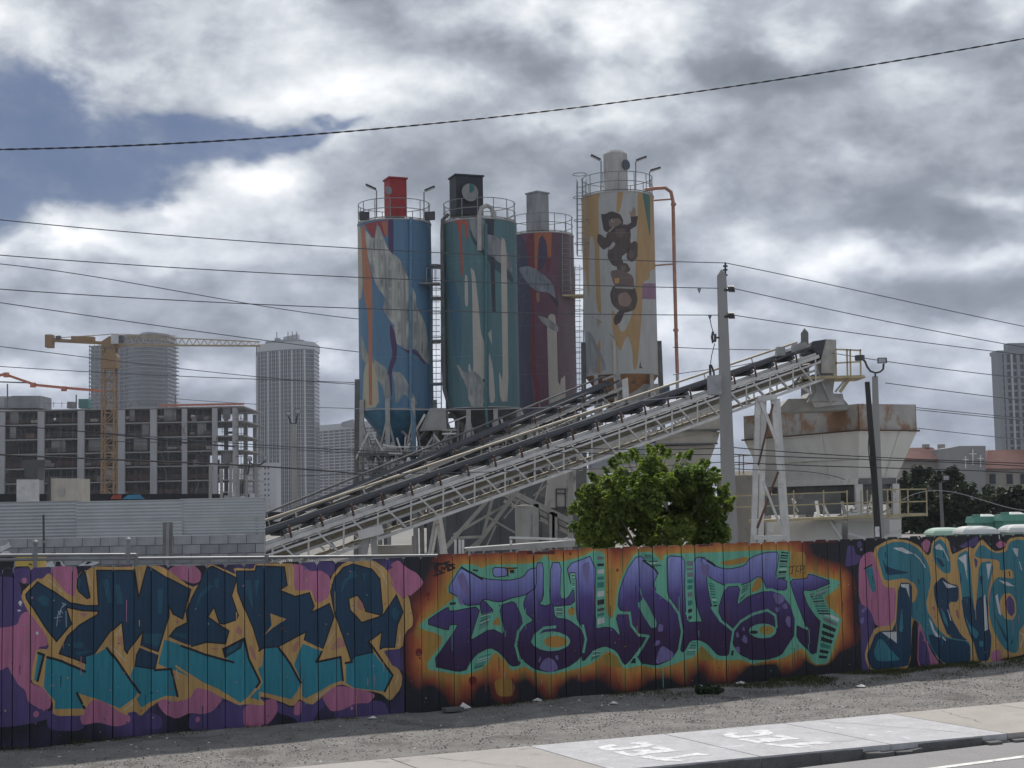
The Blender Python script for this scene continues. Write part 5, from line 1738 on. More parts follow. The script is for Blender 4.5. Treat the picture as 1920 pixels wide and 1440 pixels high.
p_ = s2.pt(881, 361, -1.0)
s2.T.part('painted_disc', MB().tube([p_, p_ + Vector((0.02, -0.04, 0))], 0.45, 20), M_GREYBOX)
s2.T.part('painted_cap', MB().tube([p_ + Vector((0, -0.045, 0.22)), p_ + Vector((0.0, -0.06, 0.22))], 0.24, 12), mat('teal_dab', (0.05, 0.16, 0.15), 0.7))
s2.pipe('bent_vent', [s2.pt(899, 470, -1.95), s2.pt(899, 404, -1.9), s2.pt(903, 390, -1.8), s2.pt(912, 385, -1.7), s2.pt(922, 390, -1.6), s2.pt(926, 408, -1.6)], 0.12, M_GSTEEL)
s2.pipe('fill_pipe', [s2.on(911, q) for q in (420, 560, 680, 762)] + [s2.pt(914, 800, -1.9)], 0.07, mat('teal_pipe', (0.07, 0.17, 0.19), 0.6))
s2.pipe('side_pipe', [s2.pt(840, 402, -0.6), s2.pt(830, 412, -0.8), s2.pt(829, 440, -0.8), s2.pt(830, 600, -0.8), s2.pt(833, 730, -0.8), s2.pt(845, 770, -0.8), s2.pt(857, 790, -0.9)], 0.10, M_DUST)
s2.legs([-1.2, -0.35, 0.35, 1.2, 2.6, -2.6], s2.zb - 0.1, M_GSTEEL, 0.22)

PLUM = (0.135, 0.055, 0.085)
L3_ = [((0.05, 0.045, 0.085), 'U -40,60 130,70 190,470 170,1080 210,1400 -40,1440', 1), ((0.155, 0.028, 0.04), 'U 130,75 330,60 330,240 300,360 290,350 280,130 225,340 205,560 210,1100 240,1160 240,1400 205,1400 210,1180 170,1080 180,470', 1),
       ((0.36, 0.115, 0.05), 'U 200,60 330,60 325,240 300,240 290,130 260,80 235,110 222,340 205,330', 0), ((0.34, 0.17, 0.11), 'U 215,500 240,500 240,570 220,570', 1),
       ((0.062, 0.04, 0.085), 'U 235,110 260,80 290,130 300,240 260,330 225,340', 1),
       (mottle((0.12, 0.13, 0.16), (0.25, 0.27, 0.30), 2.4, 7), 'U 80,320 180,305 340,430 360,550 310,500 210,490 150,430', 2), ((0.05, 0.035, 0.07), 'U 300,500 360,550 400,600 395,640 340,570', 1),
       (CREAM, 'U 295,770 305,670 330,650 355,670 365,770 375,1150 390,1180 400,1100 415,1090 427,1110 432,1310 310,1315', 0), (mottle((0.17, 0.18, 0.19), (0.36, 0.35, 0.34), 3, 2), 'U 225,665 300,690 370,740 405,795 330,775 260,720', 1),
       ((0.135, 0.085, 0.105), 'U 380,100 490,80 520,1300 430,1320 430,1100 375,1150', 0)]
s3 = Silo('dark plum silo with an orange arch and a cream drip, behind the teal silo', 1018, 61.5, 84, 434, 800, PLUM, L3_, M_DUST, 830, 0.6)
s3.railing(1.05)
s3.box('filter_box', 988, 1030, 364, 434, 1.0, M_GREYBOX, rz=0.75)
s3.ladder(1062, 440, 545, -1.7, 0.45, False)
s3.T.part('landing', MB().box(s3.pt(1075, 556, -1.0), (1.3, 1.2, 0.08)), M_YRAIL)
s3.ladder(1086, 500, 760, 0.0, 0.5)
s3.legs([-1.2, -0.35, 0.35, 1.2, 2.6, -2.6], s3.zb - 0.1, M_DUST, 0.28)
for px in (1055, 1072):
    s3.T.part('landing_post', MB().bar(s3.pt(px, 556, -1.5), s3.pt(px, 520, -1.5), 0.04), M_SRAIL)

MUST, WHITE4, BRN = (0.42, 0.265, 0.115), (0.42, 0.42, 0.405), (0.055, 0.038, 0.035)
L4_ = [(MUST, 'V 0,90 165,75 150,130 155,400 170,860 170,900 140,860 130,600 125,400 105,365 90,400 90,820 60,600 0,600', 1), (MUST, 'V 280,50 325,50 300,200 270,220', 1),
       (MUST, 'V 415,60 470,60 540,80 545,590 500,600 495,660 450,680 445,900 410,1280 385,1260 380,1130 350,1035 325,1080 300,1150 270,1100 245,1000 240,870 260,880 300,1020 340,1000 390,860 400,700 405,520 415,300', 1),
       ((0.06, 0.16, 0.135), 'V 445,75 500,75 502,400 485,300 460,150', 1), ((0.27, 0.15, 0.22), 'V 450,690 545,690 545,800 445,795', 0), ((0.36, 0.30, 0.24), 'V 130,920 185,950 160,960 150,1000 140,950', 1),
       (mottle((0.24, 0.25, 0.27), (0.40, 0.40, 0.39), 2.2, 6), 'V 60,1000 110,1040 190,1190 205,1290 60,1300', 1), (MUST, 'V 145,1100 165,1060 165,1300 145,1300', 0), ((0.26, 0.26, 0.27), 'V 75,1000 110,1030 200,1230 200,1280 150,1180', 1),
       # two plain climbing monkeys, one above the other
       (mottle(BRN, (0.10, 0.07, 0.058), 3.5, 1), 'V 205,355 255,295 355,290 372,350 365,420 400,400 418,420 414,520 375,548 340,520 345,480 305,510 330,575 250,575 210,510 222,440 185,465 143,415 145,352 175,362 200,385', 1), (BRN, 'V 168,218 195,222 240,200 300,222 322,270 305,320 250,350 188,338 176,270', 1),
       (BRN, 'V 335,300 372,278 368,235 418,235 408,300 355,335', 0), ((0.36, 0.35, 0.34), 'V 225,440 252,405 268,425 240,460 205,462', 1), ((0.30, 0.22, 0.15), 'V 355,200 372,210 388,170 405,195 402,238 368,238', 1),
       ((0.14, 0.10, 0.08), 'V 350,500 372,455 390,500 372,530', 1), ((0.13, 0.09, 0.07), 'V 262,320 335,318 330,370 275,380', 1), ((0.20, 0.145, 0.11), 'V 225,255 290,248 312,275 285,300 235,315 220,285', 2), ((0.36, 0.33, 0.29), 'V 235,258 258,252 262,272 240,276', 1), ((0.03, 0.025, 0.025), 'V 246,258 256,256 256,268 247,268', 0),
       ((0.34, 0.29, 0.24), 'V 218,335 262,300 250,320 225,345', 0), ((0.09, 0.065, 0.055), 'V 270,570 340,545 372,600 330,625 285,612', 2), ((0.17, 0.115, 0.09), 'V 300,575 335,565 340,600 305,605', 2),
       ((0.16, 0.11, 0.095), 'V 228,605 290,595 385,635 396,725 300,735 255,700', 1), (mottle(BRN, (0.11, 0.08, 0.065), 3.5, 2), 'V 255,695 396,708 418,800 396,870 315,892 243,835 228,760', 1), ((0.33, 0.31, 0.29), 'V 262,705 390,715 385,728 265,722', 0), ((0.26, 0.19, 0.145), 'V 280,765 340,742 382,800 350,850 290,835', 2),
       (BRN, 'V 290,870 330,880 300,955 262,975 252,925', 1), ((0.5, 0.28, 0.08), 'V 258,655 295,650 290,690 262,690', 1), ((0.30, 0.24, 0.20), 'V 220,1020 280,1065 250,1060', 0), ((0.09, 0.08, 0.08), 'V 435,1210 440,1250 455,1262 425,1262', 0)]
s4 = Silo('tall yellow and white striped silo with two painted monkeys climbing it', 1161.5, 68.5, 76, 358, 700, WHITE4, L4_, mat('orange_cone', (0.30, 0.165, 0.085), 0.7, color2=(0.16, 0.10, 0.07), amount=0.35), 752, 0.9)
s4.railing(1.0)
cc = s4.pt(1155, 350, -0.3)
s4.T.part('filter_drum', MB().lathe((cc.x, cc.y, 0), [(0.62, s4.zt + 0.1), (0.62, P(1155, 290, 75.7).z), (0.5, P(1155, 285, 75.7).z)], 28), M_WHITECYL, smooth=True)
p_ = s4.pt(1173, 309, -0.75)
s4.T.part('painted_disc', MB().tube([p_, p_ + Vector((0.05, -0.05, 0))], 0.27, 16), mat('dark_dab', (0.09, 0.10, 0.13), 0.7))
s4.lamp(1127, 356, 302, -12)
s4.lamp(1192, 356, 303, 16)
s4.lamp(1218, 365, 322, 20, -0.5, 0.6)
s4.pipe('orange_fill_pipe', [s4.pt(1209, 356, -0.9), s4.pt(1230, 353, -0.8), s4.pt(1247, 352, -0.7), s4.pt(1258, 360, -0.6), s4.pt(1262, 378, -0.5), s4.pt(1264, 480, -0.5), s4.pt(1268, 640, -0.5), s4.pt(1270, 700, -0.5)], 0.095, M_ORANGE)
s4.pipe('lower_fill_pipe', [s4.pt(1270, 701, -0.5), s4.pt(1271, 790, -0.5)], 0.085, M_WHITECYL)
for py in (375, 497):
    s4.T.part('pipe_bracket', MB().bar(s4.pt(1226, py + 1, -0.3), s4.pt(1264, py - 2, -0.5), 0.07), M_ORANGE)
for py in (383, 619):
    a = s4.pt(1263 + (py - 383) * 0.018, py, -0.5)
    s4.T.part('pipe_coupling', MB().lathe(a, [(0.14, -0.06), (0.14, 0.06)], 14), M_ORANGE)
s4.ladder(1090, 340, 480, -0.6, 0.4, True)
s4.legs([-1.5, 1.5], P(1238, 640, 76).z, M_DUST, 0.24, brace=False)
s4.legs([-0.8, 0.8, 2.6, -2.6], s4.zb - 0.03, M_GSTEEL, 0.2)
s4.T.part('front_rib', MB().bar(s4.on(1152, 640, 0.06), s4.on(1154, 700, 0.06) - Vector((0, 0, 1.5)), 0.16, 0.12, (0, 1, 0)), M_BEIGE)
s4.T.part('service_box', MB().box(s4.pt(1205, 740, -0.5), (1.6, 1.2, 1.0)), M_GSTEEL)
s4.T.part('service_box', MB().box(s4.pt(1240, 738, 0.5), (0.8, 0.8, 0.7)), mat('blue_crate', (0.09, 0.14, 0.22), 0.6))

# work platforms, railings and dark machinery between the silo legs
PL = Thing('silo_platform', 'railed steel work platform between the legs below the silos', 'platform', P(800, 1000, 72))
for py, x0_, x1_, yy in ((852, 672, 960, 71.5), (884, 668, 860, 71.0), (905, 662, 820, 70.6)):
    leg(PL, x0_, py, x1_, py - 2, yy, 0.16, M_DUST, 'deck_beam')
    PL.part('deck', MB().hexa([P(x0_, py, yy), P(x1_, py - 2, yy), P(x1_, py - 2, yy) + Vector((0, 5, 0)), P(x0_, py, yy) + Vector((0, 5, 0))],
                              [P(x0_, py - 2, yy), P(x1_, py - 4, yy), P(x1_, py - 4, yy) + Vector((0, 5, 0)), P(x0_, py - 2, yy) + Vector((0, 5, 0))]), M_DUST)
for py in (838, 845, 866, 875):
    leg(PL, 672, py, 950 if py < 850 else 840, py - 1, 71.4, 0.05, M_GSTEEL, 'hand_rail')
for px in range(680, 950, 17):
    leg(PL, px, 838, px, 852, 71.4, 0.045, M_GSTEEL, 'rail_post')
for px in range(680, 840, 24):
    leg(PL, px, 866, px, 884, 71.2, 0.04, M_SRAIL, 'rail_post')
MC = Thing('batching_machinery', 'dark clutter of ducts, boxes and pipes under the teal and plum silos', 'machinery', P(880, 1000, 76))
for k in range(60):
    px, py = rp.uniform(800, 1085), rp.uniform(775, 875)
    sz = rp.uniform(0.25, 1.3)
    MC.part(rp.choice(['duct', 'motor_box', 'casing']), MB().box(P(px, py, 76 + rp.uniform(-2, 6)), (sz, rp.uniform(0.4, 1.2), sz * rp.uniform(0.5, 1.4)), rp.uniform(0, 1.5)), rp.choice([M_DUST, M_DUST, M_DARKST, M_GSTEEL]))
for k in range(75):
    px, py = rp.uniform(675, 1090), rp.uniform(770, 860)
    leg(MC, px, py, px + rp.uniform(-40, 40), py + rp.uniform(10, 60), 73 + rp.uniform(-1, 3), rp.uniform(0.05, 0.13), rp.choice([M_DUST, M_GSTEEL, M_GSTEEL, M_WSTEEL]), 'pipe')
prism(MC, 'dark_backdrop', [(800, 1040), (800, 812), (1090, 790), (1090, 1040)], 83, 0.2, M_DUST)  # added sheet that keeps the space under the silos dark
prism(MC, 'side_hopper', [(786, 808), (806, 765), (835, 765), (838, 806)], 72.5, 1.0, M_GSTEEL)

# ladders of bars, ducts and struts round the feet of the blue silo
for k in range(34):
    px, py = rp.uniform(664, 830), rp.uniform(800, 900)
    dx, dy = rp.choice([(0, rp.uniform(15, 50)), (rp.uniform(12, 45), rp.uniform(-3, 3)), (rp.uniform(-26, 26), rp.uniform(15, 40))])
    leg(PL, px, py, px + dx, py + dy, 70.5 + rp.uniform(-0.6, 1.2), rp.uniform(0.04, 0.10), rp.choice([M_GSTEEL, M_DUST, M_WSTEEL]), 'frame_bar')
# ------------------------------------------------------------------ poles and wires
M_CONC = mat('pole_concrete', (0.31, 0.308, 0.30), 0.9, var=0.15, scale=1.5, color2=(0.21, 0.205, 0.2), amount=0.25, streak=5, bump=0.25)
M_POLEW = mat('pole_timber', (0.045, 0.043, 0.042), 0.9, var=0.3, scale=3, streak=6, bump=0.4)
M_WIRE = mat('wire_black', (0.03, 0.032, 0.036), 0.6, var=0.1, bump=0)
M_INS = mat('insulator', (0.06, 0.06, 0.065), 0.4)


def square_pole(T, top, bot, w_top, w_bot, m, tip=True):
    """tapered square shaft with a pointed tip"""
    lo = [bot + Vector((sx * w_bot / 2, sy * w_bot / 2, 0)) for sx, sy in ((-1, -1), (1, -1), (1, 1), (-1, 1))]
    hi = [top + Vector((sx * w_top / 2, sy * w_top / 2, 0)) for sx, sy in ((-1, -1), (1, -1), (1, 1), (-1, 1))]
    s = T.part('shaft', MB().hexa(lo, hi), m)
    if tip:
        h2 = [v + Vector((0, 0, 0.0)) for v in hi]
        ap = top + Vector((0, 0, w_top * 0.75))
        T.part('tip', MB().add([v + Vector((0, 0, 0.003)) for v in h2] + [ap], [(0, 1, 4), (1, 2, 4), (2, 3, 4), (3, 0, 4), (3, 2, 1, 0)]), m)
    return s


YP = 42.0
pt_, pb_ = P(1353, 516, YP), P(1368.5, 1010, YP)
px_ = (pt_.x + pb_.x) / 2
UP = Thing('utility_pole', 'tall grey concrete utility pole with a switch box, in front of the white conveyor', 'utility pole', (pb_.x, YP, 0))
square_pole(UP, Vector((pt_.x, YP, pt_.z)), Vector((pb_.x, YP, -0.1)), 15.5 / F * YP, 28 / F * YP, M_CONC)
UP.part('pin', MB().tube([P(1360, 520, YP - 0.05), P(1360, 492, YP - 0.05)], 0.03, 6), M_INS)
for py in (499, 506, 516):
    UP.part('pin_disc', MB().lathe(P(1360, py, YP - 0.05), [(0.07, -0.02), (0.07, 0.02)], 10), M_INS)
for py in (542, 592):
    a = P(1358, py + 2, YP - 0.1)
    arm = UP.part('insulator_arm', MB().tube([a, P(1376, py, YP - 0.15)], 0.045, 8), M_INS)
    for k_ in range(3):
        q = P(1366 + 4 * k_, py, YP - 0.15)
        UP.part('insulator_shed', MB().tube([q, q + Vector((0.035, 0, 0.008))], 0.10, 10), M_INS, arm)
M_SWB = mat('switch_box', (0.33, 0.345, 0.36), 0.6, color2=(0.24, 0.24, 0.25), amount=0.2)
a, b = P(1329, 740, YP - 0.3), P(1351, 704, YP - 0.3)
bx_ = UP.part('switch_box', MB().hexa([Vector((a.x, YP - 0.45, a.z)), Vector((b.x, YP - 0.45, a.z)), Vector((b.x, YP, a.z)), Vector((a.x, YP, a.z))],
                                      [Vector((a.x, YP - 0.45, b.z)), Vector((b.x, YP - 0.45, b.z)), Vector((b.x, YP, b.z)), Vector((a.x, YP, b.z))]), M_SWB)
UP.part('bushing', MB().tube([P(1332, 704, YP - 0.2), P(1331, 684, YP - 0.2)], 0.035, 6), M_INS, bx_)
UP.part('bushing', MB().tube([P(1339, 704, YP - 0.2), P(1338, 696, YP - 0.2), P(1333, 684, YP - 0.2)], 0.03, 6), M_INS, bx_)
fu = UP.part('fuse_cutout', MB().tube([P(1337, 622, YP - 0.2), P(1335, 632, YP - 0.2), P(1337, 643, YP - 0.2), P(1341, 640, YP - 0.2), P(1341, 626, YP - 0.2)], 0.04, 6), M_INS)
UP.part('fuse_arm', MB().tube([P(1341, 633, YP - 0.2), P(1352, 633, YP - 0.05)], 0.03, 6), M_INS, fu)
UP.part('jumper', MB().tube([P(1330, 592, YP - 0.1), P(1334, 612, YP - 0.2), P(1337, 622, YP - 0.2)], 0.012, 5), M_WIRE)
UP.part('jumper', MB().tube([P(1340, 644, YP - 0.2), P(1334, 668, YP - 0.2), P(1332, 684, YP - 0.2)], 0.012, 5), M_WIRE)
for px, py in ((1311, 541), (1331, 591)):
    UP.part('line_clamp', MB().tube([P(px - 2, py, YP - 0.05), P(px, py + 8, YP - 0.05), P(px + 2, py, YP - 0.05)], 0.025, 5), M_INS)

# concrete post behind the conveyor head
CP = Thing('concrete_post', 'short pointed dark concrete pole behind the conveyor head', 'utility pole', P(1511, 1000, 74))
a, b = P(1508.5, 624, 74), P(1514, 1000, 74)
square_pole(CP, Vector((a.x, 74, a.z)), Vector((b.x, 74, -0.1)), 12 / F * 74, 20 / F * 74, mat('post_dark_concrete', (0.17, 0.17, 0.175), 0.9))

# leaning timber pole and the flood-light pole behind it
LP_ = Thing('timber_pole', 'dark leaning timber pole in front of the white hopper', 'utility pole', P(1648, 1010, 44))
LP_.part('shaft', MB().tube([P(1650, 1060, 44), P(1637, 860, 44), P(1626, 716, 44)], 0.105, 10, 0.075), M_POLEW, smooth=True)
LP_.part('notice', MB().box(P(1645, 997, 43.86), (0.12, 0.02, 0.3)), M_WHITE)
LP_.part('conduit', MB().tube([P(1636, 910, 43.9), P(1628, 840, 43.9), P(1629, 820, 43.9)], 0.015, 5), M_WIRE)
FP = Thing('floodlight_pole', 'grey pole with two curved arms and flood lamps beside the leaning timber pole', 'light pole', P(1645, 1010, 47))
a, b = P(1640.5, 706, 47), P(1647, 1010, 47)
FP.part('shaft', MB().hexa([Vector((b.x + sx * .15, 47 + sy * .15, -0.1)) for sx, sy in ((-1, -1), (1, -1), (1, 1), (-1, 1))],
                           [Vector((a.x + sx * .075, 47 + sy * .075, a.z)) for sx, sy in ((-1, -1), (1, -1), (1, 1), (-1, 1))]), M_CONC)
for pts_, lampq in (([(1641, 706), (1641, 699), (1632, 696), (1626, 688), (1622, 678), (1614, 670), (1606, 667)], (1612, 671, -0.6)), ([(1641, 699), (1650, 697), (1656, 692), (1657, 682)], (1654, 676, 0.0))):
    ar = FP.part('curved_arm', MB().tube([P(x, y_, 46.9) for x, y_ in pts_], 0.035, 7), M_LAMP, smooth=True)
    FP.part('lamp_head', MB().box(P(lampq[0], lampq[1], 46.85), (0.27, 0.16, 0.17), lampq[2]), M_LAMP, ar)
FP.part('lamp_lens', MB().box(P(1654, 676, 46.76), (0.22, 0.02, 0.13)), M_LENS)


def flood_pole(name, label, px_t, py_t, px_b, y_, w_t, w_b, heads, m=M_CONC, arms=True):
    T = Thing(name, label, 'light pole', (P(px_b, 950, y_).x, y_, 0))
    a, b = P(px_t, py_t, y_), P(px_b, 950, y_)
    T.part('shaft', MB().hexa([Vector((b.x + sx * w_b / 2, y_ + sy * w_b / 2, -0.1)) for sx, sy in ((-1, -1), (1, -1), (1, 1), (-1, 1))],
                              [Vector((a.x + sx * w_t / 2, y_ + sy * w_t / 2, a.z)) for sx, sy in ((-1, -1), (1, -1), (1, 1), (-1, 1))]), m)
    for hx, hy_, s in heads:
        ar = T.part('arm', MB().tube([a, P((px_t + hx) / 2, py_t - 1, y_), P(hx, hy_ + 6, y_)], 0.04, 6), M_LAMP)
        T.part('lamp_head', MB().box(P(hx, hy_, y_ - 0.05), (s, 0.18, s * 0.8), 0.15), M_LAMP, ar)
        T.part('lamp_lens', MB().box(P(hx, hy_, y_ - 0.16), (s * 0.84, 0.02, s * 0.66), 0.15), M_LENS, ar)
    return T


flood_pole('floodlight_pole', 'pale round concrete lamp pole in front of the curved white tower', 551, 795, 555, 62, 0.17, 0.27, [(558, 771, 0.24), (541, 775, 0.2)], mat('lamp_pole_pale', (0.33, 0.325, 0.30), 0.9, streak=5))
flood_pole('floodlight_pole', 'grey lamp pole with two flood lamps beside the small white block', 480, 872, 482, 70, 0.13, 0.2, [(467, 859, 0.22), (498, 858, 0.2)])
flood_pole('floodlight_pole', 'thin pole at the right end of the unfinished building with a lamp facing left', 462, 890, 463, 75, 0.1, 0.14, [(468, 861, 0.25)])
flood_pole('street_lamp', 'slim street lamp with a tilted head between dark trees and green toilets', 1763, 905, 1766, 72, 0.12, 0.16, [(1774, 896, 0.3)], mat('lamp_pole_dark', (0.16, 0.165, 0.17), 0.8))


M_WIREG = mat('wire_grey_line', (0.085, 0.09, 0.10), 0.6, var=0.1, bump=0)


def wire(label, pts_, y0, y1, r_, m=M_WIRE, twist=False, name='power_line', sub=6):
    """hanging cable through photo pixels, its distance running from y0 to y1 metres"""
    xs = [p[0] for p in pts_]
    ys = [p[1] for p in pts_]
    # smooth curve through the points
    n = max(12, sub * len(pts_))
    out = []
    co = np.polyfit(xs, ys, min(3, len(pts_) - 1))
    for i in range(n + 1):
        x = xs[0] + (xs[-1] - xs[0]) * i / n
        t_ = i / n
        out.append(P(x, float(np.polyval(co, x)), 1.0 / ((1 - t_) / y0 + t_ / y1)))
    # carry cables that leave the picture on beyond it
    if xs[-1] >= 1980:
        sl = float(np.polyval(np.polyder(co), xs[-1]))
        out += [P(xs[-1] + 150 * q, float(np.polyval(co, xs[-1])) + sl * 150 * q, y1) for q in range(1, 7)]
    if xs[0] <= -30:
        sl = float(np.polyval(np.polyder(co), xs[0]))
        out = [P(xs[0] - 150 * q, float(np.polyval(co, xs[0])) - sl * 150 * q, y0) for q in range(6, 0, -1)] + out
    n = len(out) - 1
    mb = MB()
    if twist:
        o2 = []
        k_ = 14
        for j in range(n * k_ + 1):
            q = out[min(j // k_, n - 1)].lerp(out[min(j // k_ + 1, n)], (j % k_) / k_)
            o2.append(q)
        for ph in (0, math.pi):
            mb.tube([q + Vector((0, math.cos(j * 0.35 + ph), math.sin(j * 0.35 + ph))) * r_ * 0.8 for j, q in enumerate(o2)], r_ * 0.85, 5)
    else:
        mb.tube(out, r_, 5)
    return single(name, mb, m, label, 'cable', 'overhead wires', smooth=True)


M_WIREL = mat('wire_pale', (0.28, 0.29, 0.31), 0.5, var=0.1, bump=0)
wire('thick twisted black cable crossing the sky above all the silos', [(-60, 282), (0, 280), (360, 266), (720, 240), (1070, 206), (1430, 152), (1700, 110), (1920, 73), (2000, 58)], 13, 15, 0.0055, twist=True, name='service_cable')
for lb, pts_, ya, yb in (('topmost power line from the left edge to the concrete pole tip', [(-30, 409), (340, 443), (672, 466), (1010, 482), (1360, 493)], 36, 42),
                         ('second power line from the left edge to the concrete pole', [(-30, 476), (340, 502), (672, 521), (1010, 532), (1366, 541)], 36, 42),
                         ('third power line from the left edge to the concrete pole', [(-30, 540), (340, 563), (672, 579), (1010, 587), (1366, 591)], 36, 42),
                         ('topmost power line from the concrete pole to the right edge', [(1360, 493), (1640, 552), (1920, 612), (2000, 628)], 42, 46),
                         ('second power line from the concrete pole to the right edge', [(1376, 541), (1640, 598), (1920, 651), (2000, 664)], 42, 46),
                         ('third power line from the concrete pole to the right edge', [(1376, 591), (1650, 631), (1890, 662), (2000, 675)], 42, 46)):
    wire(lb, pts_, ya, yb, 0.0125, M_WIREG)
for lb, pts_, ya, yb, r_, m_ in (
        ('thin wire sloping from the left edge into the blue silo at mid height', [(-30, 492), (300, 540), (500, 575), (690, 600)], 95, 110, 0.03, M_WIREG),
        ('thin wire sloping from the left edge above the crane to the blue silo', [(-30, 563), (250, 604), (480, 636), (690, 662)], 95, 110, 0.03, M_WIREG),
        ('thin wire passing in front of the curved dark tower', [(-30, 646), (163, 670), (400, 698), (690, 722)], 95, 110, 0.026, M_WIREG),
        ('thin wire just below the one crossing the dark tower', [(-30, 685), (163, 697), (400, 708), (690, 718)], 95, 110, 0.026, M_WIREG),
        ('sagging cable with bright glints crossing the bottoms of the silos', [(300, 746), (480, 757), (660, 766), (840, 769), (1010, 765), (1180, 752), (1360, 733)], 58, 43, 0.014, M_WIREL),
        ('heavy black cable in front of the unfinished building', [(-30, 850), (160, 862), (390, 865), (560, 882), (760, 897)], 38, 52, 0.024, M_WIRE),
        ('upper of two cables crossing the white curved tower at roof height of the frame', [(200, 812), (440, 831), (640, 843), (860, 850)], 60, 62, 0.02, M_WIREG),
        ('lower of two cables crossing the white curved tower', [(200, 828), (440, 836), (640, 848), (860, 853)], 61, 63, 0.018, M_WIREG),
        ('thin cable dipping across the lower floors of the unfinished building', [(-30, 798), (120, 806), (240, 818), (440, 838)], 60, 62, 0.02, M_WIRE),
        ('grey cable below the conveyor middle running to the concrete pole', [(560, 892), (870, 886), (1146, 878), (1360, 866)], 44, 42, 0.012, M_WIREG),
        ('dark cable across the upper wall of the aggregate bin', [(1040, 838), (1200, 843), (1360, 840)], 43, 42, 0.012, M_WIRE),
        ('dark cable across the aggregate bin just under another', [(1040, 848), (1200, 852), (1360, 852)], 43, 42, 0.012, M_WIRE),
        ('highest of the cables crossing the white hopper wall', [(1360, 838), (1470, 846), (1632, 858), (1760, 862), (2000, 872)], 42, 46, 0.014, M_WIRE),
        ('second cable down on the white hopper wall', [(1360, 851), (1470, 856), (1632, 862), (1760, 866), (2000, 880)], 42, 46, 0.014, M_WIRE),
        ('third cable down on the white hopper wall', [(1360, 866), (1470, 871), (1632, 877), (1760, 880), (2000, 892)], 42, 46, 0.014, M_WIRE),
        ('lowest cable crossing the hopper, drooping to its right foot', [(1360, 877), (1470, 882), (1540, 888), (1584, 899)], 42, 50, 0.013, M_WIRE),
        ('fourth wire down right of the hopper in front of the pale sky', [(1560, 662), (1650, 676), (1862, 703), (2000, 718)], 60, 70, 0.018, M_WIREG),
        ('fifth wire down right of the hopper in front of the pale sky', [(1660, 718), (1862, 744), (2000, 760)], 60, 70, 0.018, M_WIREG),
        ('upper of a close pair of wires level with the rusty band', [(1705, 763), (1865, 779), (2000, 792)], 66, 75, 0.018, M_WIREG),
        ('lower of a close pair of wires level with the rusty band', [(1705, 767), (1865, 783), (2000, 797)], 66, 75, 0.018, M_WIREG),
        ('wire just above the church roof on the right', [(1705, 801), (1865, 819), (2000, 833)], 66, 75, 0.016, M_WIREG),
        ('white glinting cable sagging through the dark trees on the right', [(1690, 938), (1766, 920), (1850, 940), (1980, 950)], 70, 66, 0.022, M_WIREL),
        ('thin wire from the orange pipe to the concrete pole', [(1262, 651), (1366, 655), (1480, 656)], 75, 66, 0.02, M_WIREG),
        ('low thin wire from the orange pipe up to the pole behind the conveyor', [(1262, 703), (1370, 688), (1440, 672), (1505, 640)], 75, 66, 0.018, M_WIREG)):
    wire(lb, pts_, ya, yb, r_, m_)
# ------------------------------------------------------------------ background: building site, towers, church
M_SITEC = mat('site_concrete', (0.35, 0.355, 0.365), 0.9, var=0.15, scale=0.4, streak=3, bump=0.1, bump_scale=4)
M_SITES = mat('site_slab', (0.27, 0.265, 0.265), 0.9, var=0.2, scale=0.4, bump=0)
M_SITED = mat('site_interior', (0.07, 0.07, 0.073), 0.95, var=0.3, scale=0.3, bump=0)  # near-black colour carries the shade inside the open floors
M_SITEN = mat('safety_net', (0.46, 0.17, 0.11), 0.9, var=0.2)
M_SITEW = mat('site_panel', (0.22, 0.225, 0.235), 0.9, var=0.3, scale=0.3)
rc = random.Random(11)
M_TWHITE = mat('tower_white', (0.38, 0.39, 0.405), 0.8, var=0.06, scale=0.05, bump=0)
M_SITER = mat('site_red_rail', (0.14, 0.082, 0.066), 0.9, var=0.2)
YB = 330.0
pm = F / YB           # pixels per metre there


def hor(px, py, y):
    return P(px, py, y)


CBd = Thing('unfinished_building', 'long unfinished concrete frame building behind the corrugated screen', 'building', (P(230, 940, YB).x, YB, 0))
xL, xR = P(-70, 850, YB).x, P(457, 850, YB).x
D_ = 26.0
cols_px = [3, 77, 152, 228, 288, 346, 403, 441]
cols = [P(-66, 850, YB).x] + [P(p, 850, YB).x for p in cols_px]
zr = P(230, 765, YB).z
zs = [zr - i * 3.27 for i in range(8)]
for i, z in enumerate(zs):
    CBd.part('floor_slab', MB().box(((xL + xR) / 2, YB + D_ / 2, z - 0.15), (xR - xL + (0.8 if i % 2 else 0), D_, 0.26)), M_SITES)
for x in cols:
    for yy, wd in ((YB + 0.1, 1.5 if x < P(300, 850, YB).x else 1.15), (YB + D_ * 0.5, 0.9), (YB + D_ - 0.6, 0.9)):
        CBd.part('column', MB().box((x, yy, zr / 2 - 0.2), (wd, 0.7, zr - 0.45)), M_SITEC)
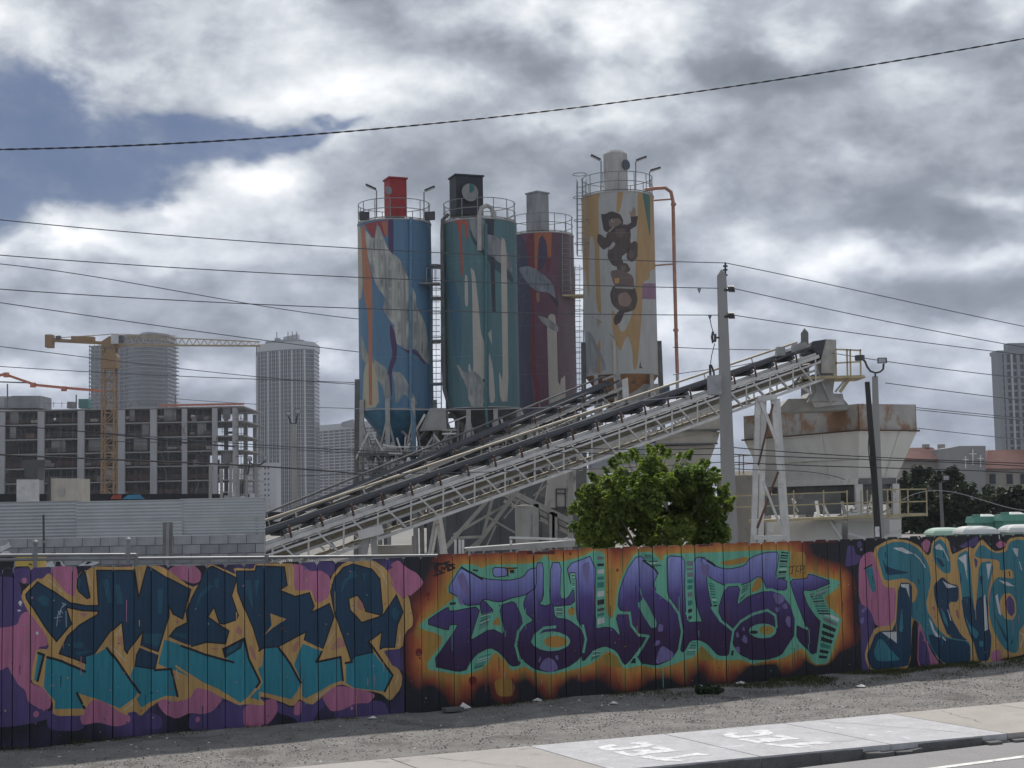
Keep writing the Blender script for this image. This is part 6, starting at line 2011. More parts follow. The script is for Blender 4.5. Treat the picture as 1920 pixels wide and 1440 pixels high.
for i in range(7):
    zc = zs[i] - 0.35
    for j in range(len(cols)):
        xa = cols[j] + 1.2
        xb = (cols[j + 1] if j + 1 < len(cols) else xR) - 1.2
        if xb - xa < 2:
            continue
        if rc.random() < (0.93 if xb < P(360, 850, YB).x else 0.55):
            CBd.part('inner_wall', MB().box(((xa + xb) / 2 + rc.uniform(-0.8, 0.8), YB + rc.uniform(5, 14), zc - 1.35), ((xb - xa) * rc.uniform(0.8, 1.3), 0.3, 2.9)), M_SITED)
        if rc.random() < 0.30:
            wv = rc.uniform(1.2, 3.2)
            xq = rc.uniform(xa + wv / 2, max(xa + wv / 2, xb - wv / 2))
            CBd.part('block_infill', MB().box((xq, YB + 1.0, zc - 1.3), (wv, 0.3, 2.6)), M_SITEW)
        mb = MB()
        for q in range(int((xb - xa) / 0.9)):
            mb.bar((xa + q * 0.9 + 0.3, YB + 0.7 + (q % 3) * 1.3, zc), (xa + q * 0.9 + 0.3, YB + 0.7 + (q % 3) * 1.3, zc - 2.6), 0.09)
        mb.bar((xa, YB + 0.2, zc - 1.6), (xb, YB + 0.2, zc - 1.6), 0.07)
        mb.bar((xa, YB + 0.2, zc - 2.1), (xb, YB + 0.2, zc - 2.1), 0.07)
        CBd.part('shoring', mb, rc.choice([M_DUST, M_DUST, M_SITER, M_SITED]), kind='stuff')
for j in range(len(cols) - 3):  # dark walls added so no sky shows between the columns
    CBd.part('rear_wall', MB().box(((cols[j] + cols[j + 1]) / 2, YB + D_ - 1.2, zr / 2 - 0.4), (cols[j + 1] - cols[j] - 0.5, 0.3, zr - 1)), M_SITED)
for i in range(7):
    for dz_ in (1.9, 2.4):
        if rc.random() < 0.85:
            xa = rc.uniform(xL, xL + 20)
            CBd.part('guard_rail', MB().bar((xa, YB - 0.1, zs[i] - 0.35 - dz_), (xR - rc.uniform(0, 10), YB - 0.1, zs[i] - 0.35 - dz_), 0.1), M_SITER)
    for q in range(9):
        xq = rc.uniform(xL + 3, xR - 3)
        CBd.part(rc.choice(['pallet', 'tarp_bundle', 'material_stack']), MB().box((xq, YB + rc.uniform(0.8, 3), zs[i] - 3.27 + 0.3 + 0.4), (rc.uniform(0.8, 2.4), 1.2, rc.uniform(0.5, 1.1))), rc.choice([M_SITEW, M_SITER, M_TWHITE, M_BEIGE, M_SITED]))
for k_ in range(26):
    xq = rc.uniform(P(300, 850, YB).x, xR)
    i = rc.randrange(7)
    CBd.part('prop', MB().bar((xq, YB - 0.3, zs[i] - 0.3), (xq + rc.uniform(-1.2, 1.2), YB - 0.3, zs[i] - 3.2), 0.1), rc.choice([M_DUST, M_SITER, M_SITEW]))
nt = CBd.part('safety_net', MB().box((P(378, 763, YB).x, YB - 0.1, zr + 0.4), (P(458, 763, YB).x - P(298, 763, YB).x, 0.1, 0.45)), M_SITEN)
for px in range(300, 460, 10):
    CBd.part('edge_post', MB().bar(P(px, 766, YB - 0.2), P(px, 757, YB - 0.2), 0.1), M_SITEN)
for px in range(84, 300, 16):
    CBd.part('edge_post', MB().bar(P(px, 764, YB + 0.2), P(px, 753, YB + 0.2), 0.09), M_DUST)
CBd.part('edge_rail', MB().bar(P(84, 756, YB + 0.2), P(300, 756, YB + 0.2), 0.08), M_DUST)
prism(CBd, 'roof_core', [(8, 765), (8, 748), (22, 742), (76, 742), (76, 765)], YB + 4, 8, M_SITEW)
prism(CBd, 'roof_core', [(-60, 765), (-60, 743), (20, 743), (20, 765)], YB + 9, 8, M_SITEC)
prism(CBd, 'roof_tank', [(147, 765), (147, 748), (166, 748), (166, 765)], YB + 1, 2.5, mat('green_mesh', (0.08, 0.21, 0.19), 0.9))
prism(CBd, 'roof_box', [(125, 765), (126, 753), (137, 753), (138, 765)], YB + 1, 2.5, M_SITEW)
for px in (329, 143, 14):
    CBd.part('mast', MB().bar(P(px, 765, YB + 1), P(px, 740 if px > 100 else 720, YB + 1), 0.25), M_DUST)
for py in (775, 786, 800, 814, 826, 840, 856, 872, 890, 906):
    CBd.part('end_scaffold', MB().bar(P(441, py, YB - 0.5), P(459, py - 1, YB - 0.5), 0.14), M_DUST)
for px in (447, 452, 457):
    CBd.part('scaffold_post', MB().bar(P(px, 772, YB - 0.5), P(px, 935, YB - 0.5), 0.13), M_DUST)

# tower crane
M_CRANE = mat('crane_yellow', (0.25, 0.155, 0.075), 0.6, var=0.15, scale=0.5, color2=(0.28, 0.15, 0.06), amount=0.2)
YC = 300.0
CR = Thing('tower_crane', 'yellow tower crane standing in front of the unfinished building', 'crane', (P(205, 940, YC).x, YC, 0))
xm = P(205, 800, YC).x
zt_c = P(205, 648, YC).z
hw = 1.2
for sx in (-1, 1):
    for sy in (-1, 1):
        CR.part('mast_chord', MB().bar((xm + sx * hw, YC + sy * hw, 0), (xm + sx * hw, YC + sy * hw, zt_c), 0.3), M_CRANE)
zq, k_ = 0.5, 0
while zq < zt_c - 2.4:
    for sy in (-1, 1):
        CR.part('mast_brace', MB().bar((xm - hw if k_ % 2 else xm + hw, YC + sy * hw, zq), (xm + hw if k_ % 2 else xm - hw, YC + sy * hw, zq + 2.2), 0.17), M_CRANE)
        CR.part('mast_strut', MB().bar((xm - hw, YC + sy * hw, zq), (xm + hw, YC + sy * hw, zq), 0.17), M_CRANE)
    for sx in (-1, 1):
        CR.part('mast_brace', MB().bar((xm + sx * hw, YC - hw, zq), (xm + sx * hw, YC + hw, zq + 2.2), 0.15), M_CRANE)
    zq += 2.2
    k_ += 1
prism(CR, 'climbing_collar', [(192, 690), (192, 668), (200, 655), (210, 655), (218, 668), (218, 690)], YC - 1.4, 2.8, M_CRANE)
prism(CR, 'slewing_unit', [(190, 652), (190, 640), (205, 630), (222, 636), (222, 652)], YC - 1, 2, M_CRANE)
cabp = prism(CR, 'cab', [(208, 644), (208, 627), (222, 627), (222, 644)], YC - 2.2, 1.5, mat('cab_white', (0.5, 0.51, 0.52), 0.5))
prism(CR, 'cab_window', [(221, 642), (221, 629), (230, 628), (231, 638), (227, 643)], YC - 2.0, 1.2, M_DARKST, cabp)
prism(CR, 'counter_jib', [(95, 640), (95, 634), (190, 640), (190, 645)], YC - 0.7, 1.4, M_CRANE)
prism(CR, 'counterweight', [(84, 651), (84, 627), (97, 627), (97, 651)], YC - 1.0, 2, M_CRANE)
prism(CR, 'winch', [(133, 638), (133, 630), (175, 631), (175, 640)], YC - 0.8, 1.6, M_CRANE)
prism(CR, 'winch', [(105, 637), (104, 630), (112, 629), (113, 637)], YC - 0.8, 1.0, M_DARKST)
M_JIB = mat('jib_tan', (0.36, 0.27, 0.16), 0.6)
j0, j1 = P(222, 647, YC), P(488, 648.5, YC)
jt0, jt1 = P(222, 629, YC), P(488, 641, YC)
for yy in (-0.6, 0.6):
    CR.part('jib_bottom_chord', MB().bar(j0 + Vector((0, yy, 0)), j1 + Vector((0, yy, 0)), 0.22), M_JIB)
CR.part('jib_top_chord', MB().bar(jt0, jt1, 0.2), M_JIB)
nj = 19
for i in range(nj):
    a, b = j0.lerp(j1, i / nj), jt0.lerp(jt1, (i + 0.5) / nj)
    c = j0.lerp(j1, (i + 1) / nj)
    CR.part('jib_lacing', MB().bar(a, b, 0.13), M_JIB)
    CR.part('jib_lacing', MB().bar(b, c, 0.13), M_JIB)
CR.part('tie_rod', MB().bar(P(206, 627, YC), P(100, 634, YC), 0.15), M_JIB)
CR.part('tie_rod', MB().bar(P(206, 626, YC), P(330, 630, YC), 0.13), M_JIB)
CR.part('hoist_rope', MB().bar(P(481, 649, YC), P(481, 668, YC), 0.12), M_DARKST)

# orange concrete-pump boom
PB = Thing('pump_boom', 'orange folded concrete pump boom reaching in from the left edge', 'pump boom', (P(-40, 940, 250).x, 250, 0))
M_BOOM = mat('boom_orange', (0.46, 0.16, 0.10), 0.6)
bp = [(-60, 712), (10, 702), (62, 720), (68, 722), (120, 727), (190, 733)]
for a, b in zip(bp[:-1], bp[1:]):
    PB.part('boom_section', MB().bar(P(a[0], a[1], 250), P(b[0], b[1], 250), 0.5, 0.42), M_BOOM)
PB.part('boom_section', MB().bar(P(-60, 714, 250.6), P(60, 718, 250.6), 0.2, 0.2), M_DARKST)
for q in ((62, 722), (120, 729), (12, 703)):
    PB.part('joint', MB().box(P(q[0], q[1], 249.8), (0.8, 0.7, 0.8)), M_BOOM)
PB.part('boom_stand', MB().bar(P(-55, 712, 250), Vector((P(-55, 900, 250).x, 250, 0)), 0.7), M_BOOM)

# towers
M_GLASS = mat('tower_glass', (0.028, 0.035, 0.045), 0.25, var=0.25, scale=0.08, bump=0)
M_TGREY = mat('tower_grey', (0.18, 0.195, 0.215), 0.8, var=0.06, scale=0.05, bump=0)
M_BAL = mat('balcony_edge', (0.12, 0.135, 0.155), 0.5, var=0.08, scale=0.05, bump=0)
YT = 1200.0
WTw = Thing('curved_dark_tower', 'dark wavy apartment tower with stacked balconies behind the crane', 'tower', (P(240, 900, YT).x, YT, 0))


def wavy(px0, px1, y_, depth, off=0.0):
    """front outline: two bulging bays with a crease, as seen in the photograph"""
    pts_ = []
    x0_, x1_ = P(px0, 700, y_).x, P(px1, 700, y_).x
    n = 28
    for i in range(n + 1):
        t_ = i / n
        x = x0_ + (x1_ - x0_) * t_
        if t_ < 0.44:
            s = t_ / 0.44
            y2 = -9 * math.sin(s * math.pi * 0.5 + 0.25) + 6
        else:
            s = (t_ - 0.44) / 0.56
            y2 = -16 * math.sin(s * math.pi) - 3 * (1 - s)
        pts_.append((x, y_ + y2 + off))
    return pts_ + [(x1_, y_ + depth), (x0_, y_ + depth)]


def slab_part(T, name, outline_, z0, z1, m):
    n = len(outline_)
    return T.part(name, MB().add([Vector((x, y_, z0)) for x, y_ in outline_] + [Vector((x, y_, z1)) for x, y_ in outline_],
                                 [tuple(reversed(range(n))), tuple(range(n, 2 * n))] + [(i, (i + 1) % n, n + (i + 1) % n, n + i) for i in range(n)]), m)


zl, zr_ = P(180, 648, YT).z, P(285, 631, YT).z
slab_part(WTw, 'glass_core', wavy(168, 315, YT, 30), 0, zl, M_GLASS)
slab_part(WTw, 'upper_core', [(x, y_) for x, y_ in wavy(222, 313, YT, 30)], zl, zr_, M_GLASS)
zz = zl
nfl = 0
while zz > P(240, 935, YT).z:
    slab_part(WTw, 'balcony_slab', wavy(163.5, 319, YT - 2.0, 33), zz - 0.75, zz, M_BAL)
    zz -= 3.25
    nfl += 1
slab_part(WTw, 'roof_slab', wavy(220, 316, YT - 1, 31), zr_, zr_ + 1.5, M_TGREY)
slab_part(WTw, 'balcony_slab', wavy(220, 318, YT - 2, 31), zl + 3.2 - 0.9, zl + 3.2, M_BAL)
for px in np.linspace(172, 310, 16):
    WTw.part('mullion', MB().bar((P(px, 700, YT).x, YT - 6.0, 0), (P(px, 700, YT).x, YT - 6.0, zl), 0.6), M_BAL)

YT2 = 1100.0
CT = Thing('curved_white_tower', 'tall white tower with a curved facade, left of the blue silo', 'tower', (P(538, 940, YT2).x, YT2, 0))


def curved(px0, px1, y_, depth, bulge, n=24, split=0.86):
    x0_, x1_ = P(px0, 800, y_).x, P(px1, 800, y_).x
    xs_ = x0_ + (x1_ - x0_) * split
    pts_ = []
    for i in range(n + 1):
        t_ = i / n
        pts_.append((x0_ + (xs_ - x0_) * t_, y_ + bulge * (1 - t_) ** 2 - 3 * t_))
    pts_ += [(x1_, y_ + 4), (x1_, y_ + depth), (x0_, y_ + depth)]
    return pts_


zA = P(538, 655, YT2).z
out_c = curved(476, 588, YT2 + 1.2, 34, 16)
slab_part(CT, 'glass_core', out_c, 0, zA - 0.5, M_GLASS)
o2 = curved(475, 589, YT2, 35, 16)
zz = zA
while zz > 4:
    slab_part(CT, 'floor_slab', o2, zz - 0.5, zz, M_TGREY)
    zz -= 3.0
slab_part(CT, 'parapet', curved(474, 589.5, YT2 - 0.4, 35, 16), zA, zA + 5.5, M_TWHITE)
slab_part(CT, 'setback', curved(494, 569, YT2 + 6, 20, 10), zA + 5.5, zA + 8, M_TGREY)
prism(CT, 'roof_house', [(531, 645), (531, 632), (558, 626), (559, 645)], YT2 + 12, 10, M_TWHITE)
prism(CT, 'roof_house', [(515, 645), (515, 634), (524, 634), (524, 645)], YT2 + 12, 8, M_TGREY)
for px in (519, 540, 548, 556, 594):
    CT.part('antenna', MB().bar(P(px, 640, YT2 + 10), P(px, 622 if px < 590 else 642, YT2 + 10), 0.6), M_TGREY)
nx = len(out_c) - 2
for i in range(0, nx, 1):
    x, y_ = o2[i]
    wide = 1.3 if i % 6 == 0 else 0.4
    CT.part('wall_fin', MB().box((x, y_ + 0.1, (zA - 0.8) / 2), (wide, 1.2, zA - 0.9)), M_TWHITE if i % 2 == 0 else M_TGREY)

YM = 1300.0
MBd = Thing('balcony_block', 'wide white block with rows of balconies behind the leg of the blue silo', 'building', (P(650, 940, YM).x, YM, 0))
bx0, bx1 = P(596, 850, YM).x, P(765, 850, YM).x
slope = (P(700, 775, YM).z - P(600, 800, YM).z) / (P(700, 800, YM).x - P(600, 800, YM).x)
ztm = P(600, 808, YM).z


def skew(x0_, x1_, z0, z1, y_, d_, dy=0.12):
    """upright slab whose front runs towards the camera on its right"""
    lo = [Vector((x0_, y_, z0)), Vector((x1_, y_ - (x1_ - x0_) * dy * 9, z0)), Vector((x1_, y_ + d_, z0)), Vector((x0_, y_ + d_, z0))]
    hi = [v + Vector((0, 0, z1 - z0)) for v in lo]
    return MB().hexa(lo, hi)


MBd.part('core', skew(bx0, bx1, 0, ztm, YM, 30), M_GLASS)
zz = ztm
while zz > 3:
    MBd.part('balcony_slab', skew(bx0 - 1, bx1 + 1, zz - 0.7, zz, YM - 2.4, 30), M_TWHITE)
    zz -= 2.65
for i in range(15):
    t_ = i / 14
    x = bx0 + (bx1 - bx0) * t_
    y_ = YM - (x - bx0) * 0.12 * 9 - 1.2
    MBd.part('party_wall', MB().box((x, y_, ztm / 2 - 0.5), (0.9, 2.6, ztm - 1)), M_TWHITE)
MBd.part('parapet', skew(bx0 - 1, bx1 + 1, ztm, ztm + 4.5, YM - 2.6, 30), M_TWHITE)
prism(MBd, 'roof_house', [(640, 800), (640, 792), (662, 786), (666, 800)], YM - 60, 10, M_TGREY)

SBd = Thing('small_white_block', 'small plain white building with two columns of little windows', 'building', (P(490, 940, 850).x, 850, 0))
ya = 850.0
x0_, x1_ = P(452, 900, ya).x, P(518, 900, ya).x
zb1 = P(490, 871, ya).z
SBd.part('wall', MB().box(((x0_ + x1_) / 2, ya + 8, zb1 / 2), (x1_ - x0_, 16, zb1)), M_TWHITE)
SBd.part('parapet', MB().box(((x0_ + x1_) / 2, ya + 8, zb1 + 0.4), (x1_ - x0_ + 0.6, 16.6, 0.8)), M_TWHITE)
for r_ in range(8):
    for px in (497, 503.5):
        SBd.part('window', MB().box((P(px, 900, ya).x, ya - 0.02, zb1 - 2.2 - r_ * 3.1), (0.9, 0.3, 1.2)), M_GLASS)
    SBd.part('balcony', MB().box((P(475, 900, ya).x, ya - 0.5, zb1 - 2.8 - r_ * 3.1), (7, 1.0, 0.8)), M_TGREY)

# right: tower, church, trees behind
YR = 700.0
RT = Thing('grey_window_tower', 'grey tower with columns of windows at the right edge', 'tower', (P(1900, 940, YR).x, YR, 0))
rx0, rx1 = P(1874, 760, YR).x, P(2010, 760, YR).x
zrt = P(1880, 664, YR).z
RT.part('core', MB().box(((rx0 + rx1) / 2, YR + 5, zrt / 2), (rx1 - rx0 - 1, 9, zrt - 0.5)), M_GLASS)
RT.part('corner_pier', MB().box((rx0 + 1.0, YR + 4, zrt / 2 + 0.5), (2.2, 9.5, zrt + 1)), M_TGREY)
zz = zrt - 4
k_ = 0
while zz > 3:
    RT.part('floor_band', MB().box(((rx0 + rx1) / 2 + 1, YR + 0.1, zz - 0.6), (rx1 - rx0 - 2.4, 0.9, 1.0)), M_TGREY)
    zz -= 3.25
x = rx0 + 3.4
i = 0
while x < rx1:
    RT.part('pier', MB().box((x, YR - 0.3, zrt / 2), (0.9 if i % 2 else 1.4, 1.2, zrt - 0.3)), M_TWHITE if i % 3 == 1 else M_TGREY)
    x += 3.1
    i += 1
RT.part('parapet', MB().box(((rx0 + rx1) / 2, YR + 4.6, zrt + 0.8), (rx1 - rx0 + 0.6, 11, 1.8)), M_TGREY)
RT.part('penthouse', MB().box((P(1925, 650, YR).x, YR + 6, zrt + 3.5), (16, 6, 4)), M_TGREY)

YH = 190.0
CHh = Thing('church', 'church with a red tiled roof and a grey block bearing three white crosses', 'church', (P(1840, 940, YH).x, YH, 0))
M_CHW = mat('church_wall', (0.34, 0.315, 0.285), 0.9, var=0.1, scale=0.5)
M_CHG = mat('church_grey', (0.27, 0.27, 0.27), 0.9, var=0.1, scale=0.5)
M_TILE = mat('red_tiles', (0.135, 0.052, 0.044), 0.85, var=0.25, scale=1.5)
prism(CHh, 'cross_block', [(1780, 980), (1779, 840), (1800, 836), (1848, 836), (1848, 980)], YH - 1.5, 8, M_CHG)
for cx, cy, hgt, wd in ((1824, 842, 30, 13), (1810.5, 855, 23, 11), (1838.5, 853, 23, 11)):
    cr_ = CHh.part('cross', MB().bar(P(cx, cy, YH - 1.6), P(cx, cy + hgt, YH - 1.6), 0.13), mat('cross_white', (0.7, 0.7, 0.7), 0.7))
    CHh.part('cross_arm', MB().bar(P(cx - wd / 2, cy + hgt * 0.3, YH - 1.62), P(cx + wd / 2, cy + hgt * 0.3, YH - 1.62), 0.12), mat('cross_white', (0.7, 0.7, 0.7), 0.7), cr_)
prism(CHh, 'front_wall', [(1848, 980), (1848, 879), (1990, 879), (1990, 980)], YH, 10, M_CHW)
prism(CHh, 'rear_wall', [(1690, 980), (1690, 862), (1780, 862), (1780, 980)], YH + 4, 8, M_CHW)


def roof(name, x0p, x1p, py_eave, py_ridge, y_, dep, inset):
    a, b = P(x0p, py_eave, y_), P(x1p, py_eave, y_)
    rz_ = P(x0p, py_ridge, y_ + dep / 2).z
    lo = [a, b, b + Vector((0, dep, 0)), a + Vector((0, dep, 0))]
    hi = [Vector((a.x + inset, y_ + dep * 0.45, rz_)), Vector((b.x - inset, y_ + dep * 0.45, rz_)), Vector((b.x - inset, y_ + dep * 0.55, rz_)), Vector((a.x + inset, y_ + dep * 0.55, rz_))]
    o = CHh.part(name, MB().hexa(lo, hi), M_TILE)
    n = 30
    for q in range(n):
        t_ = (q + 0.5) / n
        p0, p1 = lo[0].lerp(lo[1], t_), hi[0].lerp(hi[1], t_)
        CHh.part('tile_row', MB().bar(p0 + Vector((0, -0.03, 0.03)), p1 + Vector((0, -0.03, 0.03)), 0.12, 0.06), M_TILE, o)


roof('tile_roof', 1844, 1990, 879, 845, YH - 0.8, 11, 2.2)
roof('tile_roof', 1680, 1782, 862, 841, YH + 3.2, 10, 1.0)
for px in (1861, 1893, 1919, 1945):
    wn = CHh.part('window', MB().box(P(px, 898, YH - 0.02), (0.75, 0.2, 1.25)), M_GLASS)
    CHh.part('window_sill', MB().box(P(px, 909, YH - 0.1), (0.95, 0.25, 0.12)), M_CHW, wn)
for px in (1736, 1765):
    CHh.part('roof_vent', MB().box(P(px, 838, YH + 8), (0.8, 0.8, 0.7)), M_CHW)

# things on the left horizon between the wall and the building site
SGN = Thing('white_panel', 'blank white panel standing behind the corrugated screen', 'panel', P(51, 980, 60))
prism(SGN, 'face', [(31, 985), (31, 899), (72, 899), (72, 985)], 60, 0.12, mat('panel_white', (0.52, 0.525, 0.53), 0.7))
SGN.part('post', MB().bar(P(33, 1000, 60.3), P(33, 899, 60.3), 0.08), M_DARKST)
CNT = Thing('site_container', 'small beige site cabin with a hatch on top of the screen line', 'cabin', P(118, 980, 80))
prism(CNT, 'body', [(94, 985), (94, 897), (145, 897), (145, 985)], 80, 2.4, M_BEIGE)
prism(CNT, 'hatch', [(110, 930), (110, 916), (120, 916), (120, 930)], 79.96, 0.03, M_GSTEEL)
prism(CNT, 'side_frame', [(88, 985), (88, 897), (94, 895), (94, 985)], 79.9, 2.4, M_DARKST)
BF = Thing('black_screen_fence', 'low black mesh screen along the foot of the unfinished building', 'fence', P(230, 980, 100))
for x0p, x1p in ((-60, 90), (91, 240), (241, 420), (498, 620), (621, 850)):  # last two panels added as a dark backing behind the conveyor
    prism(BF, 'screen_panel', [(x0p, 990), (x0p, 926 if x1p < 480 else 960), (x1p, 926 if x1p < 480 else 960), (x1p, 990)], 100, 0.06, mat('black_mesh', (0.025, 0.027, 0.032), 0.9))
prism(BF, 'painted_patch', [(206, 936), (212, 928), (228, 927), (228, 936)], 99.9, 0.04, mat('red_patch', (0.30, 0.08, 0.06), 0.8))
prism(BF, 'painted_patch', [(229, 936), (240, 928), (262, 927), (272, 936)], 99.9, 0.04, mat('blue_patch', (0.06, 0.22, 0.36), 0.8))
DBx = Thing('dark_hoist', 'dark machine cabin on a stand at the lower left of the site', 'machine', P(62, 980, 150))
prism(DBx, 'cabin', [(45, 880), (42, 868), (42, 862), (84, 862), (84, 872), (72, 875), (70, 900), (48, 900)], 150, 2, M_DARKST)
DBx.part('stand', MB().bar(P(60, 900, 151), P(60, 985, 151), 0.8), M_DARKST)
for k_, px in enumerate((394, 415, 432, 446)):
    single('site_post', MB().bar(P(px, 985, 90), P(px + 0.5, 868 + 12 * (k_ % 2), 90), 0.16), M_CONC, ['pale post on the site, leftmost of four by the building end', 'second pale post from the left by the building end', 'third pale post from the left by the building end', 'rightmost pale post by the building end'][k_], 'post', 'pale site posts')
# site trucks and pale clutter right of the building
for k_, (px0, px1, py0, py1, m_) in enumerate(((415, 452, 922, 938, M_TWHITE), (455, 496, 925, 945, M_SITEC))):
    T = Thing('site_vehicle', ['white flatbed truck at the end of the unfinished building', 'grey machine at the foot of the small white block'][k_], 'vehicle', P((px0 + px1) / 2, 985, 110 + k_ * 8))
    yy = 110 + k_ * 8
    prism(T, 'cab', [(px0, 985), (px0, py0 + 4), (px0 + 4, py0), (px0 + 14, py0), (px0 + 14, 985)], yy, 2.2, m_)
    prism(T, 'bed', [(px0 + 14.5, 985), (px0 + 14.5, py0 + 8), (px1, py0 + 8), (px1, 985)], yy, 2.2, m_)
    prism(T, 'windscreen', [(px0 + 2, py0 + 7), (px0 + 4, py0 + 2), (px0 + 12, py0 + 2), (px0 + 12, py0 + 7)], yy - 0.03, 0.02, M_GLASS)
# ------------------------------------------------------------------ vegetation
def leaf_mat(name, c1, c2, trans=0.35, scale=2.0):
    m = bpy.data.materials.new(name)
    m.use_nodes = True
    t = NT(m.node_tree)
    nt_ = m.node_tree
    b = nt_.nodes['Principled BSDF']
    oi = t.n('ShaderNodeTexCoord')
    col = t.mix(t.smooth(t.noise(oi.outputs['Object'], scale, 5, 0.7), 0.35, 0.65), c1, c2)
    t.put(b.inputs['Base Color'], col)
    b.inputs['Roughness'].default_value = 0.6
    b.inputs['Specular IOR Level'].default_value = 0.25
    tr = t.n('ShaderNodeBsdfTranslucent')
    t.put(tr.inputs['Color'], t.mix(1.0, col, (1.5, 1.7, 0.7), 'MULTIPLY'))
    mx = t.n('ShaderNodeMixShader')
    mx.inputs[0].default_value = trans
    nt_.links.new(b.outputs[0], mx.inputs[1])
    nt_.links.new(tr.outputs[0], mx.inputs[2])
    nt_.links.new(mx.outputs[0], nt_.nodes['Material Output'].inputs['Surface'])
    return m


def leaves(rnd, clumps, per, size, fold=True, flat=0.5):
    """leaf blades scattered in clumps (centre, radius)"""
    mb = MB()
    for c, r_ in clumps:
        c = Vector(c)
        for _ in range(per):
            d = Vector((rnd.gauss(0, 1), rnd.gauss(0, 1), rnd.gauss(0, 1))).normalized()
            p = c + d * r_ * (0.55 + 0.5 * rnd.random() ** 0.6)
            n = (d * 0.8 + Vector((rnd.uniform(-1, 1), rnd.uniform(-1, 1), rnd.uniform(0, 1) + flat))).normalized()
            t = n.cross(Vector((rnd.uniform(-1, 1), rnd.uniform(-1, 1), rnd.uniform(-1, 1)))).normalized()
            s = n.cross(t)
            L = size * rnd.uniform(0.6, 1.25)
            w_ = L * 0.36
            o = len(mb.v)
            mb.v += [p - t * L * 0.5, p + s * w_ + n * w_ * 0.25, p + t * L * 0.55 - n * L * 0.12, p - s * w_ + n * w_ * 0.25]
            mb.f += [(o, o + 1, o + 2), (o, o + 2, o + 3)]
    return mb


M_LEAF = leaf_mat('broad_leaves', (0.075, 0.12, 0.032), (0.20, 0.245, 0.068), 0.40, 1.6)
M_BARK = mat('bark', (0.10, 0.085, 0.07), 0.95, scale=6, bump=0.6)
rt = random.Random(21)
YTREE = 25.5
tc_ = P(1222, 940, YTREE)
TR = Thing('leafy_tree', 'bushy bright green tree just behind the fence below the conveyor', 'tree', (tc_.x, YTREE, 0))
# crown outline read from the photograph: upper boundary by pixel column
prof = [(1068, 960, 985), (1085, 935, 1010), (1105, 905, 1030), (1130, 885, 1040), (1155, 868, 1045), (1180, 862, 1045), (1205, 852, 1045), (1232, 845, 1045), (1262, 850, 1045), (1290, 858, 1045), (1315, 868, 1045), (1338, 890, 1045), (1358, 915, 1035), (1374, 940, 1010), (1382, 955, 990)]
cl = []
for _ in range(84):                       # leafy boughs, each a loose cluster, with gaps between them
    px = rt.uniform(1092, 1356)
    t0 = np.interp(px, [q[0] for q in prof], [q[1] for q in prof])
    b0 = np.interp(px, [q[0] for q in prof], [q[2] for q in prof])
    R_b = rt.uniform(0.16, 0.34)
    e_ = 1 - abs(px - 1225) / 150
    py = t0 + R_b * 105 * rt.uniform(0.75, 1.25) + (b0 - t0 - R_b * 150) * rt.random() ** 1.05
    cb_ = P(px, py, YTREE + rt.uniform(-1.0, 1.0) * max(0.2, e_))
    for _k in range(13):
        d_ = Vector((rt.gauss(0, 1), rt.gauss(0, 1), rt.gauss(0, 0.8))).normalized()
        cl.append((cb_ + d_ * R_b * rt.uniform(0.5, 1.05), rt.uniform(0.05, 0.13)))
TR.part('crown', leaves(rt, cl, 44, 0.085), M_LEAF)
for k_ in range(46):
    px = rt.uniform(1072, 1374)
    t0 = np.interp(px, [q[0] for q in prof], [q[1] for q in prof])
    py = t0 + rt.uniform(-6, 6) if k_ % 3 else t0 + rt.uniform(0, 60) if px < 1110 or px > 1340 else t0 - rt.uniform(0, 8)
    c = P(px, py, YTREE + rt.uniform(-0.5, 0.5))
    dr = (c - Vector((tc_.x, YTREE, c.z - 0.9))).normalized()
    TR.part('shoot', leaves(rt, [(c - dr * 0.03, 0.05), (c + dr * 0.03, 0.04), (c + dr * 0.08, 0.025)], 9, 0.085), M_LEAF)
    if k_ % 2 == 0:
        TR.part('twig', MB().tube([c - dr * 0.3, c + dr * 0.05], 0.006, 5, 0.003), M_BARK)
TR.part('trunk', MB().tube([(tc_.x, YTREE, -0.1), (tc_.x + 0.05, YTREE, 0.7), (tc_.x - 0.05, YTREE + 0.05, 1.5), (tc_.x, YTREE, 2.2)], 0.09, 9, 0.04), M_BARK, smooth=True)
for k_ in range(9):
    a = rt.uniform(0, 6.28)
    e = Vector((tc_.x + math.cos(a) * rt.uniform(0.5, 1.1), YTREE + math.sin(a) * 0.7, rt.uniform(1.6, 2.8)))
    s = Vector((tc_.x, YTREE, rt.uniform(0.7, 1.4)))
    TR.part('limb', MB().tube([s, s.lerp(e, 0.5) + Vector((0, 0, 0.12)), e], 0.04, 6, 0.015), M_BARK, smooth=True)

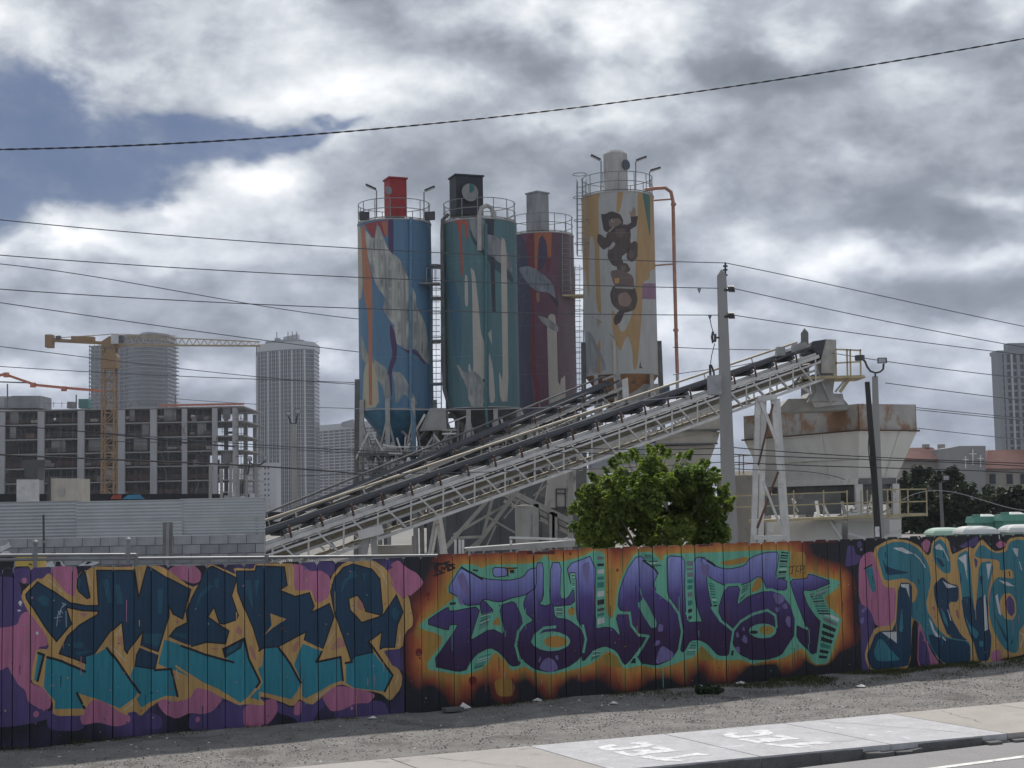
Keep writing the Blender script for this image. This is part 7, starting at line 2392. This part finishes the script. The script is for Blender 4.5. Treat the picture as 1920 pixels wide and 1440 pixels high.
M_DLEAF = leaf_mat('dark_foliage', (0.026, 0.042, 0.026), (0.05, 0.07, 0.04), 0.15, 0.25)
bgt = [(1728, 906, 34, 118, 'dark rounded tree right of the white hopper below the church roof'), (1702, 925, 32, 120, 'dark tree touching the right edge of the white hopper'), (1778, 908, 32, 116, 'dark tree in front of the block with three crosses'),
       (1735, 960, 46, 105, 'low dark tree behind the railed end of the hopper walkway'), (1808, 950, 40, 104, 'low dark tree behind the slim street lamp'), (1855, 953, 40, 110, 'low dark tree below the church windows'), (1905, 950, 42, 108, 'low dark tree at the right edge below the church'),
       (1965, 950, 44, 112, 'dark tree at the far right edge of the picture')]
for px, py, rpx, y_, lb in bgt:
    T = Thing('background_tree', lb, 'tree', (P(px, 950, y_).x, y_, 0), 'dark trees in front of the church')
    c = P(px, py, y_)
    r_ = rpx / F * y_
    cl = []
    for _ in range(120):
        d = Vector((rt.gauss(0, 1), rt.gauss(0, 1), rt.gauss(0, 1))).normalized()
        cl.append((c + Vector((d.x * r_ * rt.uniform(0.3, 1.25), d.y * r_ * 0.7 * rt.uniform(0.3, 1.1), d.z * r_ * rt.uniform(0.3, 1.08))), r_ * rt.uniform(0.08, 0.26)))
    T.part('crown', leaves(rt, cl, 34, 0.34), M_DLEAF)
    T.part('trunk', MB().tube([(c.x, y_, -0.1), (c.x + 0.1, y_, c.z * 0.5), (c.x, y_, c.z)], 0.22, 8, 0.1), M_BARK, smooth=True)
    cz = 0.5
    # skirt of foliage down to the ground
    cl = []
    for _ in range(40):
        cl.append((Vector((c.x + rt.uniform(-1, 1) * r_, y_ + rt.uniform(-1, 1) * r_ * 0.6, rt.uniform(0.2, max(0.6, c.z - r_ * 0.4)))), r_ * 0.25))
    T.part('lower_foliage', leaves(rt, cl, 30, 0.34), M_DLEAF)

# ------------------------------------------------------------------ portable toilets behind the fence on the right
M_TGREEN = mat('toilet_green', (0.12, 0.31, 0.25), 0.45, var=0.1, bump=0.05)
M_TDOME = mat('toilet_roof_white', (0.60, 0.62, 0.61), 0.4, var=0.06, bump=0.05)
M_TPALE = mat('toilet_roof_pale_green', (0.36, 0.50, 0.42), 0.4, var=0.08, bump=0.05)


def toilet(label, px0, px1, py_top, y_, m_wall, m_roof, dome):
    a, b = P(px0, py_top, y_), P(px1, py_top, y_)
    cx, wd = (a.x + b.x) / 2, b.x - a.x
    zt_ = a.z
    T = Thing('portable_toilet', label, 'portable toilet', (cx, y_, 0), 'portable toilets behind the right fence')
    T.part('base', MB().box((cx, y_ + wd / 2, 0.08), (wd * 1.04, wd * 1.04, 0.16)), M_DARKST)
    T.part('cabin', MB().box((cx, y_ + wd / 2, (zt_ - 0.25 + 0.16) / 2), (wd * 0.95, wd * 0.95, zt_ - 0.25 - 0.16)), m_wall)
    dr = T.part('door', MB().box((cx, y_ + 0.005, (zt_ - 0.4) / 2 + 0.1), (wd * 0.62, 0.05, zt_ - 0.6)), m_wall)
    T.part('door_handle', MB().box((cx + wd * 0.22, y_ - 0.035, 1.0), (0.05, 0.03, 0.12)), M_DARKST, dr)
    mb = MB()
    if dome:
        n = 5
        rows = []
        for i in range(n + 1):
            t_ = i / n
            s = math.cos(t_ * 1.25)
            rows.append([Vector((cx + sx * wd * 0.53 * s, y_ + wd / 2 + sy * wd * 0.53 * s, zt_ - 0.24 + 0.22 * math.sin(t_ * 1.57))) for sx, sy in ((-1, -1), (1, -1), (1, 1), (-1, 1))])
        for r_ in rows:
            mb.v += r_
        for i in range(n):
            for j in range(4):
                q = (j + 1) % 4
                mb.f.append((i * 4 + j, i * 4 + q, i * 4 + 4 + q, i * 4 + 4 + j))
        mb.f.append((n * 4, n * 4 + 1, n * 4 + 2, n * 4 + 3))
        T.part('roof', mb, m_roof)
    else:
        T.part('roof', MB().hexa(*[[Vector((cx + sx * wd * 0.53, y_ + wd / 2 + sy * wd * 0.53, zt_ - 0.245)) for sx, sy in ((-1, -1), (1, -1), (1, 1), (-1, 1))],
                                   [Vector((cx + sx * wd * 0.48, y_ + wd / 2 + sy * wd * 0.48, zt_ - 0.02)) for sx, sy in ((-1, -1), (1, -1), (1, 1), (-1, 1))]]), m_roof)
        T.part('roof_corner', MB().box((cx - wd * 0.36, y_ + wd * 0.2, zt_ + 0.01), (wd * 0.25, wd * 0.25, 0.1)), m_roof)
        T.part('skylight', MB().hexa(*[[Vector((cx + wd * 0.1 + sx * wd * 0.3, y_ + wd / 2 + sy * wd * 0.3, zt_ - 0.016)) for sx, sy in ((-1, -1), (1, -1), (1, 1), (-1, 1))],
                                       [Vector((cx + wd * 0.1 + sx * wd * 0.15, y_ + wd / 2 + sy * wd * 0.15, zt_ + 0.06)) for sx, sy in ((-1, -1), (1, -1), (1, 1), (-1, 1))]]), M_TDOME)
    T.part('vent_pipe', MB().tube([(cx + wd * 0.38, y_ + wd * 0.85, zt_ - 0.3), (cx + wd * 0.38, y_ + wd * 0.85, zt_ + 0.06)], 0.04, 8), M_DARKST)
    return T


toilet('turquoise portable toilet, left one of the two taller ones', 1826, 1877, 968, 53, M_TGREEN, M_TGREEN, False)
toilet('turquoise portable toilet, right one of the two taller ones', 1880, 1932, 964, 52, M_TGREEN, M_TGREEN, False)
toilet('portable toilet with a white domed roof, in front of the turquoise ones', 1806, 1872, 986, 43, M_TGREEN, M_TDOME, True)
toilet('portable toilet with a pale green roof, leftmost of them', 1750, 1812, 989, 45, M_TGREEN, M_TPALE, True)
toilet('portable toilet with a white roof cut by the right edge', 1892, 1956, 983, 43, M_TPALE, M_TDOME, True)

# ------------------------------------------------------------------ ground cover and litter
rg = random.Random(5)
oct_f = [(0, 2, 4), (2, 1, 4), (1, 3, 4), (3, 0, 4), (2, 0, 5), (1, 2, 5), (3, 1, 5), (0, 3, 5)]


def pebbles(name, n, smin, smax, m, umin_, umax_, nmin, nmax, z=0.0):
    mb = MB()
    for _ in range(n):
        u, q = rg.uniform(umin_, umax_), rg.uniform(nmin, nmax)
        if q > back_n(u) - 0.03:
            continue
        p = W(u, q)
        zz = 0.03 * mathutils.noise.noise(p * 0.7) + 0.012 * mathutils.noise.noise(p * 3.0)
        if q > 2.6:
            zz = zz * max(0.0, 1 - (q - 2.6) / 0.5) - 0.01
        s = rg.uniform(smin, smax)
        rz = rg.uniform(0, 3.1)
        ax = Vector((math.cos(rz), math.sin(rz), 0)) * s * rg.uniform(0.8, 1.4)
        ay = Vector((-math.sin(rz), math.cos(rz), 0)) * s * rg.uniform(0.6, 1.0)
        az_ = Vector((rg.uniform(-.2, .2) * s, rg.uniform(-.2, .2) * s, s * rg.uniform(0.4, 0.8)))
        c = Vector((p.x, p.y, zz + s * 0.15))
        mb.add([c - ax, c + ax, c - ay, c + ay, c + az_, c - az_], oct_f)
    ob = structure(name, mb, m, kind='stuff')
    return ob


pebbles('gravel_stones', 20000, 0.004, 0.012, mat('stone_grey', (0.20, 0.19, 0.182), 0.95, var=0.45, scale=9), -7, 10, 0.0, 3.8)
pebbles('dark_stones', 3000, 0.004, 0.013, mat('stone_dark', (0.07, 0.067, 0.065), 0.95, var=0.4, scale=9), -7, 10, 0.0, 3.8)
pebbles('pale_stones', 420, 0.006, 0.020, mat('stone_pale', (0.62, 0.60, 0.57), 0.9, var=0.2, scale=9), -7, 10, 0.05, 3.7)
# weeds along the fence foot
M_WEED = leaf_mat('weeds', (0.045, 0.055, 0.022), (0.085, 0.085, 0.040), 0.2, 3.0)
mb = MB()
for kk in range(12500):
    u = rg.triangular(0.8, 9.5, 5.0) if kk < 9000 else rg.uniform(-6.5, 10)
    q = abs(rg.gauss(0, 0.45)) + 0.05
    if kk >= 9000:
        q *= 0.25
    if mathutils.noise.noise(Vector((u * 1.3, q * 2.2, 3.0))) < -0.05 or q > 1.5:
        continue
    p = W(u, q)
    h = rg.uniform(0.015, 0.06)
    a = rg.uniform(0, 6.28)
    d = Vector((math.cos(a), math.sin(a), 0))
    l = Vector((rg.gauss(0, 1), rg.gauss(0, 1), 0)) * h * 0.6
    o = len(mb.v)
    mb.v += [p - d * 0.006, p + d * 0.006, p + l + Vector((0, 0, h))]
    mb.f.append((o, o + 1, o + 2))
structure('weeds', mb, M_WEED, kind='stuff')
M_PAPER = mat('litter_white', (0.66, 0.66, 0.65), 0.8, var=0.15, scale=20)
lit = [(868, 1331, 'crumpled white paper bag lying at the fence foot beside a flat board'), (1008, 1316, 'torn white paper scrap under the orange flame graffiti'), (1390, 1284, 'white wrapper by the weeds under the violet letters'), (1310, 1290, 'pale scrap beside the dark weed clump'), (1150, 1322, 'flat white scrap out on the gravel'),
       (700, 1350, 'small white scrap in front of the first graffiti letters'), (1615, 1290, 'white scrap near the right graffiti piece')]
for k_, (px, py, lb) in enumerate(lit):
    g = G(px, py)
    mb = MB()
    n = 9
    vs_ = []
    for i in range(n):
        a = 2 * math.pi * i / n
        r_ = (0.045 if k_ else 0.06) * rg.uniform(0.6, 1.3)
        vs_.append(Vector((g.x + math.cos(a) * r_ * 1.5, g.y + math.sin(a) * r_, 0.01 + rg.uniform(0, 0.02))))
    top_ = Vector((g.x, g.y, 0.05 if k_ else 0.09))
    mb.add(vs_ + [top_, Vector((g.x, g.y, 0.0))], [(i, (i + 1) % n, n) for i in range(n)] + [((i + 1) % n, i, n + 1) for i in range(n)])
    single('litter', mb, M_PAPER, lb, 'litter', 'paper scraps on the verge')
g0, g1 = G(832, 1336), G(866, 1333)
single('flat_board', MB().bar(Vector((g0.x, g0.y, 0.03)), Vector((g1.x, g1.y, 0.03)), 0.14, 0.04), mat('grey_board', (0.12, 0.12, 0.125), 0.9), 'flat grey board leaning low against the fence foot', 'board')
# a low dark weed clump
cl = []
for _ in range(16):
    px = rg.uniform(1308, 1352)
    g = G(px, 1300 + rg.uniform(-3, 3))
    cl.append((Vector((g.x, g.y, rg.uniform(0.01, 0.05))), 0.05))
T = Thing('weed_clump', 'low dark clump of weeds on the gravel below the violet letters', 'plant', G(1330, 1300))
T.part('foliage', leaves(rg, cl, 60, 0.05), M_DLEAF)
for k_ in range(3):
    g = G(1320 + 10 * k_, 1300)
    T.part('stem', MB().tube([(g.x, g.y, 0), (g.x + 0.02, g.y, 0.06)], 0.006, 5), M_BARK)

# ------------------------------------------------------------------ haze
hz = bpy.data.meshes.new('haze')
hb = MB().box((0, 850, 74.5), (2600, 1800, 152))
hz.from_pydata([tuple(v) for v in hb.v], [], hb.f)
hm = bpy.data.materials.new('haze_air')
hm.use_nodes = True
ht = hm.node_tree
ht.nodes.clear()
ho = ht.nodes.new('ShaderNodeOutputMaterial')
hv = ht.nodes.new('ShaderNodeVolumePrincipled')
hv.inputs['Color'].default_value = (0.82, 0.88, 1.0, 1)
hv.inputs['Density'].default_value = 0.00014
hv.inputs['Anisotropy'].default_value = 0.3
ht.links.new(hv.outputs[0], ho.inputs['Volume'])
hz.materials.append(hm)
haze = bpy.data.objects.new('haze', hz)
haze['kind'] = 'stuff'
COL.objects.link(haze)
